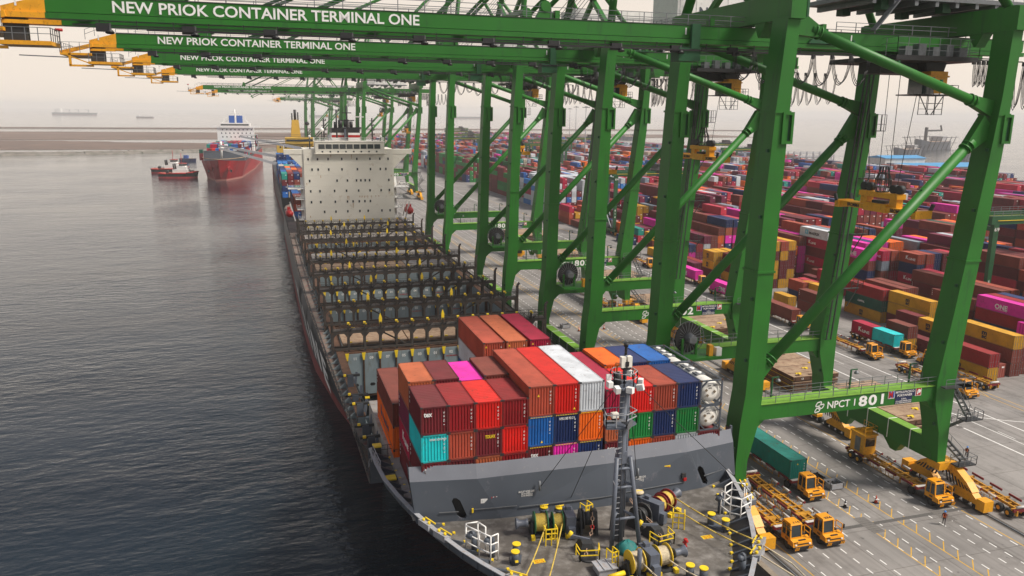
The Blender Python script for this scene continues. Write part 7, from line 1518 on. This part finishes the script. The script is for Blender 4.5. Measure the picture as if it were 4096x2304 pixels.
M['redhull'] = mat('red_hull_paint', (.30, .012, .018), .45, stain=(.14, .03, .03), amt=.3, scale=.08, var=.25, streak=True); M['pinkboot'] = mat('faded_boot', (.36, .14, .12), .7, stain=(.2, .1, .08), amt=.4, scale=.3)
rz = -.055; r = root_at('red_ship', -29.6, 600, rz, 'red container ship coming in, bow towards the camera, with white deckhouse', 'ship')
lput(r, hullmb(275, 32.2, 9.5, sheer=2.6, bow=.14, flare=.55), 'hull', [M['redhull'], M['pinkboot'], M['dksteel']], rz)
b = MB(); b.path([(x*.98, y, z) for x, y, z in ((-16, 42, 12.2), (-12, 21, 12.3), (-7, 9, 12.4), (0, 0.5, 12.5), (7, 9, 12.4), (12, 21, 12.3), (16, 42, 12.2))], .35, 6); lput(r, b, 'bulwark_cap', M['hatch'], rz)
b = MB(); b.box(-14.5, 44, 9, 14.5, 45, 16.5); b.hexa([(-14.5, 43, 9), (14.5, 43, 9), (14.5, 44, 9), (-14.5, 44, 9)], [(-14, 43.6, 14.5), (14, 43.6, 14.5), (14, 44, 14.5), (-14, 44, 14.5)]); lput(r, b, 'breakwater_wall', M['shipgrey'], rz)
for s in (-1, 1): b = MB(); b.lathe((s*5.2, 8.5, 5.8), (s*.75, -.6, -.25), [(0, 1.2), (1.6, 1.9), (2.0, 1.6)], 12); b.cbox((s*7.6, 7.4, 4.0), (1.2, 1.0, 1.8), 1); lput(r, b, 'anchor', [M['redhull'], M['dksteel']], rz)
b = MB(); b.tube((0, 26, 12), (0, 26, 24), .8, 10); b.lathe((0, 26, 18.5), (0,0,1), [(0, 1), (.8, 2.0), (1.4, 2.0)], 12); lput(r, b, 'foremast', M['white'], rz)
b = MB(); b.box(-15, 152, 9, 15, 164, 32.2); b.box(-12.5, 151, 31.2, 12.5, 160, 35.2); b.box(-20.5, 151.2, 31.2, 20.5, 155, 32.6)
h_ = lput(r, b, 'deckhouse', M['white'], rz); b = MB()
for z in (29.6, 26.6, 23.4): 
    for k in range(8): b.cbox((-12+k*3.4+(z % 2), 151.95, z), (.9, .1, 1.1))
b.box(-11.5, 150.9, 33.2, 11.5, 151, 34.4); lput(r, b, 'windows', M['glass'], rz)['kind'] = 'stuff'
b = MB(); b.box(-6, 166, 32, -1.2, 172, 41.5); b.box(.4, 166, 32, 5.2, 172, 41.5); lput(r, b, 'funnel', M['blue'], rz)
b = MB(); b.tube((0, 157, 35), (0, 157, 47), .5, 8); b.bar((-4, 157, 43), (4, 157, 43.4), .6); b.bar((-2.4, 157, 45.5), (2.4, 157, 45.5), .5); b.bar((-11, 158, 35), (-8, 158, 40), .4); b.bar((11, 158, 35), (8, 158, 40), .4); b.bar((-9, 170, 36), (-3, 170, 41), .4); b.bar((9, 170, 36), (3, 170, 41), .4); lput(r, b, 'radar_mast', M['white'], rz)
c, s = cos(rz), sin(rz); g_ = STUFF; cg = random.Random(9)
def cargo(rx, ry, x, y, z, col, L=C40): simple(rx+x*c-y*s, ry+x*s+y*c, z, L, col)
for j, y in enumerate(range(48, 150, 13)):
    for i in range(11):
        hh = 3 if j < 1 else 4
        if j == 0 and i in (0, 5, 6): hh = 2
        hh += cg.choice((0, 0, 0, -1))
        for t in range(hh):
            if t == hh-1 or j < 2 or i in (0, 10): cargo(-29.6, 600, -14+i*2.54, y, 10+t*2.6, cg.choice(['crimson', 'maroon', 'dark red', 'pale grey', 'pale grey', 'navy', 'teal', 'red' if False else 'bright red', 'grey', 'blue']))
for j, y in enumerate((176, 190, 204, 218, 232)):
    for i in range(11):
        for t in range(5):
            if t == 4 or i in (0, 10): cargo(-29.6, 600, -14+i*2.54, y, 10+t*2.6, cg.choice(['crimson', 'maroon', 'dark red', 'pale grey', 'navy', 'teal']))
cargo(-29.6, 600, -16.3, 34, 10, 'maroon', C20); cargo(-29.6, 600, -16.3, 34, 12.6, 'maroon', C20); cargo(-29.6, 600, -16.3, 34, 15.2, 'dark green', C20)
# second ship berthed behind the first: black hull, blue cargo, yellow deckhouse, own cranes with lowered jibs
r = root_at('yellow_ship', 24.5, 362, 0, 'black hulled ship with yellow deckhouse and lowered grey jibs, berthed behind the white deckhouse', 'ship')
lput(r, hullmb(290, 36, 9, bow=.05, flare=.2), 'hull', [M['hull'], M['boot'], M['dksteel']], 0)
M['ochreship'] = mat('ochre_ship_paint', (.58, .36, .05), .5, stain=(.35, .2, .04), amt=.15, scale=.2)
b = MB(); b.box(-16, 132, 9, 7, 146, 27.5); b.box(-11, 131, 27.5, 5, 143, 31); b.hexa([(-7.5, 150, 27), (-1, 150, 27), (-1, 156, 27), (-7.5, 156, 27)], [(-6.2, 150.5, 41), (-2.2, 150.5, 41), (-2.2, 155, 41), (-6.2, 155, 41)]); b.box(-15.5, 131.5, 20, -9, 132, 23); h_ = lput(r, b, 'deckhouse', M['ochreship'], 0)
b = MB()
for z in (12, 15.5, 19, 22.5, 25.5):
    for k in range(7): b.cbox((-14+k*3.1, 131.95, z), (.9, .1, 1.0))
b.box(-10.5, 130.9, 28.8, 4.5, 131, 30); lput(r, b, 'windows', M['glass'], 0)['kind'] = 'stuff'
b = MB(); b.tube((-4.2, 152.5, 41), (-4.2, 152.5, 47), .8, 8); b.tube((-6, 152.5, 41), (-6, 152.5, 45), .4, 8); b.tube((-2.5, 152.5, 41), (-2.5, 152.5, 45.5), .4, 8); b.tube((2, 138, 31), (2, 138, 38), .3, 6); b.lathe((2, 138, 38), (0,0,1), [(0, .8), (1, 1.4), (2.2, .6)], 10); lput(r, b, 'mast', M['black'], 0)
for y, x1, z1, x0, z0 in ((86, -45.5, 26.9, 14, 9.5), (108, -47, 27.6, 12, 15.5), (122, -36, 32.0, 12, 22)):
    b = MB(); b.bar((x1, y, z1), (x0, y, z0), .9, 1.0, w2=1.9, h2=2.1); b.tube((x0+2, y, 9), (x0+2, y, 33), 1.6, 12); b.box(x0-1.5, y-2, z0-2, x0+5, y+2, z0+3); lput(r, b, 'deck_crane', M['capgrey'], 0)
    b = MB(); b.tube((x1, y, z1+.6), (x0+2, y, 33), .09, 4); b.tube((x1+6, y, z1), (x0+2, y, 32), .09, 4); lput(r, b, 'crane_wire', M['cable'], 0)
cy = random.Random(4)
for j, y in enumerate((364, 377, 390, 403, 416, 429, 442, 455, 468, 481)):
    for i in range(13):
        for t in range(4 if j < 5 else 3+(j > 5)+(j > 7)):
            top = t >= (4 if j < 5 else 3+(j > 5)+(j > 7))-1
            if top or i < 2 or j == 0: simple(7.6+i*2.6, y, 9.3+t*2.6, C40, cy.choice(['brick red', 'maroon', 'blue', 'blue', 'navy', 'orange', 'teal', 'beige', 'brown', 'grey'] if j < 5 else ['blue', 'blue', 'sky blue', 'navy', 'maroon']))
for t in (2, 3): pass
for j, y in enumerate((293, 306, 319)):       # cargo aft of the first ship's deckhouse
    for i in range(13):
        for t in range(3):
            if t == 2 or i < 2: simple(9.8+i*2.55, y, 9+t*2.6, C40, cy.choice(['brick red', 'navy', 'blue', 'teal', 'brown', 'beige', 'maroon', 'pale grey']))
# two tugs
def tug(x, y, rz, label):
    r = root_at('tug_boat', x, y, rz, label, 'tug', 'harbour tugs beside the red ship')
    b = hullmb(28, 9.5, 0.4, sheer=1.6, bow=.3, flare=.3, stern=.2); lput(r, b, 'hull', [M['black'], M['redhull'], M['hatch']], rz)
    b = MB(); P = [(0, .3, 1.7), (3.2, 3, 1.3), (4.6, 8, .6), (4.8, 22, .2), (3.9, 28, .2), (-3.9, 28, .2), (-4.8, 22, .2), (-4.6, 8, .6), (-3.2, 3, 1.3), (0, .3, 1.7)]; b.path(P, .5, 8); lput(r, b, 'fender', M['red'], rz)
    b = MB(); b.box(-3, 7, .4, 3, 18, 3.2); b.box(-2.6, 8, 3.2, 2.6, 15, 5.0); lput(r, b, 'deckhouse', M['white'], rz)
    b = MB(); b.prism([(-2.2, 9), (2.2, 9), (2.5, 11), (2.2, 13.4), (-2.2, 13.4), (-2.5, 11)], 'z', 5.0, 7.4, 0); b.prism([(-2.25, 8.95), (2.25, 8.95), (2.56, 11), (2.25, 13.45), (-2.25, 13.45), (-2.56, 11)], 'z', 5.9, 6.9, 1); b.prism([(-2.6, 8.6), (2.6, 8.6), (2.9, 11), (2.6, 13.8), (-2.6, 13.8), (-2.9, 11)], 'z', 7.4, 7.7, 2); lput(r, b, 'wheelhouse', [M['white'], M['glass'], M['red']], rz)
    b = MB(); b.tube((0, 12, 7.7), (0, 12, 15), .18, 6); b.bar((-1.6, 12, 10.5), (1.6, 12, 10.5), .2); b.bar((-1.1, 12, 12.5), (1.1, 12, 12.5), .2); b.bar((-.9, 12, 14), (.9, 12, 14), .15); lput(r, b, 'mast', M['redhull'], rz)
    b = MB()
    for u in (-2, 2): b.tube((u, 17, 3), (u, 17.4, 7.2), .55, 10)
    lput(r, b, 'funnel', M['black'], rz); b = MB(); b.box(-1.4, 3.6, 1, 1.4, 6, 2.4); b.tube((-1.6, 22.5, 1.3), (1.6, 22.5, 1.3), 1.0, 12); lput(r, b, 'towing_winch', M['dksteel'], rz)
tug(-45.5, 640, radians(78), 'nearer red and black tug with white wheelhouse beside the red ship'); tug(-56, 690, radians(80), 'farther red and black tug half hidden behind the nearer tug')
r = root_at('work_boat', -61, 842, 0, 'small blue work boat between the breakwater and the red ship bow', 'boat'); lput(r, hullmb(16, 5, 0, bow=.3), 'hull', [M['navy'], M['navy'], M['hatch']], radians(75)); b = MB(); b.box(-1.6, 8, 0, 1.6, 12, 3); lput(r, b, 'deckhouse', M['blue'], radians(75))
# ships at anchor in the haze
def anchored(x, y, L, label, kind, rz=radians(84), s=1.0):
    r = root_at('anchored_ship', x, y, rz, label, 'ship', 'ships at anchor on the hazy horizon'); B = L*.16; H = L*(.115 if kind == 'car' else .045)
    lput(r, hullmb(L, B, H, bow=.1), 'hull', [M['shipgrey'], M['redhull'], M['dksteel']], rz); b = MB()
    if kind == 'car': b.box(-B*.45, L*.07, H, B*.45, L*.95, H*1.5); b.box(-B*.4, L*.12, H*1.5, B*.4, L*.2, H*1.8)
    else: b.box(-B*.42, L*.80, H, B*.42, L*.9, H+L*.095); b.box(-B*.2, L*.91, H, B*.2, L*.95, H+L*.08)
    lput(r, b, 'deckhouse', M['white'], rz); b = MB()
    for t in (.2, .42, .62) if kind == 'bulk' else (.1,): b.bar((0, L*t, H), (0, L*t, H+L*.08), L*.012); b.bar((0, L*t, H+L*.05), (0, L*(t+.09), H+L*.085), L*.008)
    lput(r, b, 'mast', M['capgrey'], rz)
for x, y, L, lab, kind in ((-2330, 6500, 290, 'pale boxy car carrier at anchor, third from the left', 'car'), (-3650, 6500, 210, 'hazy ship at anchor at the far left edge', 'tank'), (-2900, 5200, 140, 'small dark ship at anchor, second from the left', 'bulk'), (-3000, 7600, 220, 'faint long ship just above the small dark one', 'tank'), (-1130, 6600, 300, 'long hazy bulk carrier with masts, left of the red ship', 'bulk'), (-560, 4900, 90, 'tiny work ship on the sea left of the red ship', 'bulk'), (640, 6600, 270, 'hazy ship with one pale deckhouse right of the red ship', 'tank'), (-1900, 2900, 45, 'tiny dark boat on the bright water at left', 'tank'), (1700, 6300, 260, 'faint ship glimpsed between the green crane legs', 'tank')): anchored(x, y, L, lab, kind)
# bay behind the yard: wooden fishing boats, barge with crane, blue-roofed shed and harbour office
def liftboat(x, y, L, lab, crane=False):
    r = root_at('fishing_boat', x, y, 0, lab, 'boat', 'boats in the bay behind the yard'); rz = radians(-62); lput(r, hullmb(L, L*.2, L*.07, bow=.25, sheer=L*.04, stern=.15), 'hull', [M['shipgrey'], M['shipgrey'], M['hatch']], rz); b = MB()
    for s in (-1, 1):
        for k in range(6): t = .06+k*.17; b.bar((s*L*.11, L*t, WZ), (s*L*.16, L*t, L*.13), L*.006)
        b.bar((s*L*.16, 0, L*.12), (s*L*.16, L, L*.12), L*.006); b.bar((s*L*.14, 0, L*.05), (s*L*.14, L, L*.05), L*.005)
    lput(r, b, 'net_frame', M['dksteel'], rz); b = MB(); b.box(-L*.07, L*.68, L*.07, L*.07, L*.85, L*.13); lput(r, b, 'deckhouse', M['capgrey'], rz)
    if crane: b = MB(); b.bar((0, L*.3, L*.08), (0, L*.3, L*.24), L*.03); b.bar((0, L*.3, L*.2), (0, L*.85, L*.2), L*.02); b.bar((0, L*.85, L*.2), (0, L*.8, L*.26), L*.015); lput(r, b, 'crane_jib', M['dksteel'], rz)
for a in ((775, 850, 80, 'dark wooden boat with net frames in the bay, nearest the blue roofs'), (800, 775, 62, 'smaller wooden boat with net frames, right of the larger one'), (960, 1010, 130, 'long barge with a crane jib far out in the bay', True), (700, 560, 60, 'pale boat with tall net frames at the right edge of the photo'), (668, 505, 55, 'boat with net frames below the one at the right edge'), (640, 1400, 70, 'faint boat with a mast seen beyond the yard gantries')): liftboat(*a)
M['roofblue'] = mat('blue_sheet_roof', (.06, .27, .50), .6, stain=(.12, .2, .3), amt=.2, scale=.2); M['wallpale'] = mat('pale_wall', (.50, .50, .48), .7)
def gable(name, x0, y0, x1, y1, z0, z1, lab, cat):
    r = empty(name, ((x0+x1)/2, (y0+y1)/2, 0), lab, cat); b = MB(); b.box(x0, y0, 0, x1, y1, z0); w_ = b.build('wall', M['wallpale'], r); b = MB(); ym = (y0+y1)/2
    b.prism([(y0-.8, z0), (y1+.8, z0), (y1+.8, z0+.25), (ym, z1), (y0-.8, z0+.25)], 'x', x0-.8, x1+.8); b.build('roof', M['roofblue'], r); b = MB()
    for k in range(int((x1-x0)/5)): b.box(x0+2+k*5, y0-.06, z0*.35, x0+4+k*5, y0, z0*.7)
    for k in range(int((y1-y0)/5)): b.box(x0-.06, y0+2+k*5, z0*.35, x0, y0+4+k*5, z0*.7)
    b.build('window', M['glass'], r); return r
gable('warehouse', 385, 425, 452, 470, 6, 9.5, 'long low shed with a bright blue roof behind the yard', 'warehouse'); gable('harbour_office', 470, 500, 545, 530, 9, 11.5, 'white harbour office with blue roof edges behind the blue shed', 'office building'); gable('harbour_tower', 462, 515, 500, 534, 15, 17, 'taller white block with blue roof joined to the harbour office', 'office building'); gable('shed', 470, 380, 520, 420, 4, 7, 'small blue roofed shed at the right edge of the photo', 'shed')
for i, (x0, y0, n) in enumerate(((372, 500, 5), (400, 545, 6), (345, 600, 4))):
    r = empty('rack_tower', (x0, y0, 0), 'pale steel rack tower behind the yard, %s of three' % ('left', 'right', 'rearmost')[i], 'rack', 'pale rack towers behind the yard'); b = MB()
    for a in range(n+1):
        for d in (0, 7): b.bar((x0+a*6, y0+d, 0), (x0+a*6, y0+d, 19), .5)
    for z in (3.5, 7, 10.5, 14, 17.5): b.box(x0, y0, z, x0+n*6, y0+7, z+.3); b.rail([(x0, y0, z+.3), (x0+n*6, y0, z+.3)], step=3, r=.08)
    for a in range(n): b.bar((x0+a*6, y0, 0), (x0+a*6+6, y0, 17), .3)
    b.build('rack_frame', M['capgrey'], r)
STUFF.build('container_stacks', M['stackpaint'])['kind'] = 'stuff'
